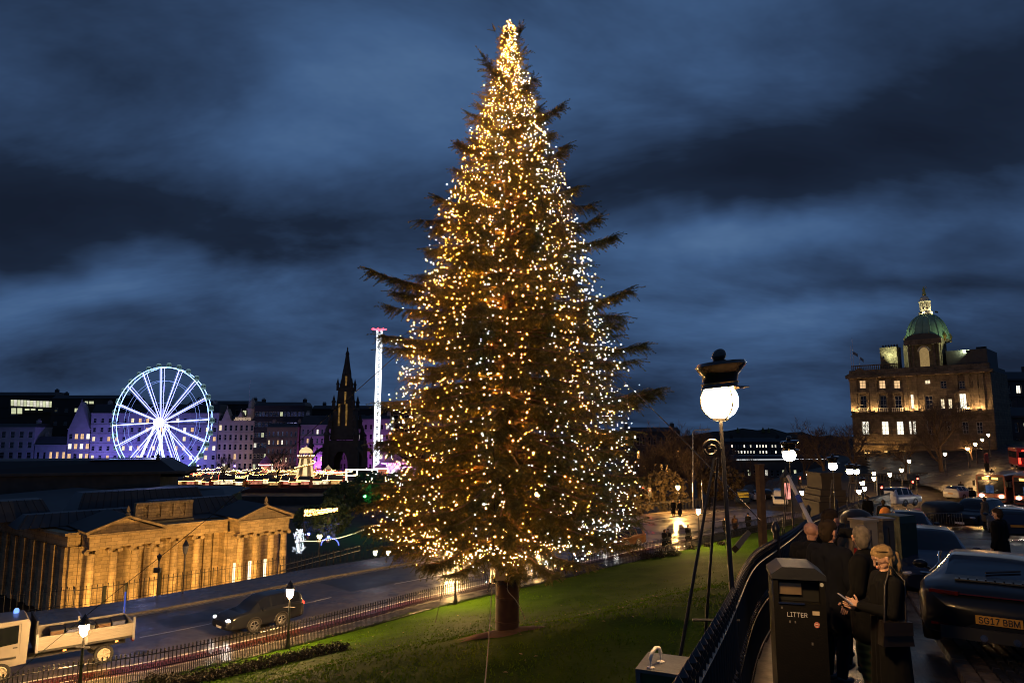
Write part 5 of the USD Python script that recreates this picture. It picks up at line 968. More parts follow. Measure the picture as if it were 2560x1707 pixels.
# lit band windows of the far left office
ofc = thing('lit_office_floor', 'bright curved top floor of glass offices above the dark block at left', 'building', W(80, 1010, PY + 36)); m_ = MB(); m_.bx(tuple(W(20, 1030, PY + 37)), tuple(W(142, 996, PY + 39) + [0, 6, 0])); part(ofc, 'roof', m_, STN['black'], world=True)
for k in range(14):
    a, b = 27 + 8 * k, 34 + 8 * k; y0 = 999 + k * .35; part(ofc, 'window', MB().quad(W(a, y0 + 15, PY + 36.8), W(b, y0 + 15, PY + 36.8), W(b, y0, PY + 36.8), W(a, y0, PY + 36.8)), LITC[k % 2], world=True)
for k, (a, b, y0, y1) in enumerate(((28, 40, 1020, 1034), (43, 55, 1020, 1034), (62, 73, 1021, 1026), (77, 88, 1021, 1026), (95, 106, 1023, 1026), (212, 220, 1003, 1009), (223, 234, 1003, 1009))): part(ofc, 'window', MB().quad(W(a, y1, PY + 24), W(b, y1, PY + 24), W(b, y0, PY + 24), W(a, y0, PY + 24)), LITC[0], world=True)
# coloured floodlights that wash the fronts (violet from the wheel's side, purple by the hotel)
for px, col, I, zl in ((60, (0.1, 0.16, 1.0), 134, -16), (200, (0.28, 0.22, 1.0), 1152, -16), (300, (0.2, 0.16, 1.0), 1410, -16), (420, (0.18, 0.18, 1.0), 1410, -16), (520, (0.4, 0.25, 0.8), 321, -16), (600, (1.0, 0.62, 0.42), 264, -16), (690, (1.0, 0.5, 0.4), 98, -16), (795, (0.65, 0.16, 1.0), 698, -16), (920, (0.75, 0.14, 1.0), 548, -16)):
    a = W(px, 1200, PY - 17); t = thing('colour_flood', 'ground floodlight washing the shop fronts, hidden behind the market', 'floodlight', (a[0], a[1], zl), group='floodlights before the shop fronts')
    part(t, 'housing', MB().box((0, -.4, 0), (2.2, .5, 1.0)), FLX); p_ = numbered(t, 'lamp'); rect_light(p_, (0, 0, 0), (0, 17, 9), 2.0, .8, col, I)
# ------------------------------------------------------------------ the domed bank on the right
BST = ashlar('bank_sandstone', (.16, .12, .08), .71, -.70, 1.1, .5, .35); BDK = pm('bank_roof_lead', (.035, .035, .035), .6, var=.3)
VERD = pm('verdigris_copper', (.20, .33, .22), .6, .1, var=.25, scale=.8); GOLDM = pm('gilded_bronze', (.75, .48, .12), .3, .9); PALES = pm('pale_lantern_stone', (.6, .55, .42), .7)
A_, B_ = W(2124, 942, 150), W(2475, 923, 132); BU = (B_ - A_)[:2]; BW = float(np.linalg.norm(BU)); BU = np.r_[BU / BW, 0]; BN = np.array([BU[1], -BU[0], 0])
zE = (A_[2] + B_[2]) / 2; zG = W(2200, 1190, 148)[2] - 1.0
sgrid = np.linspace(-3, 30, 3000); pgrid = np.array([proj(np.r_[A_[:2], 0] + BU * s + [0, 0, 5])[0] for s in sgrid])
bs = lambda px: float(np.interp(px, pgrid, sgrid))
def bz(px, py): s = bs(px); p = A_[:2] + BU[:2] * s; return W(px, py, p[1])[2]
bank = thing('domed_bank', 'grand floodlit stone bank headquarters with a green copper dome and gilt statue', 'bank', (*(A_ + BU * BW / 2)[:2], zG))
Z0 = lambda zx, zy: bz(2060 + zx / 3.136, 700 + zy / 3.136); SX = lambda zx: bs(2060 + zx / 3.136)
holes, kinds = [], []
def bw(zx, zw, zy0, zy1, kind): s = SX(zx); w = (SX(zx + zw) - s); holes.append((s - w / 2, Z0(zx, zy1) - zG, s + w / 2, Z0(zx, zy0) - zG)); kinds.append(kind)
for zx in (320, 475, 592): bw(zx, 52, 786, 850, 'warm'); bw(zx, 58, 905, 1012, 'dark'); bw(zx, 56, 1106, 1212, 'white'); bw(zx, 52, 1335, 1415, 'dark')
for zx in (704,): bw(zx, 30, 895, 1008, 'white'); bw(zx, 26, 1104, 1208, 'white')
for zx in (672,): bw(zx, 22, 1104, 1208, 'white')
bw(835, 46, 782, 815, 'white2'); bw(835, 60, 905, 1010, 'dark'); bw(835, 60, 1100, 1210, 'dark'); bw(1105, 62, 888, 1010, 'white'); bw(940, 34, 930, 1010, 'white2'); bw(1000, 34, 930, 1010, 'white2')
for zx in (960, 1105, 1215): bw(zx, 50, 1110, 1205, 'dark'); bw(zx, 50, 790, 850, 'dark')
bw(880, 56, 1345, 1460, 'dark'); bw(1050, 46, 1330, 1405, 'dark'); bw(1110, 46, 1320, 1400, 'dark2'); bw(1200, 46, 1300, 1380, 'dark')
mb = MB(); Pb = wall_grid(mb, (A_[0], A_[1], zG), BU, BN, BW, zE - zG, holes, .45); obox(mb, Pb, 0, 0, .15, zE - zG - .01, 18, .01); obox(mb, Pb, BW - .15, 0, BW, zE - zG - .01, 18, .01); part(bank, 'wall', mb, BST, world=True)
BL = dict(warm=LIT[1], white=LIT[2], white2=LIT[0], dark=DARKP, dark2=LITC[0])
for q, k in zip(holes, kinds): window(bank, Pb, BU, BN, q, BL[k], .35, bars=(1, 2), fw=.10)
def bbox(nm, a0, b0, a1, b1, d0, d1, mat=BST, par=None): return part(par or bank, nm, obox(MB(), Pb, a0, b0, a1, b1, d0, d1), mat, world=True)
for zx in (320, 475, 592, 1105):
    s = SX(zx); z = Z0(zx, 888) - zG; w = 1.15
    part(bank, 'window_pediment', MB().prism([(s - w, z), (s + w, z), (s + w, z + .12), (s, z + .85), (s - w, z + .12)], -.45, -.003, o=(A_[0], A_[1], zG), U=BU, Nn=-BN), BST, world=True)
    for sg in (-1, 1): bbox('window_jamb', s + sg * .82 - .14, Z0(zx, 1012) - zG, s + sg * .82 + .14, z - .003, -.003, -.25)
    bl = bbox('balcony', s - 1.1, Z0(zx, 1040) - zG, s + 1.1, Z0(zx, 1034) - zG, -.003, -.8)
    for j in range(6): c = Pb(s - .95 + j * .38, Z0(zx, 1034) - zG, -.68); part(bl, 'baluster', MB().lathe([(.08, 0), (.13, .3), (.06, .6), (.09, .75)], c, 6), PALES, world=True)
    bbox('balcony_rail', s - 1.1, Z0(zx, 1034) - zG + .75, s + 1.1, Z0(zx, 1034) - zG + .87, -.55, -.8, PALES)
zb_, zt2 = Z0(240, 1045) - zG, Z0(240, 775) - zG
for zx in (238, 262, 392, 420, 660, 735, 1060, 1150, 1216, 1262): s = SX(zx); k = bbox('pilaster', s - .38, zb_, s + .38, zt2 - .6, -.003, -.3); bbox('capital', s - .5, zt2 - .6, s + .5, zt2, -.003, -.45, par=k)
bbox('cornice', -.6, zt2 + .02, BW + .6, zt2 + .6, 1, -.95); bbox('string_course', -.15, Z0(240, 1075) - zG, BW + .15, Z0(240, 1062) - zG, -.003, -.4); bbox('string_course', -.1, Z0(240, 1300) - zG, BW + .1, Z0(240, 1290) - zG, -.003, -.3)
bbox('parapet', 0, zt2 + .6, BW, zE - zG + 1.3, .9, -.1); bbox('roof', .2, zE - zG - .3, BW - .2, zE - zG + 1.0, 17.5, 1.0, BDK)
s = SX(310); z = zt2 + .6; part(bank, 'front_gable', MB().prism([(s - 3.2, z), (s + 3.2, z), (s, z + 1.7)], -.4, -.11, o=(A_[0], A_[1], zG), U=BU, Nn=-BN), BST, world=True)
zp = zE - zG + 1.3
pl = bbox('balustrade', .4, zp + .9, 9.5, zp + 1.1, .5, .2)
for j in range(24): c = Pb(.5 + j * .385, zp, .35); part(pl, 'baluster', MB().lathe([(.09, 0), (.13, .35), (.07, .7), (.1, .9)], c, 5), BST, world=True)
for z0, z1, y0, y1, nm in ((443, 580, 515, 655, 'chimney_block'), (632, 700, 492, 660, 'chimney_block'), (1206, 1292, 530, 600, 'dark_chimney')):
    k = bbox(nm, SX(z0), zp - 1.2, SX(z1), Z0((z0 + z1) / 2, y0) - zG, 6, 3, BST); 
    for j in range(6): c = Pb(SX(z0) + (SX(z1) - SX(z0)) * (j + .5) / 6, Z0((z0 + z1) / 2, y0) - zG, 4.5); part(k, 'chimney_pot', MB().cyl(c, c + [0, 0, .6], .16, n=6), BDK, world=True)
bbox('mansard', SX(985), zp - .2, BW - .5, zp + 3.0, 12, 1.6, BDK)
# drum, dome, lantern, statue
dc = Pb(SX(815), 0, 5.0); sc_ = np.linalg.norm(dc[:2]) ; zd = lambda zy: W(2320, 700 + zy / 3.136, dc[1])[2]; RD = 52.0 / 1707 * dc[1] * .93
drum = part(bank, 'drum', MB().lathe([(RD * .80, zE - .5), (RD * .80, zd(500)), (RD * .98, zd(495)), (RD * 1.0, zd(478)), (RD * .9, zd(470))], (dc[0], dc[1], 0), 20), BST, world=True, smooth=40)
fr = lambda a, z, d: np.array([dc[0], dc[1], z]) + BU * a + BN * d
pf = lambda a, b, q: fr(a, b, RD * .98 - q)
def dbox(nm, a0, b0, a1, b1, d0, d1, mat=BST): return part(bank, nm, obox(MB(), pf, a0, b0, a1, b1, d0, d1), mat, world=True)
k_ = RD / 52.0
zb0, zb1 = zE + .6, zd(520)
dbox('aedicule', -40 * k_, zb0, 40 * k_, zb1, 2.2, .35)
for a in (-35, -25, 25, 35): c = pf(a * k_, 0, -.1); part(bank, 'aedicule_column', MB().lathe([(.34, zb0), (.3, zb0 + .3), (.27, zb1 - .3), (.36, zb1)], (c[0], c[1], 0), 10), BST, world=True, smooth=45)
dbox('aedicule_cornice', -44 * k_, zb1, 44 * k_, zd(480), 2.2, -.7)
t = np.linspace(0, PI, 13); ze = zd(480); part(bank, 'segmental_pediment', MB().prism([(-math.cos(a) * 42 * k_, ze + math.sin(a) * 16 * k_) for a in t], RD * .3, RD * .98 + .6, o=(dc[0], dc[1], 0), U=BU, Nn=BN), BDK, world=True)
part(bank, 'arch_window', MB().prism([(-11 * k_, zb0 + .8)] + [(-math.cos(a) * 11 * k_, zd(570) + math.sin(a) * 11 * k_) for a in t] + [(11 * k_, zb0 + .8)], RD * .98 - .36, RD * .98 - .3, o=(dc[0], dc[1], 0), U=BU, Nn=BN), em('bank_arch_glow', (1.0, .66, .26), .32, .3), world=True)
part(bank, 'arch_moulding', MB().tube([fr(-math.cos(a) * 12.5 * k_, zd(570) + math.sin(a) * 12.5 * k_, RD * .98 - .2) for a in t], .22, 6), PALES, world=True)
rz0, rz1 = zd(478), zd(268); n_ = 14
dome_p = part(bank, 'dome', MB().lathe([(RD * .97 * math.cos(a) ** .9, rz0 + (rz1 - rz0) * math.sin(a)) for a in np.linspace(0, 1.38, n_)], (dc[0], dc[1], 0), 32), VERD, world=True, smooth=40)
for j in range(16):
    a = j * PI / 8; q = np.linspace(.02, 1.36, 10); P = np.stack([dc[0] + np.cos(a) * RD * .985 * np.cos(q) ** .9, dc[1] + np.sin(a) * RD * .985 * np.cos(q) ** .9, rz0 + (rz1 - rz0) * np.sin(q)], 1); part(dome_p, 'rib', MB().tube(P, .1, 5), VERD, world=True, smooth=True)
for j in range(8): a = j * PI / 4 + .3; c = np.array([dc[0] + math.cos(a) * RD * 1.0, dc[1] + math.sin(a) * RD * 1.0, 0]); part(bank, 'urn', MB().lathe([(.3, rz0 - .4), (.2, rz0), (.42, rz0 + .6), (.25, rz0 + 1.0), (0, rz0 + 1.5)], (c[0], c[1], 0), 8), GOLDM, world=True, smooth=50)
R2 = 15 * k_; part(bank, 'lantern_base', MB().lathe([(R2 * 1.15, zd(272)), (R2 * 1.15, zd(255)), (R2 * .85, zd(245)), (R2 * .85, zd(232)), (0, zd(232))], (dc[0], dc[1], 0), 16), PALES, world=True, smooth=40)
for j in range(8): a = j * PI / 4 + .2; c = (dc[0] + math.cos(a) * R2 * .72, dc[1] + math.sin(a) * R2 * .72); part(bank, 'lantern_column', MB().cyl((*c, zd(232)), (*c, zd(178)), .2, n=7), PALES, world=True)
part(bank, 'lantern_core', MB().cyl((dc[0], dc[1], zd(232)), (dc[0], dc[1], zd(178)), R2 * .42, n=10), PALES, world=True)
part(bank, 'lantern_cornice', MB().lathe([(0, zd(178)), (R2 * .95, zd(178)), (R2 * 1.05, zd(168)), (R2 * .8, zd(163)), (R2 * .78, zd(150)), (R2 * .55, zd(133)), (R2 * .2, zd(122)), (0, zd(120))], (dc[0], dc[1], 0), 16), PALES, world=True, smooth=40)
zs_ = zd(121); c = np.array([dc[0], dc[1], zs_]); sH = zd(48) - zs_
st_ = MB().lathe([(.34, 0), (.4, .1 * sH), (.24, .45 * sH), (.28, .6 * sH), (.20, .74 * sH), (.08, .80 * sH), (.13, .86 * sH), (.11, .92 * sH), (0, .95 * sH)], c, 10)
st_.tube([c + [.2, 0, .7 * sH], c + [.5, -.1, .8 * sH], c + [.45, -.1, 1.0 * sH]], .07, 5); st_.tube([c + [-.2, 0, .68 * sH], c + [-.35, -.1, .5 * sH]], .08, 5); part(bank, 'statue', st_, GOLDM, world=True, smooth=True)
for zx, h in ((232, 5.6), (250, 7.5), (300, 3.3)): c = Pb(SX(zx), zp, 1.0); part(bank, 'flagpole', MB().cyl(c, c + [0, 0, h], .07, .03, 5), WST, world=True)
for zx, h, w in ((250, 4.3, 1.0), (305, 3.0, .7)):
    c = Pb(SX(zx), zp, 1.0); x = np.linspace(0, 1, 6); V = [c + BU * a * w + [0, 0, h - .5 * a - b * .7 + .08 * math.sin(a * 5)] + BN * .1 * math.sin(a * 6) for a in x for b in (0, 1)]; part(bank, 'flag', MB().add(np.array(V), [[2 * i, 2 * i + 2, 2 * i + 3, 2 * i + 1] for i in range(5)]), pm('flag_cloth', (.08, .12, .2), .8), world=True)
WFL = (1.0, .62, .26)
for zx in (248, 405, 668, 742, 1150, 1240): s = SX(zx); z = zb_ + zG + .15; flood(bank, Pb(s, zb_ + .25, -1.0), Pb(s, zb_ + 5, -.15), .6, .3, WFL, 480)
for zx in (290, 420, 560): q = Pb(SX(zx), 0, -1.8); q[2] = max(float(HG(q[0], q[1])), float(HS(q[0], q[1])) - .12) + .5; flood(bank, q, Pb(SX(zx), 0, 0) * [1, 1, 0] + [0, 0, q[2] + 3.2], 1.6, .3, (1.0, .55, .16), 60)
for a in (-27, 27): flood(bank, pf(a * k_, zb0 + .15, -1.0), pf(a * k_, zb0 + 6, .2), .4, .25, WFL, 190)
for a in (-1, 1): flood(bank, Pb(SX(815) + a * 7.5, zp + 2.6, 1.2), (dc[0], dc[1], rz0 + 3), .6, .4, (.85, 1.0, .55), 620)
for a in (.6, 2.4, 4.2): flood(bank, (dc[0] + math.cos(a) * -1.9, dc[1] - abs(math.sin(a)) * 2.0, zd(262)), (dc[0], dc[1], zd(165)), .3, .2, (1.0, .88, .5), 190)
# neighbours up the hill
def dark_block(label, px0, px1, py, pyb, d, rows, cols, lit, mat='dark', litm=None):
    a = W(px0, pyb, d)[2]; return shop_block('tenement', label, px0, px1, py, mat, rows, cols, lit, d=d, zb=a, deep=10, litm=litm)
dark_block('dark tenement rising behind the bank at the right edge with two bright windows', 2478, 2640, 948, 1130, 165, 5, 6, .14)
dark_block('lower dark shop row with a pale lit fascia up the street at the right edge', 2484, 2620, 1040, 1130, 150, 2, 6, .5, litm=LITC)
# hill, far offices and station roofs in the middle distance
hx = np.linspace(1450, 2300, 24); hill = []; hy = 1098 - 26 * np.exp(-((hx - 1880) / 170) ** 2) + 4 * np.sin(hx * .09)
top = [W(a, b, 760) for a, b in zip(hx, hy)]; V = np.array(top + [[p[0], 730, -22] for p in top] + [[p[0], 900, -22] for p in top]); n_ = len(hx)
struct('hill', MB().add(V, [[i, i + 1, n_ + i + 1, n_ + i] for i in range(n_ - 1)] + [[i, 2 * n_ + i, 2 * n_ + i + 1, i + 1] for i in range(n_ - 1)]), EARTH)
rt2 = random.Random(8)
def conif(px, py, d, hpx, lab): 
    p = W(px, py, d); h = hpx / FPX * d; t = thing('hill_tree', lab, 'tree', (p[0], p[1], p[2] - 2), group='trees on the hill'); part(t, 'trunk', MB().cyl((0, 0, 0), (0, 0, h * .4), .4, n=5), BARK); part(t, 'crown', MB().lathe([(.2, h * .2), (h * .34, h * .4), (h * .22, h * .6), (h * .26, h * .75), (0, h + 2)], (0, 0, 0), 7), NEEDLE)
for a in (1845, 1908, 1922): conif(a, 1078 + abs(a - 1880) * .1, 757, 14, 'tiny dark tree on the crest of the distant hill')
shop_block('hill_office', 'distant office block with rows of small white lit windows below the hill', 1826, 1966, 1104, 'black', 5, 18, .62, d=430, zb=-22, win=(.55, .55), litm=[LITC[1], LIT[2]], band=False)
shop_block('hill_office', 'long dark building with a bright pale eaves line in front of the distant offices', 1836, 2066, 1150, 'dark', 2, 16, .35, d=300, zb=-24, win=(.5, .4), litm=LITC)
t = thing('roof_light_strip', 'thin pale lit roof edge running along the long dark building', 'lighting', W(1950, 1148, 298)); part(t, 'strip', MB().tube([W(1842, 1149, 299), W(2064, 1147, 299)], .16, 4), em('pale_eaves_light', (.9, .95, 1.0), .9), world=True)
shop_block('hill_office', 'dark low building with a few orange windows right of the spruce', 1560, 1700, 1078, 'dark', 4, 10, .16, d=330, zb=-24, litm=[em('orange_window', (1.0, .45, .1), 1.6)])
# ------------------------------------------------------------------ bare winter trees
TWIG = pm('bare_winter_twigs', (.075, .05, .032), .9, var=.3, scale=2)
def bare_tree(seed, h=14., spread=.8, levels=5, dens=1.0):
    r = np.random.default_rng(seed); trunk, twigs = MB(), MB()
    def grow(p, d, L_, rad, lv):
        n = 4; P = [p]; dd = d.copy()
        for i in range(n): dd = dd + r.normal(0, .13, 3) + np.array([0, 0, .05]); dd /= np.linalg.norm(dd); P.append(P[-1] + dd * L_ / n)
        P = np.array(P); (trunk if lv == 0 else twigs).tube(P, np.linspace(rad, rad * .62, n + 1), 7 if lv == 0 else (4 if lv < 3 else 3), cap=False)
        if lv >= levels: return
        k = int(r.integers(4, 6)) if lv < 2 else 3
        for j in range(k):
            t = 1.0 if j == 0 else r.uniform(.4, 1.0); q = np.array([np.interp(t, np.linspace(0, 1, n + 1), P[:, a]) for a in range(3)]); ax = r.normal(size=3); ax -= dd * ax.dot(dd); ax /= np.linalg.norm(ax); an = r.uniform(.25, .6) if j == 0 else r.uniform(.5, 1.05) * spread
            nd = dd * math.cos(an) + ax * math.sin(an); nd[2] += .08; nd /= np.linalg.norm(nd); grow(q, nd, L_ * r.uniform(.58, .80), max(rad * (.62 if j == 0 else .5), .017), lv + 1)
    grow(np.zeros(3), np.array([0, 0, 1.0]), h * .28, h * .022, 0); return trunk, twigs
btp = {}
def put_tree(kind, px, pyb, d, hpx, label, rz=0, mat=TWIG):
    p = W(px, pyb, d); h = hpx / FPX * d
    if kind not in btp:
        t = thing('bare_tree', label, 'tree', p, rz, 'bare winter trees'); tr, tw = bare_tree(100 + kind, 14., (.75, .9, 1.05)[kind % 3], 6); stage.GetPrimAtPath(t).GetAttribute('xformOp:scale').Set(Gf.Vec3f(h / 14, h / 14, h / 14)); part(t, 'trunk', tr, TWIG, smooth=True); part(t, 'crown', tw, mat, kind='stuff'); btp[kind] = t; return t
    return dup(btp[kind], p, rz, label, 'bare winter trees', h / 14)
put_tree(0, 2357, 1190, 112, 265, 'big bare tree spreading in front of the middle of the domed bank'); put_tree(1, 2265, 1185, 116, 130, 'small bare tree lit orange before the left windows of the bank'); put_tree(2, 2432, 1150, 104, 105, 'small bare tree with orange lit twigs right of the big bare tree', .5)
put_tree(1, 2130, 1200, 122, 215, 'bare tree at the left corner of the bank', 1.0); put_tree(2, 2065, 1200, 125, 200, 'bare tree behind the third lamp left of the bank', 2.0); put_tree(0, 2010, 1200, 140, 150, 'smaller bare tree between the second and third lamps', 3.0)
for k, (px, hp, d) in enumerate(((1590, 205, 118), (1655, 235, 112), (1700, 262, 108), (1748, 270, 112), (1790, 235, 120), (1625, 180, 104), (1725, 200, 102), (1840, 190, 124), (1890, 120, 130))):
    put_tree(k % 3, px, 1262, d, hp, ('bare tree just right of the lower spruce boughs', 'bare tree left of the slim street light column', 'tall bare tree left of the big capped lamp', 'tallest bare tree behind the big capped lamp', 'bare tree just right of the big capped lamp', 'lower bare tree over the park railings', 'thick bare tree behind the orange street lamp', 'bare tree in front of the distant hill', 'low bare tree before the distant lit offices')[k], k * 1.3)
for k, (px, pyb, d, hp, lab) in enumerate(((560, 1205, 240, 90, 'faint bare tree before the department store'), (690, 1205, 236, 120, 'bare tree in front of the dormered block left of the slide'), (1000, 1250, 150, 120, 'bare garden tree behind the left boughs of the spruce'))): put_tree(k % 3, px, pyb, d, hp, lab, k * 2.1 + .4)
# lush garden trees by coloured light
LEAFG = pm('evergreen_leaves', (.05, .09, .04), .6, var=.4, translucent=.3)
def leafy(label, p, R, seed, name='garden_tree', cat='tree', mat=LEAFG, flat=.8, n=1500, ls=.5):
    r = np.random.default_rng(seed); t = thing(name, label, cat, p); part(t, 'trunk', MB().cyl((0, 0, -1), (0, 0, R * .9), R * .08, R * .04, 6), BARK)
    u = r.normal(size=(n, 3)); u /= np.linalg.norm(u, axis=1, keepdims=True); rr = R * (.55 + .45 * r.random(n) ** .4) * (.75 + .5 * meshkit.noise(u * 2.2 + seed, seed)); c = u * rr[:, None] * [1, 1, flat] + [0, 0, R * .95 * flat]
    a = r.normal(size=(n, 3)); a /= np.linalg.norm(a, axis=1, keepdims=True); b = np.cross(a, r.normal(size=(n, 3))); b /= np.linalg.norm(b, axis=1, keepdims=True); s_ = ls * R * .22 * r.uniform(.6, 1.4, (n, 1))
    V = np.stack([c - a * s_, c + b * s_ * .5, c + a * s_, c - b * s_ * .5], 1).reshape(-1, 3); F = np.arange(n * 4).reshape(n, 4); part(t, 'crown', MB().add(V, F), mat, kind='stuff'); return t
def glow_ball(parent, c, r, mat): return part(parent, 'lamp', MB().sph(c, r, 1), mat, world=True)
p = W(925, 1262, 175); t = leafy('round garden tree lit bright green left of the spruce', p, 5.2, 3); glow_ball(t, W(912, 1240, 168), .28, em('green_flood_bulb', (.05, 1.0, .22), 260.))
p = W(985, 1250, 172); t = leafy('garden tree lit teal beside the green one', p, 4.2, 5); glow_ball(t, W(1000, 1236, 166), .22, em('teal_flood_bulb', (.05, .8, .8), 110.))
for k, (px, py, d, R, lab) in enumerate(((820, 1338, 112, 3.4, 'garden shrub lit deep blue under the light curtain'), (770, 1330, 116, 2.6, 'smaller deep blue lit shrub right of the gallery'))):
    p = W(px, py, d); t = leafy(lab, p, R, 12 + k, 'garden_shrub', 'shrub'); glow_ball(t, W(px + 2, py + 4, d - 4), .16, em('blue_flood_bulb', (.06, .08, 1.0), 330.))
# dark evergreen trees that bound the gardens behind
for k, (px, py, d, R) in enumerate(((860, 1285, 125, 3.6), (1010, 1290, 120, 4.5))): leafy(('dark evergreen behind the light curtain', 'dark evergreen behind the lowest left bough of the spruce')[k], W(px, py, d), R, 30 + k)
# light curtain, festoon, sparkling figure in the garden
cur = thing('light_curtain', 'slanted rectangular curtain of warm bulbs in the blue garden', 'string lights', W(803, 1290, 104)); r_ = np.random.default_rng(2); P = []
for k in range(260): u, v = r_.random(), r_.random(); P.append(W(760 + 84 * u, 1274 + 18 * v * (1 - .55 * u) - 5 * u, 104))
part(cur, 'bulbs', bulbs(np.array(P), .055), FEST[0], world=True); part(cur, 'frame', MB().tube([W(760, 1273, 104.1), W(846, 1268, 104.1)], .03, 4).tube([W(760, 1273, 104.1), W(760, 1340, 104.1)], .05, 4).tube([W(846, 1268, 104.1), W(846, 1330, 104.1)], .05, 4), IRON, world=True)
n = 42; t_ = np.linspace(0, 1, n); P = np.array([W(738 + 200 * u, 1352 - 40 * u + 14 * math.sin(u * PI), 92 - 10 * u) for u in t_]); f_ = thing('garden_festoon', 'sagging festoon of small white bulbs across the dark garden path', 'string lights', P[0]); part(f_, 'cable', MB().tube(P, .015, 3), CORD, world=True); part(f_, 'bulbs', bulbs(P, .045), FEST[1], world=True)
sp_ = thing('sparkling_tree', 'small bare tree wrapped in cold white sparkling lights by the right portico', 'tree', W(750, 1382, 86)); P = []
for k in range(170): u = r_.random(); w = 20 * (1 - .3 * u); P.append(W(748 + r_.normal(0, .38) * w, 1382 - 60 * u, 86))
part(sp_, 'bulbs', bulbs(np.array(P), .032), em('cold_white_bulb', (.8, .9, 1.0), 9.0), world=True); part(sp_, 'trunk', MB().tube([W(750, 1384, 86), W(748, 1350, 86), W(740, 1325, 86)], .06, 4).tube([W(748, 1350, 86), W(762, 1322, 86)], .04, 4), BARK, world=True)
arc = thing('light_arch', 'low glowing blue arch in the dark garden', 'light sculpture', W(825, 1365, 88)); part(arc, 'arch', MB().tube([W(825 - 22 * math.cos(a), 1362 - 18 * math.sin(a), 88) for a in np.linspace(0, PI, 12)], .06, 5), em('blue_arch_light', (.12, .16, 1.0), 2.5), world=True)
lantern_lamp('lit lantern on a post in the dark blue garden', W(797, 1392, 92), W(797, 1340, 92)[2], sz=.3, grp=None, mat=em('bright_garden_lantern', (1.0, .58, .20), 1700.0))
lantern_lamp('lantern across the road hidden behind the middle of the spruce', W(1128, 1372, 70), W(1128, 1252, 70)[2], sz=.3, grp=None, mat=em('bright_garden_lantern', (1.0, .58, .20), 1700.0))
lantern_lamp('lantern across the road hidden behind the right boughs of the spruce', W(1345, 1340, 76), W(1345, 1235, 76)[2], sz=.3, grp=None, mat=em('bright_garden_lantern', (1.0, .58, .20), 1700.0))
for px, d in ((937, 74), (970, 75)): b = W(px, 1425, d); lantern_lamp('small dim lantern below the lowest left bough, %s one of two' % ('left' if px < 950 else 'right'), b, W(px, 1380, d)[2], LANTW, grp=None)
# ------------------------------------------------------------------ lamps up the street and beyond
UP = 'street lamps climbing past the bank'
for px, py, d, pb, lab in ((2367, 1134, 100, 1188, 'street lamp before the middle doorway of the bank'), (2423, 1121, 104, 1170, 'street lamp before the right basement windows of the bank'), (2443, 1110, 110, 1158, 'street lamp next up the hill, by the red hoarding'), (2460, 1099, 118, 1150, 'dim street lamp near the top of the hill'), (2476, 1087, 124, 1140, 'topmost street lamp where the hill street narrows'), (2276, 1152, 96, 1196, 'street lamp before the small orange tree'),
                           (2187, 1183, 96, 1216, 'upper lamp of the pair by the low wall left of the bank'), (2187, 1196, 88, 1226, 'lower lamp of the pair by the low wall left of the bank'), (2227, 1186, 92, 1218, 'lamp at the middle of the low wall under the bank'), (2257, 1174, 94, 1214, 'lamp at the right end of the low wall under the bank'), (2149, 1228, 72, 1252, 'tiny lamp at the end of the upper railing'), (2163, 1221, 78, 1248, 'tiny lamp left of the white taxi'),
                           (1697, 1217, 84, 1292, 'orange street lamp beside the two women on the far pavement'), (2007, 1231, 80, 1268, 'orange lamp behind the second railing lamp'), (2024, 1187, 120, 1262, 'orange lamp before the long dark building')):
    b = W(px, pb, d); lantern_lamp(lab, b, W(px, py, d)[2], sz=.24, grp=UP, mat=em('hill_lamp_glass', (1.0, .52, .17), 210.0) if px != 1697 else em('orange_road_lamp', (1.0, .52, .14), 3600.0))
col = thing('street_light_column', 'slim unlit grey street light column with a bent arm by the park railings', 'street lamp', W(1733, 1270, 82)); part(col, 'column', MB().tube([W(1733, 1272, 82), W(1732, 1080, 82), W(1735, 1076, 82), W(1748, 1074, 82), W(1766, 1073, 82)], .06, 6), pm('galvanised_steel', (.3, .3, .3), .4, .6), world=True, smooth=True); part(col, 'head', MB().box(W(1769, 1073, 82), (.7, .25, .12)), pm('galvanised_steel', (.3, .3, .3)), world=True)
for px, py0, py1, d, w, lab in ((1757, 1200, 1272, 78, .05, 'thin sign pole by the park railings'), (2195, 1190, 1262, 55, .05, 'slim pole with a small box beside the far end of the railing')): single('sign_pole', lab, 'pole', MB().cyl(W(px, py1, d), W(px - 3, py0, d), w, n=6), pm('galvanised_steel', (.3, .3, .3)))
# ------------------------------------------------------------------ vehicles
TYRE = pm('tyre_rubber', (.012, .012, .012), .7, obj=True); RIMM = pm('alloy_wheel', (.25, .25, .26), .35, .8, obj=True); CGLASS = pm('car_window_glass', (.006, .007, .010), .06, spec=.45, obj=True); CHROME = pm('chrome_trim', (.6, .6, .62), .12, 1.0, obj=True); BLKP = pm('black_trim', (.012, .012, .013), .4, obj=True)
REDOFF = pm('red_tail_lens', (.06, .003, .003), .2, obj=True); REDON = em('lit_tail_lamp', (1.0, .05, .025), 4.0); HEADON = em('lit_headlamp', (1.0, .95, .85), 140.0); HEADOFF = pm('headlamp_lens', (.35, .36, .38), .08, .3, spec=.8, obj=True); PLATEY = pm('yellow_plate', (.55, .27, .03), .4, obj=True); PLATEW = pm('white_plate', (.6, .6, .6), .4, obj=True)
def paint(n, c, metal=.0, rough=.22): return pm('car_paint_' + n, c, rough, metal, var=.08, coat=.15, spec=.3, obj=True, bump=.0)
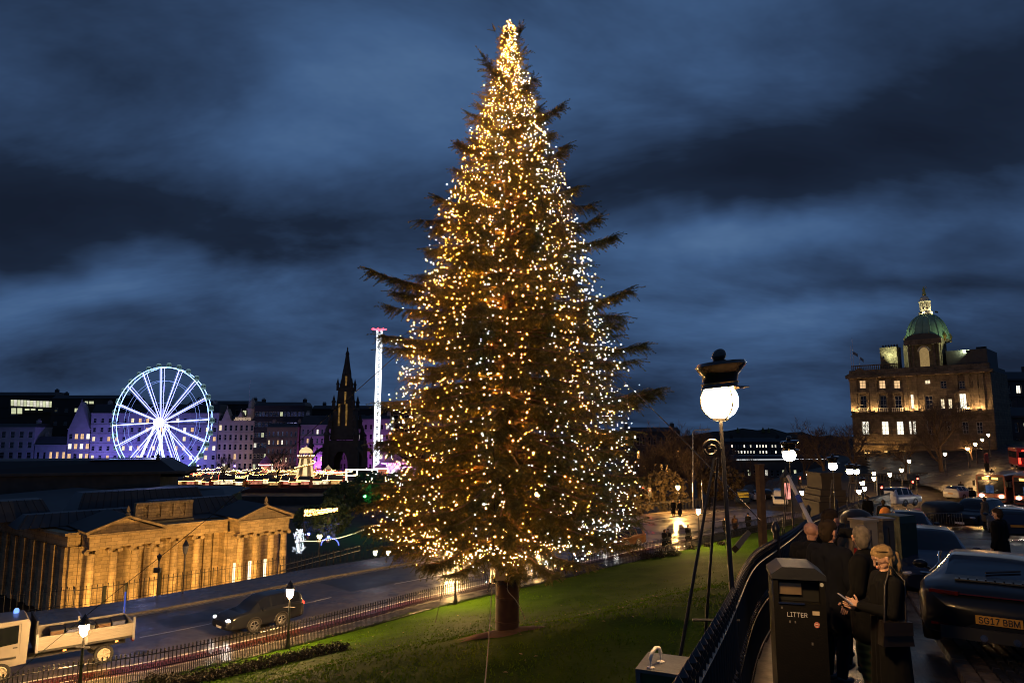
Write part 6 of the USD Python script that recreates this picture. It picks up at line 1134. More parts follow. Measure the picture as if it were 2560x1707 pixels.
def body_loft(st, n=44):
    from scipy.interpolate import PchipInterpolator
    st = np.asarray(st, float); x = np.linspace(st[0, 0], st[-1, 0], n); q = PchipInterpolator(st[:, 0], st[:, 1:])(x)
    S = []
    for xx, (w, zb, be, zr, wr) in zip(x, q):
        zr = max(zr, be + .015)
        h = [(0, zb), (.72 * w, zb), (w * .95, zb + .04), (w, zb + .16), (w * 1.0, zb + (be - zb) * .6), (w * .985, be - .06), (w * .94, be), (w * .94 + (wr - w * .94) * .12, be + (zr - be) * .12), (wr + (w * .94 - wr) * .45, be + (zr - be) * .52), (wr * 1.0, be + (zr - be) * .88), (wr * .86, be + (zr - be) * .97), (wr * .45, zr), (0, zr + .005)]
        S.append([(xx, -a, b) for a, b in h] + [(xx, a, b) for a, b in h[::-1][1:]])
    return x, np.array(S)
def car(name, label, cat, st, L_, glass, side, pm_, group=None, wheels=(.82, -.78), wr=.32, rear_on=False, head_on=False, tail=None, head=None, plate=None, detail=False, trim=None, loc=(0, 0, 0), rz=0.):
    """st rows: x, half width, sill z, belt z, roof z, roof half width (tail first). glass: x ranges of the rear and front screens; side: x range of side glass with pillars"""
    t = thing(name, label, cat, loc, rz, group); x, S = body_loft(st); k = S.shape[1]; q = {'body': [], 'rear_window': [], 'windscreen': [], 'side_window': [], 'side_window_r': []}
    for i in range(len(x) - 1):
        xm = (x[i] + x[i + 1]) / 2
        for j in range(k - 1):
            jj = min(j, k - 2 - j); key = 'body'
            if jj >= 9 + 0 and glass[0][0] < xm < glass[0][1]: key = 'rear_window'
            elif jj >= 9 and glass[1][0] < xm < glass[1][1]: key = 'windscreen'
            elif jj in (7, 8) and any(a < xm < b for a, b in side): key = 'side_window' if j > k / 2 else 'side_window_r'
            q[key].append([i * k + j, (i + 1) * k + j, (i + 1) * k + j + 1, i * k + j + 1])
    V = S.reshape(-1, 3)
    for e, fl in ((0, 1), (len(x) - 1, 0)):
        c = len(V); V = np.vstack([V, S[e].mean(0)]); q.setdefault('cap', []).extend([[e * k + j, e * k + j + 1, c, c] for j in range(k - 1)])
    q['body'] += q.pop('cap')
    for key, f in q.items():
        if f: part(t, key.replace('_r', '') if key.endswith('_w_r') else ('side_window' if key.startswith('side') else key), MB().add(V, f), pm_ if key == 'body' else CGLASS, smooth=38)
    W_ = max(r[1] for r in st)
    for xx in wheels:
        for sg in (-1, 1):
            y = sg * (W_ - .10); w = part(t, 'wheel', MB().lathe([(wr * .62, -.11), (wr * .97, -.11), (wr, -.06), (wr, .06), (wr * .97, .11), (wr * .62, .11)], (0, 0, 0), 20).move() if False else wheel_mb(wr, xx, y), TYRE, smooth=40)
            part(w, 'rim', rim_mb(wr, xx, y + sg * .09, sg), RIMM, smooth=30)
            a = np.linspace(0, PI, 12); arch = MB().tube(np.c_[xx + np.cos(a) * wr * 1.14, 0 * a + sg * (W_ - .012), wr + np.sin(a) * wr * 1.14], .035, 5); part(t, 'wheel_arch', arch, BLKP, smooth=True)
    xe, xf = st[0][0], st[-1][0]
    for sg in (-1, 1):
        if tail: (tx, ty, tz, tw, th) = tail; part(t, 'tail_light', MB().box((tx, sg * ty, tz), (.10, tw, th), sg * -.28), REDON if rear_on else REDOFF)
        if head: (hx, hy, hz, hw, hh) = head; part(t, 'headlight', MB().sph((hx, sg * hy, hz), 1.0, 2, (.12, hw / 2, hh / 2)), HEADON if head_on else HEADOFF, smooth=True)
        mx = side[-1][1] - .12; m_ = MB().sph((mx, sg * (W_ + .10), st[len(st) // 2][3] + .07), 1, 1, (.09, .12, .075)); m_.tube([(mx, sg * (W_ - .05), st[len(st) // 2][3]), (mx, sg * (W_ + .06), st[len(st) // 2][3] + .04)], .025, 5); part(t, 'mirror', m_, pm_, smooth=True)
    if plate:
        z, txt = plate; pl = part(t, 'number_plate', MB().box((xe - .02, 0, z), (.02, .52, .11)), PLATEY)
        if txt:
            tm = meshkit.text_mesh(txt, .079, .003, True); v = tm.vertices; w_ = v[:, 0].max(); v = np.stack([0 * v[:, 0] + xe - .033 - v[:, 2], -(v[:, 0] - w_ / 2) * (.46 / w_), v[:, 1] + z - .04], 1); part(pl, 'lettering', (v, tm.faces), BLKP)
    part(t, 'front_plate', MB().box((xf + .012, 0, .45), (.02, .5, .11)), PLATEW)
    if trim: trim(t)
    return t
def wheel_mb(r, x, y):
    m_ = MB().lathe([(r * .6, -.1), (r * .97, -.105), (r, -.06), (r, .06), (r * .97, .105), (r * .6, .1)], (0, 0, 0), 22); V = np.vstack(m_.V); m_.V = [np.stack([V[:, 0] + x, V[:, 2] + y, V[:, 1] + r], 1)]; m_.F = [np.vstack(m_.F)]; return m_
def rim_mb(r, x, y, sg):
    m_ = MB()
    m_.tube(np.array([(math.cos(a) * r * .62 + x, y, math.sin(a) * r * .62 + r) for a in np.linspace(0, 2 * PI, 19)]), .025, 5); m_.tube([(x, y - .02, r), (x, y + .02, r)], r * .17, 8)
    for k in range(5): a = k * 2 * PI / 5 + .3; m_.tube([(x, y, r), (x + math.cos(a) * r * .6, y, r + math.sin(a) * r * .6)], .03, 4)
    m_.tube([(x, y - sg * .05, r), (x, y - sg * .045, r)], r * .6, 14); return m_
KDIR = math.atan2(4.4, 2.06)
def on_street(px, py, d): p = W(px, py, d); return np.array([p[0], p[1], float(HS(p[0], p[1])) - .118])
# sports coupe nearest on the right, seen from behind
def trim_sport(t):
    part(t, 'light_bar', MB().box((-2.16, 0, .80), (.05, 1.30, .014)), REDOFF); g_ = part(t, 'engine_grille', MB().box((-1.72, 0, .955), (.16, .95, .02)), BLKP)
    for k in range(9): part(g_, 'slat', MB().box((-1.72, -.42 + k * .105, .972), (.15, .02, .02)), CGLASS)
    part(t, 'bumper_insert', MB().box((-2.19, 0, .30), (.12, 1.35, .16)), BLKP)
    for sg in (-1, 1):
        part(t, 'exhaust', MB().tube([(-2.27, sg * .18, .27), (-2.1, sg * .18, .27)], .045, 10), CHROME); part(t, 'reflector', MB().box((-2.2, sg * .68, .38), (.02, .22, .035), sg * -.35), REDOFF)
        P = np.array([(-1.05, .60, .955), (-.75, .68, 1.10), (-.2, .70, 1.215), (.35, .68, 1.20), (.85, .74, .98), (.4, .80, .92), (-.5, .83, .925), (-1.05, .66, .945)]) * [1, sg, 1]; part(t, 'window_trim', MB().tube(P + [0, sg * .02, 0], .011, 5), CHROME, smooth=True)
    part(t, 'wiper', MB().tube([(-1.42, .1, 1.05), (-1.25, -.32, 1.10)], .014, 5), BLKP)
    tm = MB(); 
spx = W(2497, 1545, 9.5); SPORT = [(-2.22, .62, .36, .62, .66, .5), (-2.15, .80, .28, .74, .79, .62), (-1.95, .90, .22, .84, .89, .66), (-1.5, .935, .18, .90, 1.00, .60), (-.9, .92, .16, .90, 1.18, .56), (-.3, .90, .15, .89, 1.275, .56), (.25, .90, .15, .88, 1.27, .56), (.75, .90, .15, .86, 1.10, .60), (1.1, .90, .16, .83, .90, .66), (1.6, .90, .18, .76, .80, .66), (2.0, .82, .22, .64, .68, .58), (2.2, .6, .30, .52, .55, .4)]
spz = float(HS(spx[0], spx[1])) - .08; hd = KDIR - .15; spc = np.array([spx[0], spx[1], 0]) + np.array([math.cos(hd), math.sin(hd), 0]) * 2.22
car('sports_car', 'dark grey sports coupe parked nearest the camera with a yellow rear plate', 'car', SPORT, 4.4, ((-1.55, -.45), (.42, .98)), ((-.95, -.28), (-.2, .62)), paint('slate', (.008, .009, .011), .2, .3), wheels=(1.25, -1.18), wr=.335, tail=(-2.10, .60, .80, .36, .05), head=(1.98, .66, .62, .28, .2), plate=(.50, 'SG17 BBM'), loc=(spc[0], spc[1], spz - .10), rz=hd, trim=trim_sport)
stage.GetPrimAtPath('/World/sports_car') and UsdGeom.Xformable(stage.GetPrimAtPath('/World/sports_car')).AddRotateYOp().Set(4.6)
SALOON = [(-2.25, .70, .34, .80, .86, .6), (-2.1, .84, .24, .92, .98, .68), (-1.7, .90, .20, .97, 1.05, .66), (-1.1, .91, .18, .96, 1.36, .58), (-.4, .91, .17, .95, 1.46, .58), (.2, .91, .17, .94, 1.45, .58), (.7, .91, .17, .93, 1.22, .62), (1.05, .91, .18, .92, 1.0, .68), (1.6, .90, .2, .84, .90, .66), (2.05, .84, .24, .74, .79, .6), (2.25, .68, .32, .6, .64, .5)]
SUV = [(-2.25, .76, .42, .98, 1.1, .62), (-2.12, .90, .30, 1.06, 1.45, .66), (-1.8, .94, .26, 1.08, 1.66, .64), (-1.0, .95, .24, 1.07, 1.72, .64), (0, .95, .24, 1.05, 1.70, .64), (.55, .95, .24, 1.04, 1.48, .66), (1.0, .95, .25, 1.03, 1.12, .72), (1.6, .94, .27, .98, 1.04, .74), (2.1, .9, .3, .86, .92, .7), (2.3, .74, .38, .7, .74, .6)]
HATCH = [(-1.95, .70, .36, .85, .95, .58), (-1.85, .84, .26, .95, 1.25, .60), (-1.5, .88, .22, .97, 1.42, .58), (-.8, .89, .2, .96, 1.50, .58), (0, .89, .2, .94, 1.48, .58), (.5, .89, .2, .93, 1.25, .62), (.95, .89, .2, .92, 1.0, .68), (1.5, .87, .23, .84, .9, .64), (1.85, .8, .28, .7, .75, .58), (2.0, .66, .34, .58, .62, .46)]
TAXI = [(-2.25, .72, .36, .95, 1.2, .62), (-2.15, .86, .28, 1.02, 1.5, .66), (-1.8, .9, .24, 1.04, 1.72, .66), (-.9, .9, .22, 1.03, 1.80, .66), (.1, .9, .22, 1.02, 1.78, .66), (.6, .9, .22, 1.01, 1.45, .68), (.85, .9, .22, 1.0, 1.1, .7), (1.4, .86, .26, .97, 1.04, .62), (2.05, .78, .3, .9, .96, .5), (2.25, .66, .36, .74, .78, .42)]
VAN = [(-2.6, .86, .36, 1.1, 1.92, .74), (-2.5, .95, .28, 1.12, 1.98, .78), (-1.5, .96, .26, 1.12, 2.0, .78), (.5, .96, .26, 1.12, 1.98, .78), (1.1, .96, .26, 1.12, 1.8, .76), (1.7, .95, .26, 1.1, 1.25, .8), (2.2, .92, .3, 1.0, 1.08, .76), (2.5, .78, .38, .8, .85, .6)]
FR3 = lambda st: ((st[0][0] + .12, st[3][0] - .02), (st[5][0] - .05, st[7][0] - .1))
def mk(name, label, cat, st, px, py, d, hdeg, pm_, side=((-1.5, -.75), (-.65, .05), (.12, .55)), **kw):
    p = on_street(px, py, d); ks = dict(tail=(st[1][0] + .02, st[1][1] * .80, .78 if st is not VAN else 1.0, .26, .16), head=(st[-2][0] + .06, st[-2][1] * .72, .62 if st is not SUV else .78, .34, .16)); ks.update(kw)
    return car(name, label, cat, st, 4.5, kw.pop('glass', None) or FR3(st), side, pm_, loc=p, rz=rad(hdeg), **{k: v for k, v in ks.items() if k != 'glass'})
def grille(t): part(t, 'grille', MB().box((2.2, 0, .62), (.06, .75, .16)), BLKP); part(t, 'grille_trim', MB().tube([(2.24, -.4, .70), (2.24, .4, .70)], .014, 5), CHROME)
mk('parked_car', 'dark blue saloon facing the camera parked right behind the sports coupe', 'car', SALOON, 2322, 1400, 18.3, math.degrees(KDIR) - 180, paint('navy', (.02, .026, .045), .4), trim=grille, wr=.31)
mk('parked_car', 'dark parked car facing the camera behind the dark green bin', 'car', SALOON, 2276, 1330, 31, math.degrees(KDIR) - 184, paint('ink', (.018, .022, .035), .4), trim=grille, wr=.31)
mk('taxi', 'white old-style taxi cab stopped at the junction with red tail lights', 'taxi', TAXI, 2254, 1250, 69, 28, paint('white', (.55, .55, .58)), rear_on=True, wr=.33, side=((-1.7, -.95), (-.85, -.1), (0, .5)))
mk('white_car', 'white hatchback with glowing red tail lights crossing the wet junction', 'car', HATCH, 2397, 1226, 79, 33, paint('pearl', (.6, .6, .58)), rear_on=True, plate=(.7, None), wr=.31)
mk('parked_car', 'black car standing beyond the skip bag in the middle of the street', 'car', SUV, 2440, 1280, 42, 215, paint('black', (.012, .012, .013), .3), wr=.34)
mk('parked_car', 'dark blue car seen from behind at the right edge of the street', 'car', HATCH, 2525, 1292, 36, 62, paint('blue', (.018, .03, .055), .4), plate=(.72, None), wr=.31)
def on_road(px, off):
    """where the sight line of that column crosses the line `off` metres out on the road"""
    L_ = FEN[:, :2] + FNN * off; pp = np.array([proj((x, y, z))[0] for (x, y), z in zip(L_, FEN[:, 2])]); i = int(np.argmin(abs(pp - px))); t = FEN[min(i + 3, len(FEN) - 1)] - FEN[max(i - 3, 0)]; return np.array([*L_[i], FEN[i, 2] - .095]), math.atan2(t[1], t[0])
p, a = on_road(640, 5.2); car('dark_suv', 'dark estate car with a lit headlamp driving down the wet road', 'car', SUV, 4.6, FR3(SUV), ((-1.9, -1.1), (-1.0, -.2), (-.1, .5)), paint('night', (.012, .014, .02), .3), loc=p, rz=a + PI, head_on=True, rear_on=True, wr=.36, tail=(-2.18, .78, 1.0, .22, .14), head=(2.14, .68, .80, .36, .16))
p, a = on_road(1562, 5.0); car('brown_car', 'dark brown car half hidden by the right boughs of the spruce', 'car', HATCH, 4.0, FR3(HATCH), ((-1.5, -.75), (-.65, .05), (.12, .5)), paint('brown', (.06, .03, .016), .3), loc=p, rz=a + PI, head_on=True, rear_on=True, wr=.32, tail=(-1.85, .7, .85, .2, .14), head=(1.87, .6, .64, .3, .14))
p, a = on_road(1945, 8.5)
for px, py, d, st, col, lab, nm, cat, hon, hd_ in ((1952, 1262, 92, VAN, 'white', 'white van coming round the bend with dazzling headlights', 'white_van', 'van', True, 250), (1856, 1262, 100, VAN, 'blue', 'blue van with a yellow striped back parked beyond the bend', 'police_van', 'van', False, 75), (1895, 1262, 104, HATCH, 'white', 'white parked car beside the striped blue van', 'parked_car', 'car', False, 80), (1915, 1262, 106, HATCH, 'black', 'dark parked car between the white car and the headlights', 'parked_car', 'car', False, 80)):
    p = W(px, py, d); p[2] = max(p[2], -7.3)
    t = car(nm, lab, cat, st, 4.5, FR3(st), ((-1.5, -.75), (-.65, .05), (.12, .5)), paint(col, {'white': (.55, .55, .58), 'blue': (.018, .03, .055), 'black': (.012, .012, .013)}[col]), loc=p, rz=rad(hd_), head_on=hon, wr=.33, tail=(st[1][0] + .02, st[1][1] * .85, 1.0, .2, .2), head=(st[-2][0] + .08, st[-2][1] * .72, .72, .34, .22))
    if nm == 'police_van':
        for k in range(4): part(t, 'stripe', MB().box((-2.62, 0, 1.05 + k * .2), (.02, 1.5, .09)), pm('yellow_stripe', (.6, .5, .05), .4, obj=True))
# buses at the right edge
def bus(label, px, py, d, hdeg, dbl=False, front=True, colr=(.30, .06, .025)):
    p = on_street(px, py, d); p[2] += .06; t = thing('bus', label, 'bus', p, rad(hdeg)); c = pm('bus_paint_%d' % (colr[0] * 100), colr, .3, obj=True, coat=.5); H = 4.2 if dbl else 3.0; Lb, w = 10.5, 1.25
    from shapely.geometry import box as sbox
    poly = np.array(sbox(-w + .2, .45, w - .2, H - .2).buffer(.2, 3).exterior.coords)[:-1]; part(t, 'body', MB().prism(poly, -Lb / 2, Lb / 2, U=(0, 1, 0), Nn=(1, 0, 0)), c, smooth=30)
    x = Lb / 2
    if front:
        part(t, 'windscreen', MB().box((x + .01, 0, 1.75), (.03, 2.25, 1.35)), CGLASS); part(t, 'dark_panel', MB().box((x + .014, 0, 2.62), (.03, 2.2, .36)), BLKP)
        for y in (-.42, .42): part(t, 'destination_display', MB().box((x + .035, y, 2.62), (.02, .55, .22)), em('amber_display', (1.0, .55, .12), 3.0))
        part(t, 'cab_light', MB().box((x + .03, -.1, 1.55), (.02, .7, .8)), em('bus_cab_blue', (.12, .22, .5), .35, .7, 3))
        for sg in (-1, 1): part(t, 'headlight', MB().sph((x + .02, sg * .85, .85), 1, 2, (.06, .2, .14)), HEADON, smooth=True); part(t, 'mirror', MB().box((x + .2, sg * 1.42, 2.1), (.12, .2, .5)), BLKP); part(t, 'mirror_arm', MB().tube([(x, sg * 1.2, 2.5), (x + .2, sg * 1.42, 2.35)], .03, 4), BLKP)
        part(t, 'wipers', MB().tube([(x + .04, -.1, 1.1), (x + .04, .6, 1.5)], .015, 4).tube([(x + .04, -.9, 1.1), (x + .04, -.2, 1.5)], .015, 4), BLKP); part(t, 'bumper', MB().box((x + .03, 0, .55), (.1, 2.4, .3)), BLKP)
    else:
        for sg in (-1, 1): part(t, 'tail_light', MB().box((-x - .02, sg * .95, 1.1), (.05, .3, .9)), REDON)
        part(t, 'rear_window', MB().box((-x - .012, 0, 2.0), (.03, 2.0, .8)), CGLASS); part(t, 'high_brake_light', MB().box((-x - .02, 0, H - .4), (.05, 1.2, .14)), REDON); part(t, 'number_plate', MB().box((-x - .02, 0, .7), (.02, .6, .14)), PLATEY)
    for sg in (-1, 1):
        for k in range(6): part(t, 'side_window', MB().box((-Lb / 2 + 1.2 + k * 1.6, sg * (w + .004), 1.95), (1.5, .02, 1.0)), CGLASS)
        for xx in (Lb / 2 - 2.4, -Lb / 2 + 2.6): part(t, 'wheel', wheel_mb(.48, xx, sg * (w - .12)), TYRE, smooth=40)
    return t
bus('single decker bus coming downhill with amber displays and bright headlights', 2512, 1222, 75, 222); bus('second bus close behind the first at the right edge of the photo', 2588, 1228, 71, 228); bus('red bus with glowing tail lights going uphill at the right edge', 2556, 1140, 108, 60, False, False, (.35, .02, .02))
# flatbed truck
p, a = on_road(165, 4.9); tr = thing('flatbed_truck', 'white dropside flatbed truck driving out of the left edge', 'truck', p, a + PI); WP = paint('truck_white', (.20, .185, .165), 0, .4); CH = pm('truck_chassis', (.015, .015, .016), .6, obj=True)
part(tr, 'chassis', MB().bx((-2.2, -.45, .62), (3.2, .45, .86)), CH); part(tr, 'deck', MB().bx((-2.35, -1.12, .98), (1.35, 1.12, 1.08)), CH)
cabp = [(1.65, .62), (3.25, .55), (3.42, .9), (3.36, 1.35), (2.98, 2.28), (2.75, 2.42), (1.7, 2.42), (1.6, 2.3)]; part(tr, 'cab', MB().prism(cabp, -1.02, 1.02), WP)
for sg in (-1, 1):
    w = part(tr, 'door_window', MB().prism([(2.0, 1.5), (3.12, 1.42), (2.86, 2.18), (2.0, 2.24)], sg * 1.022, sg * 1.03), CGLASS); part(tr, 'door_line', MB().tube(np.array([(1.92, sg * 1.03, .8), (1.92, sg * 1.03, 2.26), (2.95, sg * 1.03, 2.2), (3.2, sg * 1.03, 1.4), (3.1, sg * 1.03, .8)]), .01, 4), BLKP)
    part(tr, 'door_handle', MB().box((2.08, sg * 1.035, 1.34), (.16, .03, .05)), BLKP); part(tr, 'mirror', MB().box((3.15, sg * 1.22, 1.9), (.1, .18, .42)), BLKP); part(tr, 'headlight', MB().box((3.42, sg * .8, .95), (.06, .32, .18)), HEADOFF)
    sd = part(tr, 'drop_side', MB().bx((-2.35, sg * 1.12 - .025, 1.08), (1.3, sg * 1.12 + .025, 1.62)), WP)
    for z in (1.20, 1.34, 1.48): part(sd, 'ridge', MB().bx((-2.34, sg * 1.15 - .012, z), (1.29, sg * 1.15 + .012, z + .03)), WP)
    for xx in (-2.38, -.5, 1.33): part(tr, 'side_post', MB().box((xx, sg * 1.14, 1.38), (.09, .07, .75 if xx > -2 else 1.0)), pm('side_post_steel', (.3, .3, .32), .4, .6, obj=True))
    for xx in (-1.7, .3): part(tr, 'marker_light', MB().box((xx, sg * 1.14, .92), (.12, .03, .06)), em('orange_marker', (1.0, .28, .05), 5.0))
    for xx, wr_ in ((2.55, .40), (-1.25, .40)): w = part(tr, 'wheel', wheel_mb(wr_, xx, sg * .92), TYRE, smooth=40); part(w, 'rim', rim_mb(wr_, xx, sg * 1.02, sg), pm('cream_wheel_rim', (.4, .36, .28), .5, obj=True))
    part(tr, 'tail_light', MB().box((-2.4, sg * .85, .85), (.06, .4, .14)), REDOFF); part(tr, 'mudguard', MB().lathe([(.44, -.14), (.48, -.14), (.48, .14), (.44, .14)], (0, 0, 0), 10, 0, PI).move() if False else MB().box((2.55, sg * .95, .95), (1.05, .3, .06)), CH)
part(tr, 'windscreen', MB().quad((3.37, -.92, 1.42), (3.37, .92, 1.42), (3.02, .86, 2.24), (3.02, -.86, 2.24)), CGLASS); part(tr, 'grille', MB().box((3.42, 0, .95), (.04, 1.1, .26)), BLKP); part(tr, 'headboard', MB().bx((1.33, -1.12, 1.08), (1.40, 1.12, 2.3)), CH); part(tr, 'tailboard', MB().bx((-2.4, -1.1, 1.08), (-2.35, 1.1, 1.62)), WP)
part(tr, 'beacon', MB().lathe([(.10, 2.42), (.1, 2.55), (.06, 2.62), (0, 2.63)], (2.0, -.6, 0), 10), em('blue_beacon', (.15, .3, 1.0), 2.2)); part(tr, 'tail_pole', MB().cyl((-2.38, -1.12, 1.6), (-2.38, -1.12, 2.6), .035, n=6), em('blue_marker_strip', (.1, .16, .8), .6))
rr = random.Random(3)
for k in range(5): x = -1.9 + k * .6; tag_ = thing('load_crate', 'dark crate or folded barrier lying on the bed of the truck', 'crate', p + np.array([math.cos(a + PI) * x, math.sin(a + PI) * x, 1.08]), a + PI + rr.uniform(-.1, .1), group='load on the flatbed truck'); part(tag_, 'box', MB().box((0, rr.uniform(-.3, .3), .27), (.5, .9, .54)), pm('crate_%d' % (k % 3), ((.05, .06, .12), (.10, .05, .02), (.06, .06, .06))[k % 3], .6)); part(tag_, 'lid', MB().box((0, 0, .555), (.54, .94, .03)), CH)
# ------------------------------------------------------------------ people
SKIN = pm('skin', (.52, .30, .20), .5, var=.08, scale=20, obj=True); SKINR = pm('ruddy_skin', (.50, .26, .18), .5, var=.1, scale=20, obj=True)
def cloth(n, c, var=.25): return pm('cloth_' + n, c, .9, var=var, scale=14, obj=True, bump=.2, bscale=60, spec=.15)
def chain(J, refine=None, smooth=6):
    """J: list of bones ((p, r), (q, s)); hull of the two spheres each, united into one skin"""
    parts = []
    for (p, r), (q, s) in J:
        pts = np.vstack([ICO[1].vertices * r + np.asarray(p), ICO[1].vertices * s + np.asarray(q)]); parts.append(m3.Manifold.hull_points(pts.astype(np.float32)))
    m = m3.Manifold.batch_boolean(parts, m3.OpType.Add)
    if refine: m = m.refine_to_length(refine)
    g = m.to_mesh(); tm = trimesh.Trimesh(np.array(g.vert_properties[:, :3], float), np.array(g.tri_verts), process=True)
    if smooth and refine: trimesh.smoothing.filter_taubin(tm, lamb=.5, nu=.52, iterations=smooth)
    return tm.vertices, tm.faces
def hand_bones(w, d, up, side, curl=.5, s=1.0):
    """palm and five fingers from wrist w along d; side = thumb side"""
    w, d, up, side = (np.asarray(v, float) for v in (w, d, up, side)); d = d / np.linalg.norm(d); side = side - d * side.dot(d); side /= np.linalg.norm(side); nrm = np.cross(d, side); B = []; k = .085 * s
    for j in (-.5, 0, .5): B.append(((w, .022 * s), (w + d * k + side * j * .055 * s, .015 * s)))
    for j, ln in ((.9, .070), (.3, .080), (-.3, .074), (-.9, .058)):
        p = w + d * k * .95 + side * j * .030 * s; dd = d.copy(); r = .0092 * s
        for i, f in enumerate((.45, .32, .23)):
            dd = dd + nrm * curl * (.35 + .35 * i); dd /= np.linalg.norm(dd); q = p + dd * ln * f * 1.05 * s; B.append(((p, r), (q, r * .92))); p, r = q, r * .92
    p = w + d * .028 * s + side * .024 * s; dd = d * .55 + side * .8
    for ln in (.038, .032): dd = dd / np.linalg.norm(dd); q = p + dd * ln * s; B.append(((p, .0115 * s), (q, .0095 * s))); p = q; dd = dd + d * .5 + nrm * curl * .6
    return B
def person(label, loc, rz, H=1.75, coat=None, legs=None, hair=None, skin=None, arms='down', stride=0., headturn=0., nod=.1, near=False, coat_len=.50, hairstyle='short', hat=None, fem=False, group=None, scarf=None, bulk=1.0, legw=1.0):
    t = thing('person', label, 'person', loc, rz, group); k = H / 1.75; sc = lambda *v: np.array(v, float) * k; ref = .022 if near else None
    sw = (.175 if fem else .205) * bulk; hip, sh, neck = .90, 1.42, 1.50
    # local frame: +x forward, +y left
    A = {}
    for sg, n in ((1, 'l'), (-1, 'r')):
        S_ = sc(0, sg * sw, sh)
        if arms == 'phone': E, Wr = sc(.06, sg * (sw + .05), 1.14), sc(.30, sg * .05, 1.18 if sg > 0 else 1.14)
        elif arms == 'clasp': E, Wr = sc(.02, sg * (sw + .06), 1.13), sc(.20, sg * .05, .93)
        elif arms == 'back': E, Wr = sc(-.10, sg * (sw + .06), 1.13), sc(-.20, sg * .05, .95)
        elif arms == 'raise' and sg < 0: E, Wr = sc(.18, sg * (sw + .05), 1.32), sc(.34, sg * .10, 1.52)
        else: E, Wr = sc(-.03 + sg * stride * .10, sg * (sw + .055), 1.13), sc(.06 + sg * stride * .25, sg * (sw + .06), .89)
        A[n] = (S_, E, Wr)
    L = {}
    for sg, n in ((1, 'l'), (-1, 'r')): L[n] = (sc(0, sg * .09, hip), sc(.03 + -sg * stride * .22, sg * .095, .49), sc(-.02 - sg * stride * .48, sg * .09, .08 + (.05 if -sg * stride < -.1 else 0)))
    ht, hn = headturn, nod; hd = np.array([math.cos(ht) * math.cos(hn), math.sin(ht) * math.cos(hn), -math.sin(hn)]); hl = np.array([-math.sin(ht), math.cos(ht), 0]); hu = np.cross(hd, hl); hc = sc(.015, 0, 1.64)
    hp = lambda f, l, u: hc + (hd * f + hl * l + hu * u) * k
    bones = [((sc(0, 0, 1.36), .085 * k), (sc(.0, 0, 1.52), .055 * k)), ((sc(0, 0, 1.52), .052 * k), (hp(-.02, 0, -.06), .055 * k))]
    head = [((hp(-.025, 0, .03), .092 * k), (hp(.005, 0, .015), .082 * k)), ((hp(-.01, 0, .035), .085 * k), (hp(.035, 0, .04), .066 * k)), ((hp(.02, .022, -.045), .046 * k), (hp(.052, 0, -.088), .028 * k)), ((hp(.02, -.022, -.045), .046 * k), (hp(.052, 0, -.088), .028 * k)),
            ((hp(.082, 0, .02), .013 * k), (hp(.106, 0, -.022), .0135 * k)), ((hp(.085, 0, -.052), .016 * k), (hp(.085, .001, -.06), .016 * k)), ((hp(.072, .03, .036), .013 * k), (hp(.072, -.03, .036), .013 * k))]
    for sg in (1, -1): head.append(((hp(-.012, sg * .084, .018), .018 * k), (hp(-.008, sg * .083, -.022), .013 * k)))
    body = bones + head + [((sc(0, -sw * .7, 1.40), .07 * k), (sc(0, sw * .7, 1.40), .07 * k)), ((sc(0, -.08, 1.36), .10 * k), (sc(0, -.07, .98), .10 * k)), ((sc(0, .08, 1.36), .10 * k), (sc(0, .07, .98), .10 * k))]
    for n in 'lr':
        S_, E, Wr = A[n]; body += [((S_, .05 * k), (E, .038 * k)), ((E, .037 * k), (Wr, .026 * k))]; h_, kn, an = L[n]; body += [((h_, .085 * k), (kn, .052 * k)), ((kn, .05 * k), (an, .036 * k)), ((an, .034 * k), (an + sc(.12, 0, -.04), .026 * k))]
        sg = 1 if n == 'l' else -1; d = Wr - E
        if arms == 'phone': d = np.array([.8, -sg * .45, .30]); sd = np.array([.2, -sg * .3, 1.0])
        elif arms == 'clasp' or arms == 'back': d = np.array([.15 if arms == 'clasp' else -.15, -sg * .75, -.55]); sd = np.array([1. if arms == 'clasp' else -1, 0, .3])
        else: sd = np.array([1.0, 0, 0])
        if near: body += hand_bones(Wr, d, None, sd, .45 if arms != 'phone' else .6, k)
        else: d = d / np.linalg.norm(d); body += [((Wr, .028 * k), (Wr + d * .10 * k, .03 * k))]
    V, F = chain(body, .012 if near else None, 4); b_ = part(t, 'body', (V, F), skin or SKIN, smooth=True)
    if near:
        for sg in (1, -1): part(b_, 'eye', MB().sph(hp(.077, sg * .030, .012), .0115 * k, 1), pm('eye_white', (.5, .48, .45), .2, obj=True)); part(b_, 'eyebrow', MB().tube([hp(.088, sg * .014, .038), hp(.088, sg * .032, .044), hp(.078, sg * .05, .036)], .0045 * k, 4), cloth('brow', (.10, .06, .03)))
        part(b_, 'lips', MB().tube([hp(.084, .022, -.053), hp(.101, 0, -.052), hp(.084, -.022, -.053)], .006 * k, 5), pm('lips', (.38, .12, .10), .4, obj=True))
    # clothes
    c = coat or cloth('black_wool', (.006, .006, .0065)); bz = 1 - coat_len
    tor = [((sc(0, -sw * .78, 1.405), .098 * k), (sc(0, sw * .78, 1.405), .098 * k)), ((sc(-.01, 0, 1.47), .085 * k), (sc(0, 0, 1.40), .12 * k))]
    for sg in (1, -1): tor += [((sc(0, sg * .09, 1.35), .135 * k * bulk), (sc(.01, sg * .075, 1.08), .128 * k * bulk)), ((sc(.01, sg * .075, 1.08), .128 * k * bulk), (sc(0, sg * .09, .92), .142 * k * bulk))]
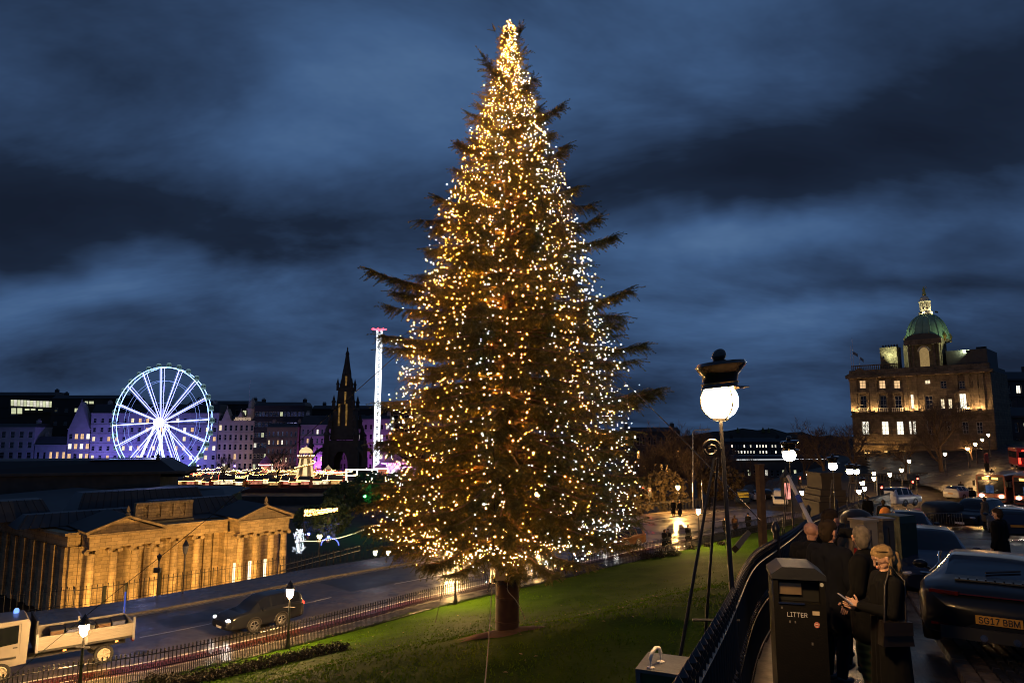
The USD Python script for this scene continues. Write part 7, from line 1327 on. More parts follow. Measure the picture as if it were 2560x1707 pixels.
    if bz < .9: 
        for sg in (1, -1): tor += [((sc(0, sg * .09, .92), .142 * k * bulk), (sc(-sg * stride * .12, sg * .11, max(bz, .16)), (.12 + .06 * coat_len) * k * bulk))]
        tor += [((sc(0, 0, .92), .14 * k), (sc(0, 0, max(bz, .16)), (.12 + .05 * coat_len) * k))]
    for n in 'lr': S_, E, Wr = A[n]; d = (Wr - E) / np.linalg.norm(Wr - E); tor += [((S_, .082 * k * bulk), (E, .066 * k * bulk)), ((E, .066 * k * bulk), (Wr - d * .01, .05 * k * bulk))]
    part(t, 'coat', chain(tor, .03 if near else None, 5), c, smooth=True)
    lg = []
    for n in 'lr': h_, kn, an = L[n]; lg += [((h_, .108 * k), (kn, .078 * k * legw)), ((kn, .078 * k * legw), (an + sc(0, 0, .02), .058 * k * legw))]
    part(t, 'trousers', chain(lg, .03 if near else None, 4), legs or cloth('dark_trousers', (.014, .014, .018)), smooth=True)
    for n in 'lr': an = L[n][2]; part(t, 'shoe', chain([((an + sc(-.03, 0, -.03), .05 * k), (an + sc(.06, 0, -.045), .042 * k)), ((an + sc(.06, 0, -.045), .042 * k), (an + sc(.15, 0, -.05), .034 * k))], None), BLKP, smooth=True)
    hm = hair or cloth('brown_hair', (.045, .028, .015))
    if hairstyle != 'bald':
        hb_ = [((hp(-.035, 0, .045), .098 * k), (hp(.0, 0, .06), .088 * k)), ((hp(-.05, 0, .0), .086 * k), (hp(-.045, 0, -.05), .068 * k)), ((hp(.02, 0, .075), .07 * k), (hp(.045, 0, .082), .05 * k))]
        if hairstyle == 'tail':
            tb = hp(-.095, 0, .02); tq = lambda x, y, z: tb + np.array([x, y, z]) * k
            hb_ += [((tb, .034 * k), (tq(-.05, 0, -.02), .042 * k)), ((tq(-.05, 0, -.02), .042 * k), (tq(-.062, .01, -.12), .044 * k)), ((tq(-.062, .01, -.12), .044 * k), (tq(-.045, .02, -.22), .018 * k)), ((hp(-.03, .075, -.02), .024 * k), (hp(-.03, .075, -.02) + np.array([-.01, .012, -.15]) * k, .016 * k))]
        if hairstyle == 'long': hb_ += [((hp(-.05, sg * .05, -.03), .062 * k), (hp(-.05, sg * .06, -.22), .05 * k)) for sg in (1, -1)]
        hv, hf = chain(hb_, .014 if near else None, 3); nz = meshkit.noise(hv * [60, 60, 14], 7) - .5; hv = hv + (hv - hc) / (np.linalg.norm(hv - hc, axis=1, keepdims=True) + 1e-6) * nz[:, None] * .008; hair_p = part(t, 'hair', (hv, hf), hm, smooth=True)
        if near and hairstyle in ('tail', 'long'):
            rs_ = np.random.default_rng(3); stm = MB()
            for q in range(420):
                a_, b_2 = rs_.uniform(-1, 1), rs_.uniform(0, 1)
                if hairstyle == 'tail': P_ = np.array([hp(.05 - .03 * b_2, a_ * .07, .10 + .02 * rs_.random()), hp(-.03, a_ * .096, .085), hp(-.09, a_ * .06, .045), tq(-.05 + .03 * a_, a_ * .04, -.03), tq(-.065 + .035 * a_, .01 + a_ * .04, -.13), tq(-.05 + .03 * rs_.normal(), .02 + a_ * .03, -.20 - .10 * rs_.random())]) if q % 3 else np.array([hp(.035, .07 * np.sign(a_), .06), hp(-.01, .098 * np.sign(a_), .0), hp(-.01, .098 * np.sign(a_), .0) + np.array([-.02, .012 * np.sign(a_), -.09]) * k, hp(-.01, .098 * np.sign(a_), .0) + np.array([-.01 + .02 * rs_.normal(), .01, -.14 - .10 * b_2]) * k])
                else: P_ = np.array([hp(.03, a_ * .06, .11), hp(-.02, a_ * .105, .07), hp(-.06, np.sign(a_) * (.07 + .04 * b_2), -.06), hp(-.05 + .02 * rs_.normal(), np.sign(a_) * (.05 + .06 * b_2), -.26)])
                stm.tube(polyline(P_, .03), .0013, 3, cap=False)
            part(hair_p, 'strands', stm, hm, smooth=True, kind='stuff')
    if hat: part(t, 'hat', MB().lathe([(.001, .15), (.085, .145), (.108, .10), (.112, .06), (.125, .055), (.125, .04), (.09, .035)], (0, 0, 0), 18).move(hp(-.015, 0, .0), 0, k), hat, smooth=40)
    if scarf: part(t, 'scarf', chain([((sc(.05 * math.cos(a), .075 * math.sin(a), 1.50), .05 * k), (sc(.05 * math.cos(a + 1.05), .075 * math.sin(a + 1.05), 1.50), .05 * k)) for a in np.arange(6) * 1.05] + [((sc(.12, .03, 1.46), .045 * k), (sc(.15, .04, 1.25), .04 * k))], .025 if near else None, 3), scarf, smooth=True)
    return t, hp, A, k
def pat(px, py, d): p = W(px, py, d); return np.array([p[0], p[1], float(HS(p[0], p[1])) + .005])
BLKW = cloth('black_wool', (.006, .006, .0065)); NAVY = cloth('navy_wool', (.008, .009, .014)); CHAR = cloth('charcoal_wool', (.011, .011, .012)); GREYH = cloth('grey_hair', (.15, .125, .10), .35); BLOND = cloth('blond_hair', (.27, .18, .085), .4); DKH = cloth('dark_hair', (.03, .02, .013)); FAIR = cloth('fair_grey_hair', (.22, .15, .09), .35)
TART = MATS.get('x') or usdkit.material(stage, '/World/Looks/green_tartan', {'t': ('texture_coordinate', {}), 'w1': ('wave_texture', {'wave_type': 'bands', 'bands_direction': 'z', 'scale': 4.0}), 'w2': ('wave_texture', {'wave_type': 'bands', 'bands_direction': 'y', 'scale': 5.0}), 'm': ('mix_float', {'fac': .5}), 'r': ('rgb_ramp', {'ramp': [(.25, (.012, .022, .014)), (.5, (.025, .045, .025)), (.75, (.045, .06, .03)), (.9, (.08, .05, .03))]}), 'p': ('principled_bsdf', {'roughness': .9, 'specular_ior_level': .15})},
    [('t.object', 'w1.vector'), ('t.object', 'w2.vector'), ('w1.fac', 'm.a'), ('w2.fac', 'm.b'), ('m.result', 'r.fac'), ('r.color', 'p.base_color')], surface='p.BSDF')
LEFT, AWAY = PI, PI / 2
# woman with the phone
p1 = pat(2218, 1500, 7.0); t, hp, A, k = person('woman with blond ponytail in a long black coat looking at her phone', p1, PI * .98, 1.66, BLKW, cloth('patterned_skirt_dark', (.015, .012, .01)), BLOND, SKIN, 'phone', near=True, fem=True, coat_len=.74, hairstyle='tail', nod=.42)
ph = thing('phone', 'pale smartphone held in both hands by the blond woman', 'phone', p1, PI * .98); c_ = (A['l'][2] + A['r'][2]) / 2 + np.array([.115, 0, .065]); pb = MB().box((0, 0, 0), (.15, .072, .009)); V = np.vstack(pb.V); cs, sn = math.cos(-.7), math.sin(-.7); pb.V = [np.stack([V[:, 0] * cs + V[:, 2] * sn, V[:, 1], -V[:, 0] * sn + V[:, 2] * cs], 1) + c_]
part(ph, 'case', pb, pm('phone_case', (.35, .32, .3), .3, obj=True)); pb2 = MB().box((0, 0, .006), (.14, .066, .002)); V = np.vstack(pb2.V); pb2.V = [np.stack([V[:, 0] * cs + V[:, 2] * sn, V[:, 1], -V[:, 0] * sn + V[:, 2] * cs], 1) + c_]; part(ph, 'screen', pb2, em('phone_screen', (.8, .85, 1.0), .35))
sk = MB().lathe([(.17, .28), (.19, .10), (.2, .05)], (0, 0, 0), 22); part(t, 'skirt', sk, cloth('patterned_skirt_dark', (.015, .012, .01)), smooth=True); r_ = np.random.default_rng(6); dots = MB()
for kk in range(80):
    a = r_.uniform(-PI, PI); z = .06 + .2 * r_.random() ** 1.3; R_ = np.interp(z, [.05, .10, .28], [.2, .19, .17]) + .002; dots.sph((math.cos(a) * R_, math.sin(a) * R_, z), .010, 0, (1, 1, 1))
part(t, 'skirt_dots', dots, pm('orange_dots', (.5, .28, .10), .6, obj=True), kind='stuff')
bag = thing('shoulder_bag', 'dark leather shoulder bag hanging at the hip of the blond woman', 'bag', p1, PI * .98); m_ = MB().box((.05, .235, .92), (.30, .10, .22), .1, .85); part(bag, 'bag_body', m_, pm('dark_leather', (.010, .007, .005), .4, obj=True, bump=.3)); part(bag, 'flap', MB().box((.05, .295, .97), (.28, .02, .12), .1), pm('dark_leather', (.010, .007, .005), .4, obj=True)); part(bag, 'strap', MB().tube(np.array([(.15, .25, 1.02), (.10, .2, 1.35), (0, .12, 1.505), (-.1, .16, 1.38), (-.05, .25, 1.02)]), .012, 5), pm('dark_leather', (.010, .007, .005), .4, obj=True), smooth=True)
person('grey haired man in a black coat and green tartan trousers with hands clasped', pat(2166, 1480, 7.9), AWAY + .9, 1.80, BLKW, TART, GREYH, SKINR, 'clasp', near=True, coat_len=.30, headturn=-1.1, nod=.0, bulk=1.08, legw=1.15)
person('dark haired man in a dark jacket looking right behind the litter bin', pat(2078, 1450, 8.5), .5, 1.83, NAVY, None, DKH, SKINR, near=True, coat_len=.34, headturn=-.15, nod=.05)
person('bald man in a dark coat standing closest to the railing', pat(2035, 1440, 9.5), .9, 1.78, CHAR, None, None, SKINR, near=True, coat_len=.36, hairstyle='bald', headturn=-.3, nod=.12)
person('tallest man with dark hair and glasses at the back of the group', pat(2084, 1440, 9.9), .2, 1.93, BLKW, None, DKH, SKINR, near=True, coat_len=.36, nod=.05)
person('woman with long fair hair in a black hat and red scarf', pat(2126, 1440, 9.0), .75, 1.70, BLKW, None, FAIR, SKIN, near=True, fem=True, coat_len=.45, hairstyle='long', hat=cloth('black_felt', (.012, .011, .011)), scarf=cloth('red_scarf', (.30, .02, .015)), headturn=-.3)
# smaller figures farther off
def far(label, px, pyf, d, Hpx, rz, ground=None, coat=None, **kw):
    p = W(px, pyf, d)
    if ground == 'street': p[2] = float(HS(p[0], p[1])) + .0
    elif ground is not None: p[2] = ground
    return person(label, p, rz, kw.pop('H', 1.72), coat, **kw)
far('dark silhouetted person standing in the street by the right edge', 2508, 1430, 17.5, 150, 2.2, 'street', BLKW, near=False, H=1.82, bulk=1.15, coat_len=.45)
far('dark person standing at the far end of the railing pavement', 2172, 1300, 42, 40, 1.2, 'street', BLKW); far('person in dark clothes carrying an orange bag on the back by the parked cars', 2212, 1310, 34, 50, 1.0, 'street', CHAR)
bk = W(2212, 1270, 33.75); o = thing('orange_bag', 'bright orange bag on the back of the person by the parked cars', 'bag', bk); zb2 = float(HS(bk[0], bk[1])) + 1.12 - bk[2]; part(o, 'sack', MB().sph((0, -.02, zb2), .3, 2, (.9, .6, 1.0)), em('x_none', (0, 0, 0), 0) if False else pm('orange_nylon', (.85, .28, .03), .6), smooth=True); part(o, 'strap', MB().tube([(-.15, 0, zb2 + .25), (-.15, .2, zb2 + .35)], .02, 4), BLKP)
far('person with a suitcase waiting beside the bus lane', 2431, 1235, 66, 40, 1.4, 'street', CHAR); sc_p = W(2440, 1235, 66); sc_p[2] = float(HS(sc_p[0], sc_p[1])); s_ = thing('suitcase', 'dark wheeled suitcase beside the person at the bus lane', 'suitcase', sc_p); part(s_, 'case', MB().box((0, 0, .4), (.45, .28, .65)), BLKP); part(s_, 'handle', MB().tube([(-.12, 0, .7), (-.12, 0, 1.0), (.12, 0, 1.0), (.12, 0, .7)], .015, 4), BLKP)
far('person in a pale coat standing by the black car', 2464, 1290, 40, 66, 2.0, 'street', cloth('pale_coat', (.16, .12, .08)))
for k, (px, d, lab) in enumerate(((2478, 96, 'pedestrian walking up the lit hill pavement'), (2467, 102, 'second pedestrian farther up the hill pavement'), (2448, 84, 'pedestrian close to the bank wall on the hill pavement'), (2398, 80, 'pedestrian with a bright scarf beside the bank wall'))):
    far(lab, px, 1160, d, 30, 1.0, 'street', (BLKW, CHAR, BLKW, NAVY)[k], stride=.6)
zr = -6.75
far('left one of two women with pale hair waiting on the far pavement', 1684, 1290, 76, 38, -1.4, None, BLKW, fem=True, hair=BLOND, hairstyle='long', coat_len=.6); far('right one of two women with pale hair waiting on the far pavement', 1700, 1292, 76, 38, -1.2, None, NAVY, fem=True, hair=BLOND, hairstyle='long', coat_len=.6)
far('person at the park gate right of the two women', 1772, 1275, 80, 30, 1.0, None, CHAR)
for k, (px, off, lab, cc) in enumerate(((1659, .8, 'person in a long coat walking arm in arm along the railing, left of the pair', BLKW), (1672, .8, 'person walking arm in arm along the railing, right of the pair', CHAR), (1722, .8, 'person alone walking behind the roadside railing near the small lantern', BLKW), (1817, .8, 'person in a dark coat standing behind the railing left of the big lamp post', BLKW), (1838, .9, 'person in a brown coat just right of the big lamp post', cloth('brown_coat', (.08, .04, .02))), (1872, .8, 'hooded person standing behind the railing near the timber post', BLKW), (1432, .8, 'person in a blue jacket striding behind the railing right of the spruce trunk', cloth('blue_jacket', (.03, .05, .14))), (1238, .8, 'person in a white coat behind the spruce trunk', cloth('white_coat', (.5, .45, .4))))):
    p, a = on_road(px, off); p[2] += .10; person(lab, p, a + (PI if k % 2 else 0), 1.72, cc, stride=.0 if k in (3, 4, 5) else .7, coat_len=.55 if k == 0 else .35, hat=cc if k == 5 else None)
# ------------------------------------------------------------------ street furniture and small things
# litter bin in the foreground
BINP = pm('black_bin_plastic', (.0045, .004, .0036), .65, spec=.2, var=.3, scale=8, bump=.2, bscale=60, obj=True); BINL = pm('bin_lid_grey', (.014, .015, .017), .45, obj=True, bump=.15, bscale=30)
b = W(1991, 1500, 7.4); bz_ = float(HS(b[0], b[1])); face = math.atan2(-b[1], -b[0]) + .12
bn = thing('litter_bin', 'tall black litter bin with white lettering in the foreground', 'bin', (b[0], b[1], bz_), face + PI / 2); stage.GetPrimAtPath(bn).GetAttribute('xformOp:scale').Set(Gf.Vec3f(1, 1, 1.10))
w, dp, h = .245, .25, 1.34
m_ = MB(); m_.bx((-w, -dp, .05), (w, dp, 1.02)); m_.bx((-w, -dp + .09, 1.02), (w, dp, 1.235)); m_.bx((-w, -dp, 1.02), (-w + .05, -dp + .09, 1.235)); m_.bx((w - .05, -dp, 1.02), (w, -dp + .09, 1.235)); part(bn, 'body', m_, BINP)
part(bn, 'base', MB().bx((-w + .02, -dp + .02, 0), (w - .02, dp - .02, .05)), BINL); part(bn, 'mouth', MB().bx((-w + .05, -dp + .085, 1.03), (w - .05, -dp + .089, 1.23)), pm('dark_mouth', (.004, .004, .004), .9, obj=True)); part(bn, 'mouth_lip', MB().bx((-w + .045, -dp - .012, 1.018), (w - .2, -dp + .03, 1.032)), CHROME)
part(bn, 'stub_plate', MB().bx((-.18, -dp + .06, 1.09), (.03, -dp + .084, 1.19)), pm('brushed_stub_plate', (.35, .25, .14), .35, .7, obj=True))
lid = MB().prism([(-w - .015, 1.235), (w + .015, 1.235), (w + .015, 1.275), (w * .62, 1.345), (-w * .62, 1.345), (-w - .015, 1.275)], -dp - .015, dp + .01); part(bn, 'lid', lid, BINL)
tm = meshkit.text_mesh('LITTER', .040, .002); v = tm.vertices; part(bn, 'lettering', (np.stack([v[:, 0] - v[:, 0].max() / 2 - .03, -dp - .001 - v[:, 2], v[:, 1] + .905], 1), tm.faces), pm('white_lettering', (.55, .55, .55), .5, obj=True))
part(bn, 'paper_sticker', MB().bx((.115, -dp - .003, .93), (.18, -dp - .001, .965)), pm('paper_sticker', (.55, .45, .3), .7, obj=True)); mm = MB(); a = np.linspace(0, 2 * PI, 19)
part(bn, 'round_sticker', MB().prism([(math.cos(q) * .027, math.sin(q) * .027) for q in a[:-1]], -.002, 0, o=(.15, -dp - .0015, .845)), pm('white_sticker', (.6, .5, .4), .6, obj=True)); part(bn, 'red_ring', MB().tube(np.array([(math.cos(q) * .022 + .15, -dp - .004, math.sin(q) * .022 + .845) for q in a]), .0035, 4), pm('red_ring', (.5, .04, .02), .6, obj=True)); part(bn, 'red_bar', MB().box((.15, -dp - .005, .845), (.03, .002, .007)), pm('red_ring', (.5, .04, .02)))
for x, z, r in ((-.17, .98, .006), (-.10, .86, .007), (-.05, .86, .006), (.1, .68, .008)): part(bn, 'scuff', MB().box((x, -dp - .001, z), (r * 2, .002, r * 3)), pm('scuff_mark', (.14, .13, .12), .6, obj=True))
part(bn, 'badge', MB().prism([(math.cos(q) * .018, math.sin(q) * .018) for q in a[:-1]], -.002, 0, o=(w - .03, -dp - .0015, 1.20)), pm('pale_badge', (.4, .42, .38), .5, obj=True)); part(bn, 'hinge_edge', MB().bx((-w - .006, -dp + .01, 1.03), (-w + .001, -dp + .06, 1.22)), CHROME)
# green cabinet with a handle on the lawn
GRN = pm('green_cabinet_paint', (.008, .05, .018), .4, var=.2, scale=5, bump=.1); GALV = pm('weathered_galvanised_top', (.12, .125, .13), .42, .5, var=.3, scale=6, bump=.2, bscale=25)
cA, cB = W(1588, 1668, 5.2), W(1706, 1672, 5.2); lw = .40
gb = thing('green_cabinet', 'green metal utility cabinet with a grey top and white handle at the bottom edge', 'utility cabinet', (cA[0], cA[1], cA[2] - 1.0), -rad(24))
part(gb, 'case', MB().bx((.03, .03, -.98), (lw - .02, .38, .97)), GRN)
part(gb, 'top', MB().bx((0, 0, .97), (lw, .42, .993)), GALV); part(gb, 'side_post', MB().bx((.002, .002, 0), (.034, .05, .97)), GALV); part(gb, 'door_edge', MB().bx((.2, .024, .05), (.206, .031, .92)), BLKP)
hx = .10; part(gb, 'handle', MB().tube(np.array([(hx, .06, .993), (hx, .06, 1.06), (hx + .006, .075, 1.095), (hx + .02, .14, 1.112), (hx + .034, .20, 1.095), (hx + .04, .215, 1.06), (hx + .04, .215, .993)]), .014, 7), pm('white_handle', (.7, .66, .6), .4), smooth=True)
for y, q in ((.06, 0), (.215, .04)): part(gb, 'handle_foot', MB().cyl((hx + q, y, .994), (hx + q, y, 1.0), .028, n=10), pm('white_handle', (.7, .66, .6), .4))
# brown timber post and leaning pale pole
pt = W(1907, 1346, 12.3); tz = W(1905, 1164, 12.3)[2]; z0 = float(HS(pt[0], pt[1])); wd = thing('timber_post', 'square brown timber post standing up behind the railing', 'post', (pt[0], pt[1], z0)); part(wd, 'shaft', MB().box((0, 0, (tz - z0) / 2), (.105, .105, tz - z0), .4), pm('brown_timber', (.11, .06, .025), .8, var=.3, scale=12, bump=.4, bscale=40)); part(wd, 'cap', MB().box((0, 0, tz - z0 + .015), (.125, .125, .03), .4), pm('brown_timber', (.2, .11, .045)))
single('leaning_pole', 'pale metal pole leaning past the bald head towards the second lamp', 'pole', MB().tube([W(1970, 1190, 11.0), W(1998, 1248, 10.6), W(2031, 1316, 10.2)], [.028, .03, .034], 7), pm('pale_pole_steel', (.55, .52, .48), .35, .4), smooth=True)
tw_ = W(1997, 1246, 10.55); single('blue_tape', 'blue tape wound round the leaning pale pole', 'tape', MB().tube([W(1993, 1238, 10.55), W(2001, 1255, 10.5)], .037, 8), pm('blue_tape', (.02, .05, .3), .5))
# cabinets and bins behind the group
def cabinet(label, px, pyt, d, w, h, dp_, mat, rz=.35, top=None, name='street_cabinet', cat='utility cabinet'):
    p = W(px, pyt, d); z = float(HS(p[0], p[1])); hh = p[2] - z; t = thing(name, label, cat, (p[0], p[1], z), rz); part(t, 'case', MB().box((0, 0, hh / 2), (w, dp_, hh)), mat); part(t, 'top', MB().box((0, 0, hh + .02), (w + .05, dp_ + .05, .04)), top or mat); part(t, 'door_seam', MB().box((0, -dp_ / 2 - .004, hh / 2), (.012, .01, hh * .85)), BLKP); part(t, 'door', MB().box((w * .22, -dp_ / 2 - .006, hh / 2), (w * .4, .012, hh * .8)), mat); return t
GREYC = pm('grey_cabinet_paint', (.05, .045, .038), .5, var=.2, scale=5); DKGB = pm('dark_green_bin', (.008, .022, .012), .5, obj=False)
cabinet('grey street cabinet with bright lit edges behind the woman in the hat', 2203, 1298, 13.0, .27, 1.5, .3, GREYC, top=pm('pale_cabinet_top', (.22, .17, .11), .4))
cabinet('pale cream hooded box glowing in lamp light between the hat and the grey cabinet', 2158, 1302, 12.2, .30, 1.4, .3, pm('pale_cream_box', (.38, .30, .18), .5))
dm_ = thing('dark_hood', 'rounded dark hood of a covered stall behind the group', 'canopy', W(2142, 1300, 13.4)); part(dm_, 'canvas', MB().lathe([(.30, -.05), (.29, .06), (.22, .15), (.12, .20), (0, .21)], (0, 0, 0), 18), pm('black_canvas', (.02, .016, .012), .45), smooth=True); part(dm_, 'stem', MB().cyl((0, 0, -1.7), (0, 0, .1), .06, n=8), IRON)
for px, pyt, d, lab in ((2240, 1284, 17.5, 'dark green wheeled bin beside the parked dark car'),):
    p = W(px, pyt, d); z = float(HS(p[0], p[1])); t = thing('wheeled_bin', lab, 'bin', (p[0], p[1], z), .4); hh = p[2] - z; part(t, 'tub', MB().box((0, 0, hh * .48), (.55, .6, hh * .82), 0, 1.06), DKGB); part(t, 'lid', MB().box((0, 0, hh * .94), (.6, .66, hh * .10), 0, .9), DKGB)
    for sg in (-1, 1): part(t, 'wheel', MB().cyl((sg * .2, .3, .09), (sg * .27, .3, .09), .09, n=10), BLKP)
# traffic lights
TLRED = em('traffic_light_red', (1.0, .03, .02), 30.0); TLOFF = pm('unlit_signal_lens', (.02, .02, .015), .2)
def traffic_light(label, px, py, d, z0=None, two=False, face_=-PI / 2):
    p = W(px, py, d); zg_ = float(HS(p[0], p[1])) if z0 is None else z0; t = thing('traffic_light', label, 'traffic light', (p[0], p[1], zg_), group='red traffic lights'); z = p[2] - zg_; part(t, 'pole', MB().cyl((0, .14, 0), (0, .14, z + .2), .05, n=7), IRON); part(t, 'housing', MB().bx((-.16, -.1, z - .72), (.16, .1, z + .2)), BLKP)
    part(t, 'backing_board', MB().bx((-.26, .1, z - .85), (.26, .13, z + .32)), BLKP)
    for k, m in ((0, TLRED), (1, TLOFF), (2, TLOFF)): part(t, 'lens', MB().sph((0, -.1, z - .29 * k), .105, 1, (1, .35, 1)), m, smooth=True)
    return t
for px, py, d, lab, z in ((2293, 1196, 74, 'right red traffic light beside the white taxi', None), (2281, 1204, 73, 'left red traffic light behind the white taxi', None), (2203, 1218, 62, 'red traffic light on the slim pole left of the white taxi', None), (1624, 1225, 90, 'red traffic light across the road right of the spruce', -6.7), (1607, 1219, 93, 'dim red traffic light left of its neighbour across the road', -6.7), (2000, 1195, 97, 'small red light beyond the second railing lamp', -6.5)): traffic_light(lab, px, py, d, z)
cn = W(2276, 1193, 74); cnz = float(HS(cn[0], cn[1])); sb = thing('signal_cabinet', 'dark box on a pole above the red traffic lights by the taxi', 'signal box', (cn[0], cn[1], cnz)); part(sb, 'box', MB().bx((-.5, -.2, cn[2] - cnz - .2), (.5, .2, cn[2] - cnz + .4)), BLKP); part(sb, 'pole', MB().cyl((0, .1, 0), (0, .1, cn[2] - cnz), .06, n=6), IRON)
# red lit phone-box-like lantern on the road, low wall below the bank, pedestal, steps
lb = W(1968, 1264, 90); kb = thing('red_lit_kiosk', 'narrow kiosk with a red and white lit panel left of the second lamp', 'kiosk', lb); part(kb, 'frame', MB().bx((-.55, -.5, 0), (.55, .5, 3.6)), BLKP); part(kb, 'lit_panel', MB().bx((-.42, -.53, .9), (.42, -.505, 2.9)), em('kiosk_panel', (1.0, .35, .28), 1.6, .6, 1.5)); part(kb, 'roof', MB().lathe([(.85, 3.6), (.6, 3.9), (.2, 4.4), (.05, 4.8), (0, 5.2)], (0, 0, 0), 8), BLKP)
wa, wb = W(2125, 1200, 118), W(2322, 1196, 112); lw_ = thing('low_wall', 'low lit stone wall with a dark balustrade under the left front of the bank', 'wall', (wa + wb) / 2 - [0, 0, 2]); n_ = 26; U_ = (wb - wa) / np.linalg.norm(wb - wa); mb = MB()
mb.tube([wa - [0, 0, 1.2], wb - [0, 0, 1.2]], .9, 4); part(lw_, 'wall_base', mb, BST, world=True); part(lw_, 'hand_rail', MB().tube([wa + [0, 0, .9], wb + [0, 0, .9]], .12, 5), BDK, world=True)
for j in range(n_): p = wa + (wb - wa) * (j + .5) / n_; part(lw_, 'baluster', MB().cyl(p - [0, 0, .4], p + [0, 0, .9], .1, n=5), BDK, world=True)
pd_ = W(2068, 1262, 52); pw = 66 / 1707 * 52; ped = thing('stone_pedestal', 'big dark stepped stone pedestal behind the third railing lamp', 'pedestal', pd_)
for j, (ww, z0, z1) in enumerate(((1.2, -1.2, .35), (1.05, .35, .75), (.92, .75, 1.2), (.72, 1.2, 2.2), (.82, 2.2, 2.42))):
    part(ped, 'course', MB().bx((-pw * ww / 2, -.2 - ww, z0), (pw * ww / 2, 1.6, z1 - .012)), pm('pedestal_stone', (.022, .015, .010), .85, var=.35, scale=2, bump=.4))
# skip bag and barrier in the road, hoarding, park rail on the right of the road, shrubs
sk_ = on_street(2355, 1262, 42); sk_[2] += .075; bg = thing('skip_bag', 'black bulging builder bag standing in the street', 'sack', sk_, .3); V = np.array(ICO[2].vertices); V = np.sign(V) * np.abs(V) ** .55 * [1.25, .7, .62]; V += (meshkit.noise(V * 2.5, 3)[:, None] - .5) * .16; part(bg, 'sack', (V + [0, 0, .85], ICO[2].faces), pm('black_tarpaulin', (.012, .012, .012), .5, bump=.3), smooth=True); part(bg, 'pallet', MB().box((0, 0, .12), (2.3, 1.1, .16)), pm('pallet_wood', (.12, .08, .05), .8))
bp = on_street(2353, 1290, 36); bp[2] += .075; br = thing('crowd_barrier', 'low steel crowd barrier in front of the black sack', 'barrier', bp, .15); m_ = MB(); m_.tube([(-1.2, 0, .15), (-1.2, 0, 1.05), (1.2, 0, 1.05), (1.2, 0, .15), (-1.2, 0, .15)], .02, 5); part(br, 'frame', m_, GALV)
for j in range(15): part(br, 'bar', MB().cyl((-1.05 + j * .15, 0, .15), (-1.05 + j * .15, 0, 1.05), .009, n=4), GALV)
for x in (-.8, .8): part(br, 'foot', MB().box((x, 0, .06), (.06, .6, .03)), GALV)
ho = W(2466, 1146, 108); hz = float(HS(ho[0], ho[1])); hd_ = thing('red_hoarding', 'orange red hoarding beside the hill pavement by the right end of the bank', 'hoarding', (ho[0], ho[1], hz), .9)
for j in range(6): part(hd_, 'panel', MB().box((-3 + j * 1.2, 0, 1.1), (1.17, .06, 2.2)), pm('red_hoarding', (.30, .06, .025), .6, var=.2))
for px, d, lab in ((2424, 78, 'left bollard on the traffic island'), (2447, 76, 'right bollard on the traffic island')):
    p = on_street(px, 1210, d); t = thing('bollard', lab, 'bollard', p); part(t, 'shaft', MB().cyl((0, 0, 0), (0, 0, 1.1), .06, .045, 7), GALV); part(t, 'sign', MB().cyl((0, -.03, 1.2), (0, .03, 1.2), .01, n=4).lathe([(0, 1.05), (.16, 1.12), (.16, 1.32), (0, 1.4)], (0, 0, 0), 8), BLKP)
p0, p1_ = W(1500, 1300, 84), W(1760, 1272, 88); pk = thing('park_railing', 'dark park railing beyond the road behind the two women', 'railing', (p0 + p1_) / 2); n_ = 70; part(pk, 'rail', MB().tube([p0 + [0, 0, 1.3], p1_ + [0, 0, 1.3]], .03, 4), IRON, world=True); bb = MB()
for j in range(n_): q = p0 + (p1_ - p0) * j / n_; bb.cyl(q - [0, 0, .3], q + [0, 0, 1.5], .02, n=3)
part(pk, 'bars', bb, IRON, world=True, kind='stuff')
for px, d in ((1640, 84.5), (1672, 86), (1658, 85)): pass
for k, (px, py, d, R, lab) in enumerate(((1660, 1268, 96, 3.2, 'bush lit orange by the street lamp behind the park railing'), (1590, 1285, 94, 2.6, 'dark bush behind the red traffic light across the road'), (1800, 1250, 110, 3.6, 'dark shrubbery left of the striped van'))): leafy(lab, W(px, py, d), R, 60 + k, 'park_bush', 'shrub', pm('winter_bush', (.08, .055, .025), .8, var=.3), n=1100)
# shrubs on the lawn
SHR = pm('dark_shrub_leaves', (.011, .010, .006), .8, var=.5, scale=2, translucent=.15)
def low_shrubs(label, pts, R, seed):
    r = np.random.default_rng(seed); t = thing('low_shrub', label, 'shrub', (*pts[0][:2], float(HG(pts[0][0], pts[0][1])))); st_ = MB(); V, F = [], []; n = 0
    for x, y in pts:
        z = float(HG(x, y)); nn = 380; u = r.normal(size=(nn, 3)); u /= np.linalg.norm(u, axis=1, keepdims=True); rr = R * r.uniform(.4, 1.15, (nn, 1)); c = u * rr * [1, 1, .6] + [x, y, z + R * .25]; c = c[c[:, 2] > z - .05]; m = len(c)
        a = r.normal(size=(m, 3)); a /= np.linalg.norm(a, axis=1, keepdims=True); b2 = np.cross(a, r.normal(size=(m, 3))); b2 /= np.linalg.norm(b2, axis=1, keepdims=True); s_ = r.uniform(.06, .15, (m, 1)) * R / .7
        V.append(np.stack([c - a * s_, c + b2 * s_ * .45, c + a * s_, c - b2 * s_ * .45], 1).reshape(-1, 3)); F.append(np.arange(m * 4).reshape(m, 4) + n); n += m * 4; st_.cyl((x, y, z - .1), (x, y, z + R * .5), .03, n=4)
    part(t, 'stems', st_, BARK, world=True); part(t, 'leaves', MB().add(np.vstack(V), np.vstack(F)), SHR, world=True, kind='stuff')
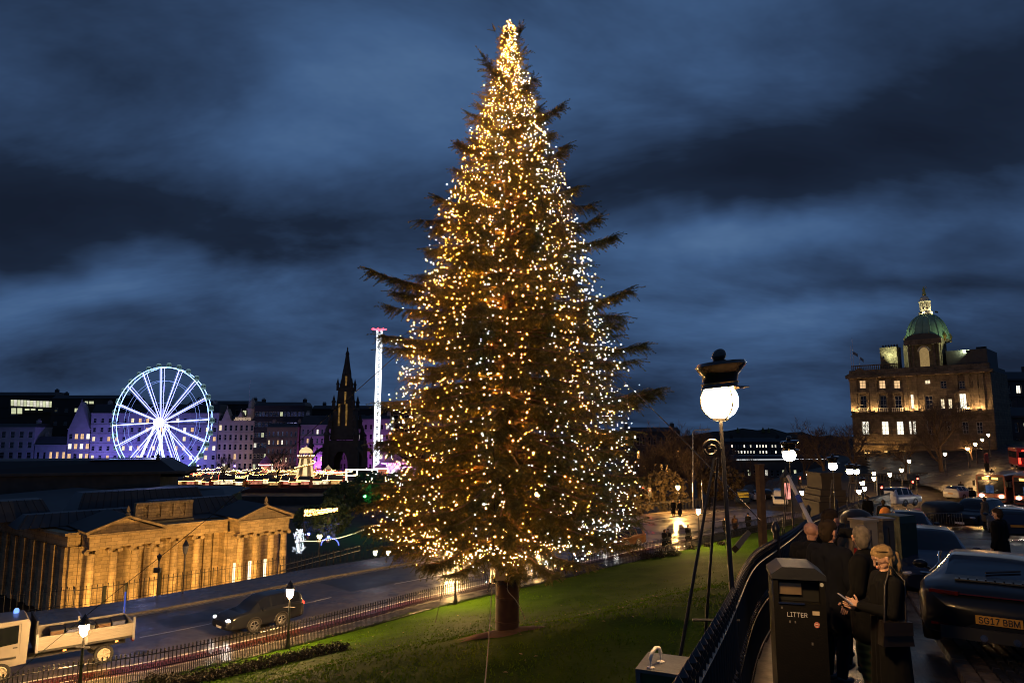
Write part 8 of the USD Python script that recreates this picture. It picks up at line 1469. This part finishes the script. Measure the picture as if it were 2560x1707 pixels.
def lawn_xy(px, py):
    r = ray(px, py); d = np.arange(4, 70, .05); P = np.array([0, 0, ZC])[None] + r[None] * (d / r[1])[:, None]; h = HG(P[:, 0], P[:, 1]); i = int(np.argmax(P[:, 2] < h)); return tuple(P[i, :2])
for k, (pts, R, lab) in enumerate((([(440 + 18 * q, 1712 - 3.9 * q + (5 if q % 2 else -4)) for q in range(24)], .38, 'dark low shrub bed along the lower left edge of the lawn'), ([(380, 1706), (410, 1704), (425, 1706)], .4, 'small dark shrub at the bottom left corner of the lawn'), ([(1615, 1395), (1650, 1392), (1685, 1388)], .55, 'dark rounded shrub on the lawn before the roadside railing'), ([(1730, 1372), (1770, 1366), (1805, 1362)], .4, 'thin dark shrubs on the lawn lip left of the big lamp post'))): low_shrubs(lab, [lawn_xy(*q) for q in pts], R, 80 + k)
# signal head and small sign post in front of the columns
p, a = on_road(386, 16.0); sg_ = thing('sign_post', 'slim dark post with a small dark box in front of the columns', 'sign post', p); part(sg_, 'pole', MB().cyl((0, 0, 0), (0, 0, 2.5), .04, n=6), IRON); part(sg_, 'box', MB().box((-.08, 0, 1.75), (.42, .2, .3)), BLKP); part(sg_, 'top_lamp', MB().lathe([(.04, 2.3), (.12, 2.5), (.16, 2.65), (.06, 2.72), (0, 2.8)], (0, 0, 0), 8), IRON)
p, a = on_road(463, 15.6); t = thing('unlit_lantern', 'unlit iron lantern hanging on a post before the centre columns', 'street lamp', p); part(t, 'post', MB().cyl((0, 0, 0), (0, 0, 2.6), .04, n=6), IRON); part(t, 'lantern', MB().lathe([(.05, 2.6), (.12, 2.68), (.2, 3.05), (.16, 3.15)], (0, 0, 0), 8), pm('grey_lantern_glass', (.2, .2, .2), .2), smooth=True); part(t, 'crown', MB().lathe([(.22, 3.13), (.15, 3.3), (.06, 3.45), (0, 3.55)], (0, 0, 0), 8), IRON)
single('road_barrier_wall', 'low pale stone end wall behind the railing near the big lamp post', 'wall', MB().tube([W(1838, 1372, 24), W(1870, 1332, 30)], [.14, .14], 4), pm('pedestal_stone', (.022, .015, .010)))
# low rail at the garden edge right of the gallery
p0, p1_ = W(700, 1438, 57), W(900, 1385, 66); gr = thing('garden_rail', 'low double rail along the garden edge right of the gallery', 'railing', (p0 + p1_) / 2)
for z in (.35, .75): part(gr, 'rail', MB().tube([p0 + [0, 0, z], p1_ + [0, 0, z]], .035, 5), GALV, world=True)
for j in range(12): q = p0 + (p1_ - p0) * j / 11; part(gr, 'post', MB().cyl(q - [0, 0, .3], q + [0, 0, .85], .04, n=5), IRON, world=True)
r_ = random.Random(12); lv = MB()
for k in range(150):
    x, y = r_.uniform(-14, 9), r_.uniform(11, 40)
    if not bool(on_lawn(np.array([x]), np.array([y]))[0]): continue
    z = float(HG(x, y)) + .09; a = r_.uniform(0, 6.3); s_ = r_.uniform(.04, .08); lv.add([(x + math.cos(a) * s_, y + math.sin(a) * s_, z), (x - math.sin(a) * s_ * .5, y + math.cos(a) * s_ * .5, z + .02), (x - math.cos(a) * s_, y - math.sin(a) * s_, z), (x + math.sin(a) * s_ * .5, y - math.cos(a) * s_ * .5, z + .01)], [[0, 1, 2, 3]])
pth = numbered('/World', 'fallen_leaves'); usdkit.mesh(stage, pth, lv.get(), pm('fallen_leaf', (.22, .16, .06), .7, var=.4)); data(pth, kind='stuff', label='scattered fallen leaves on the lawn')
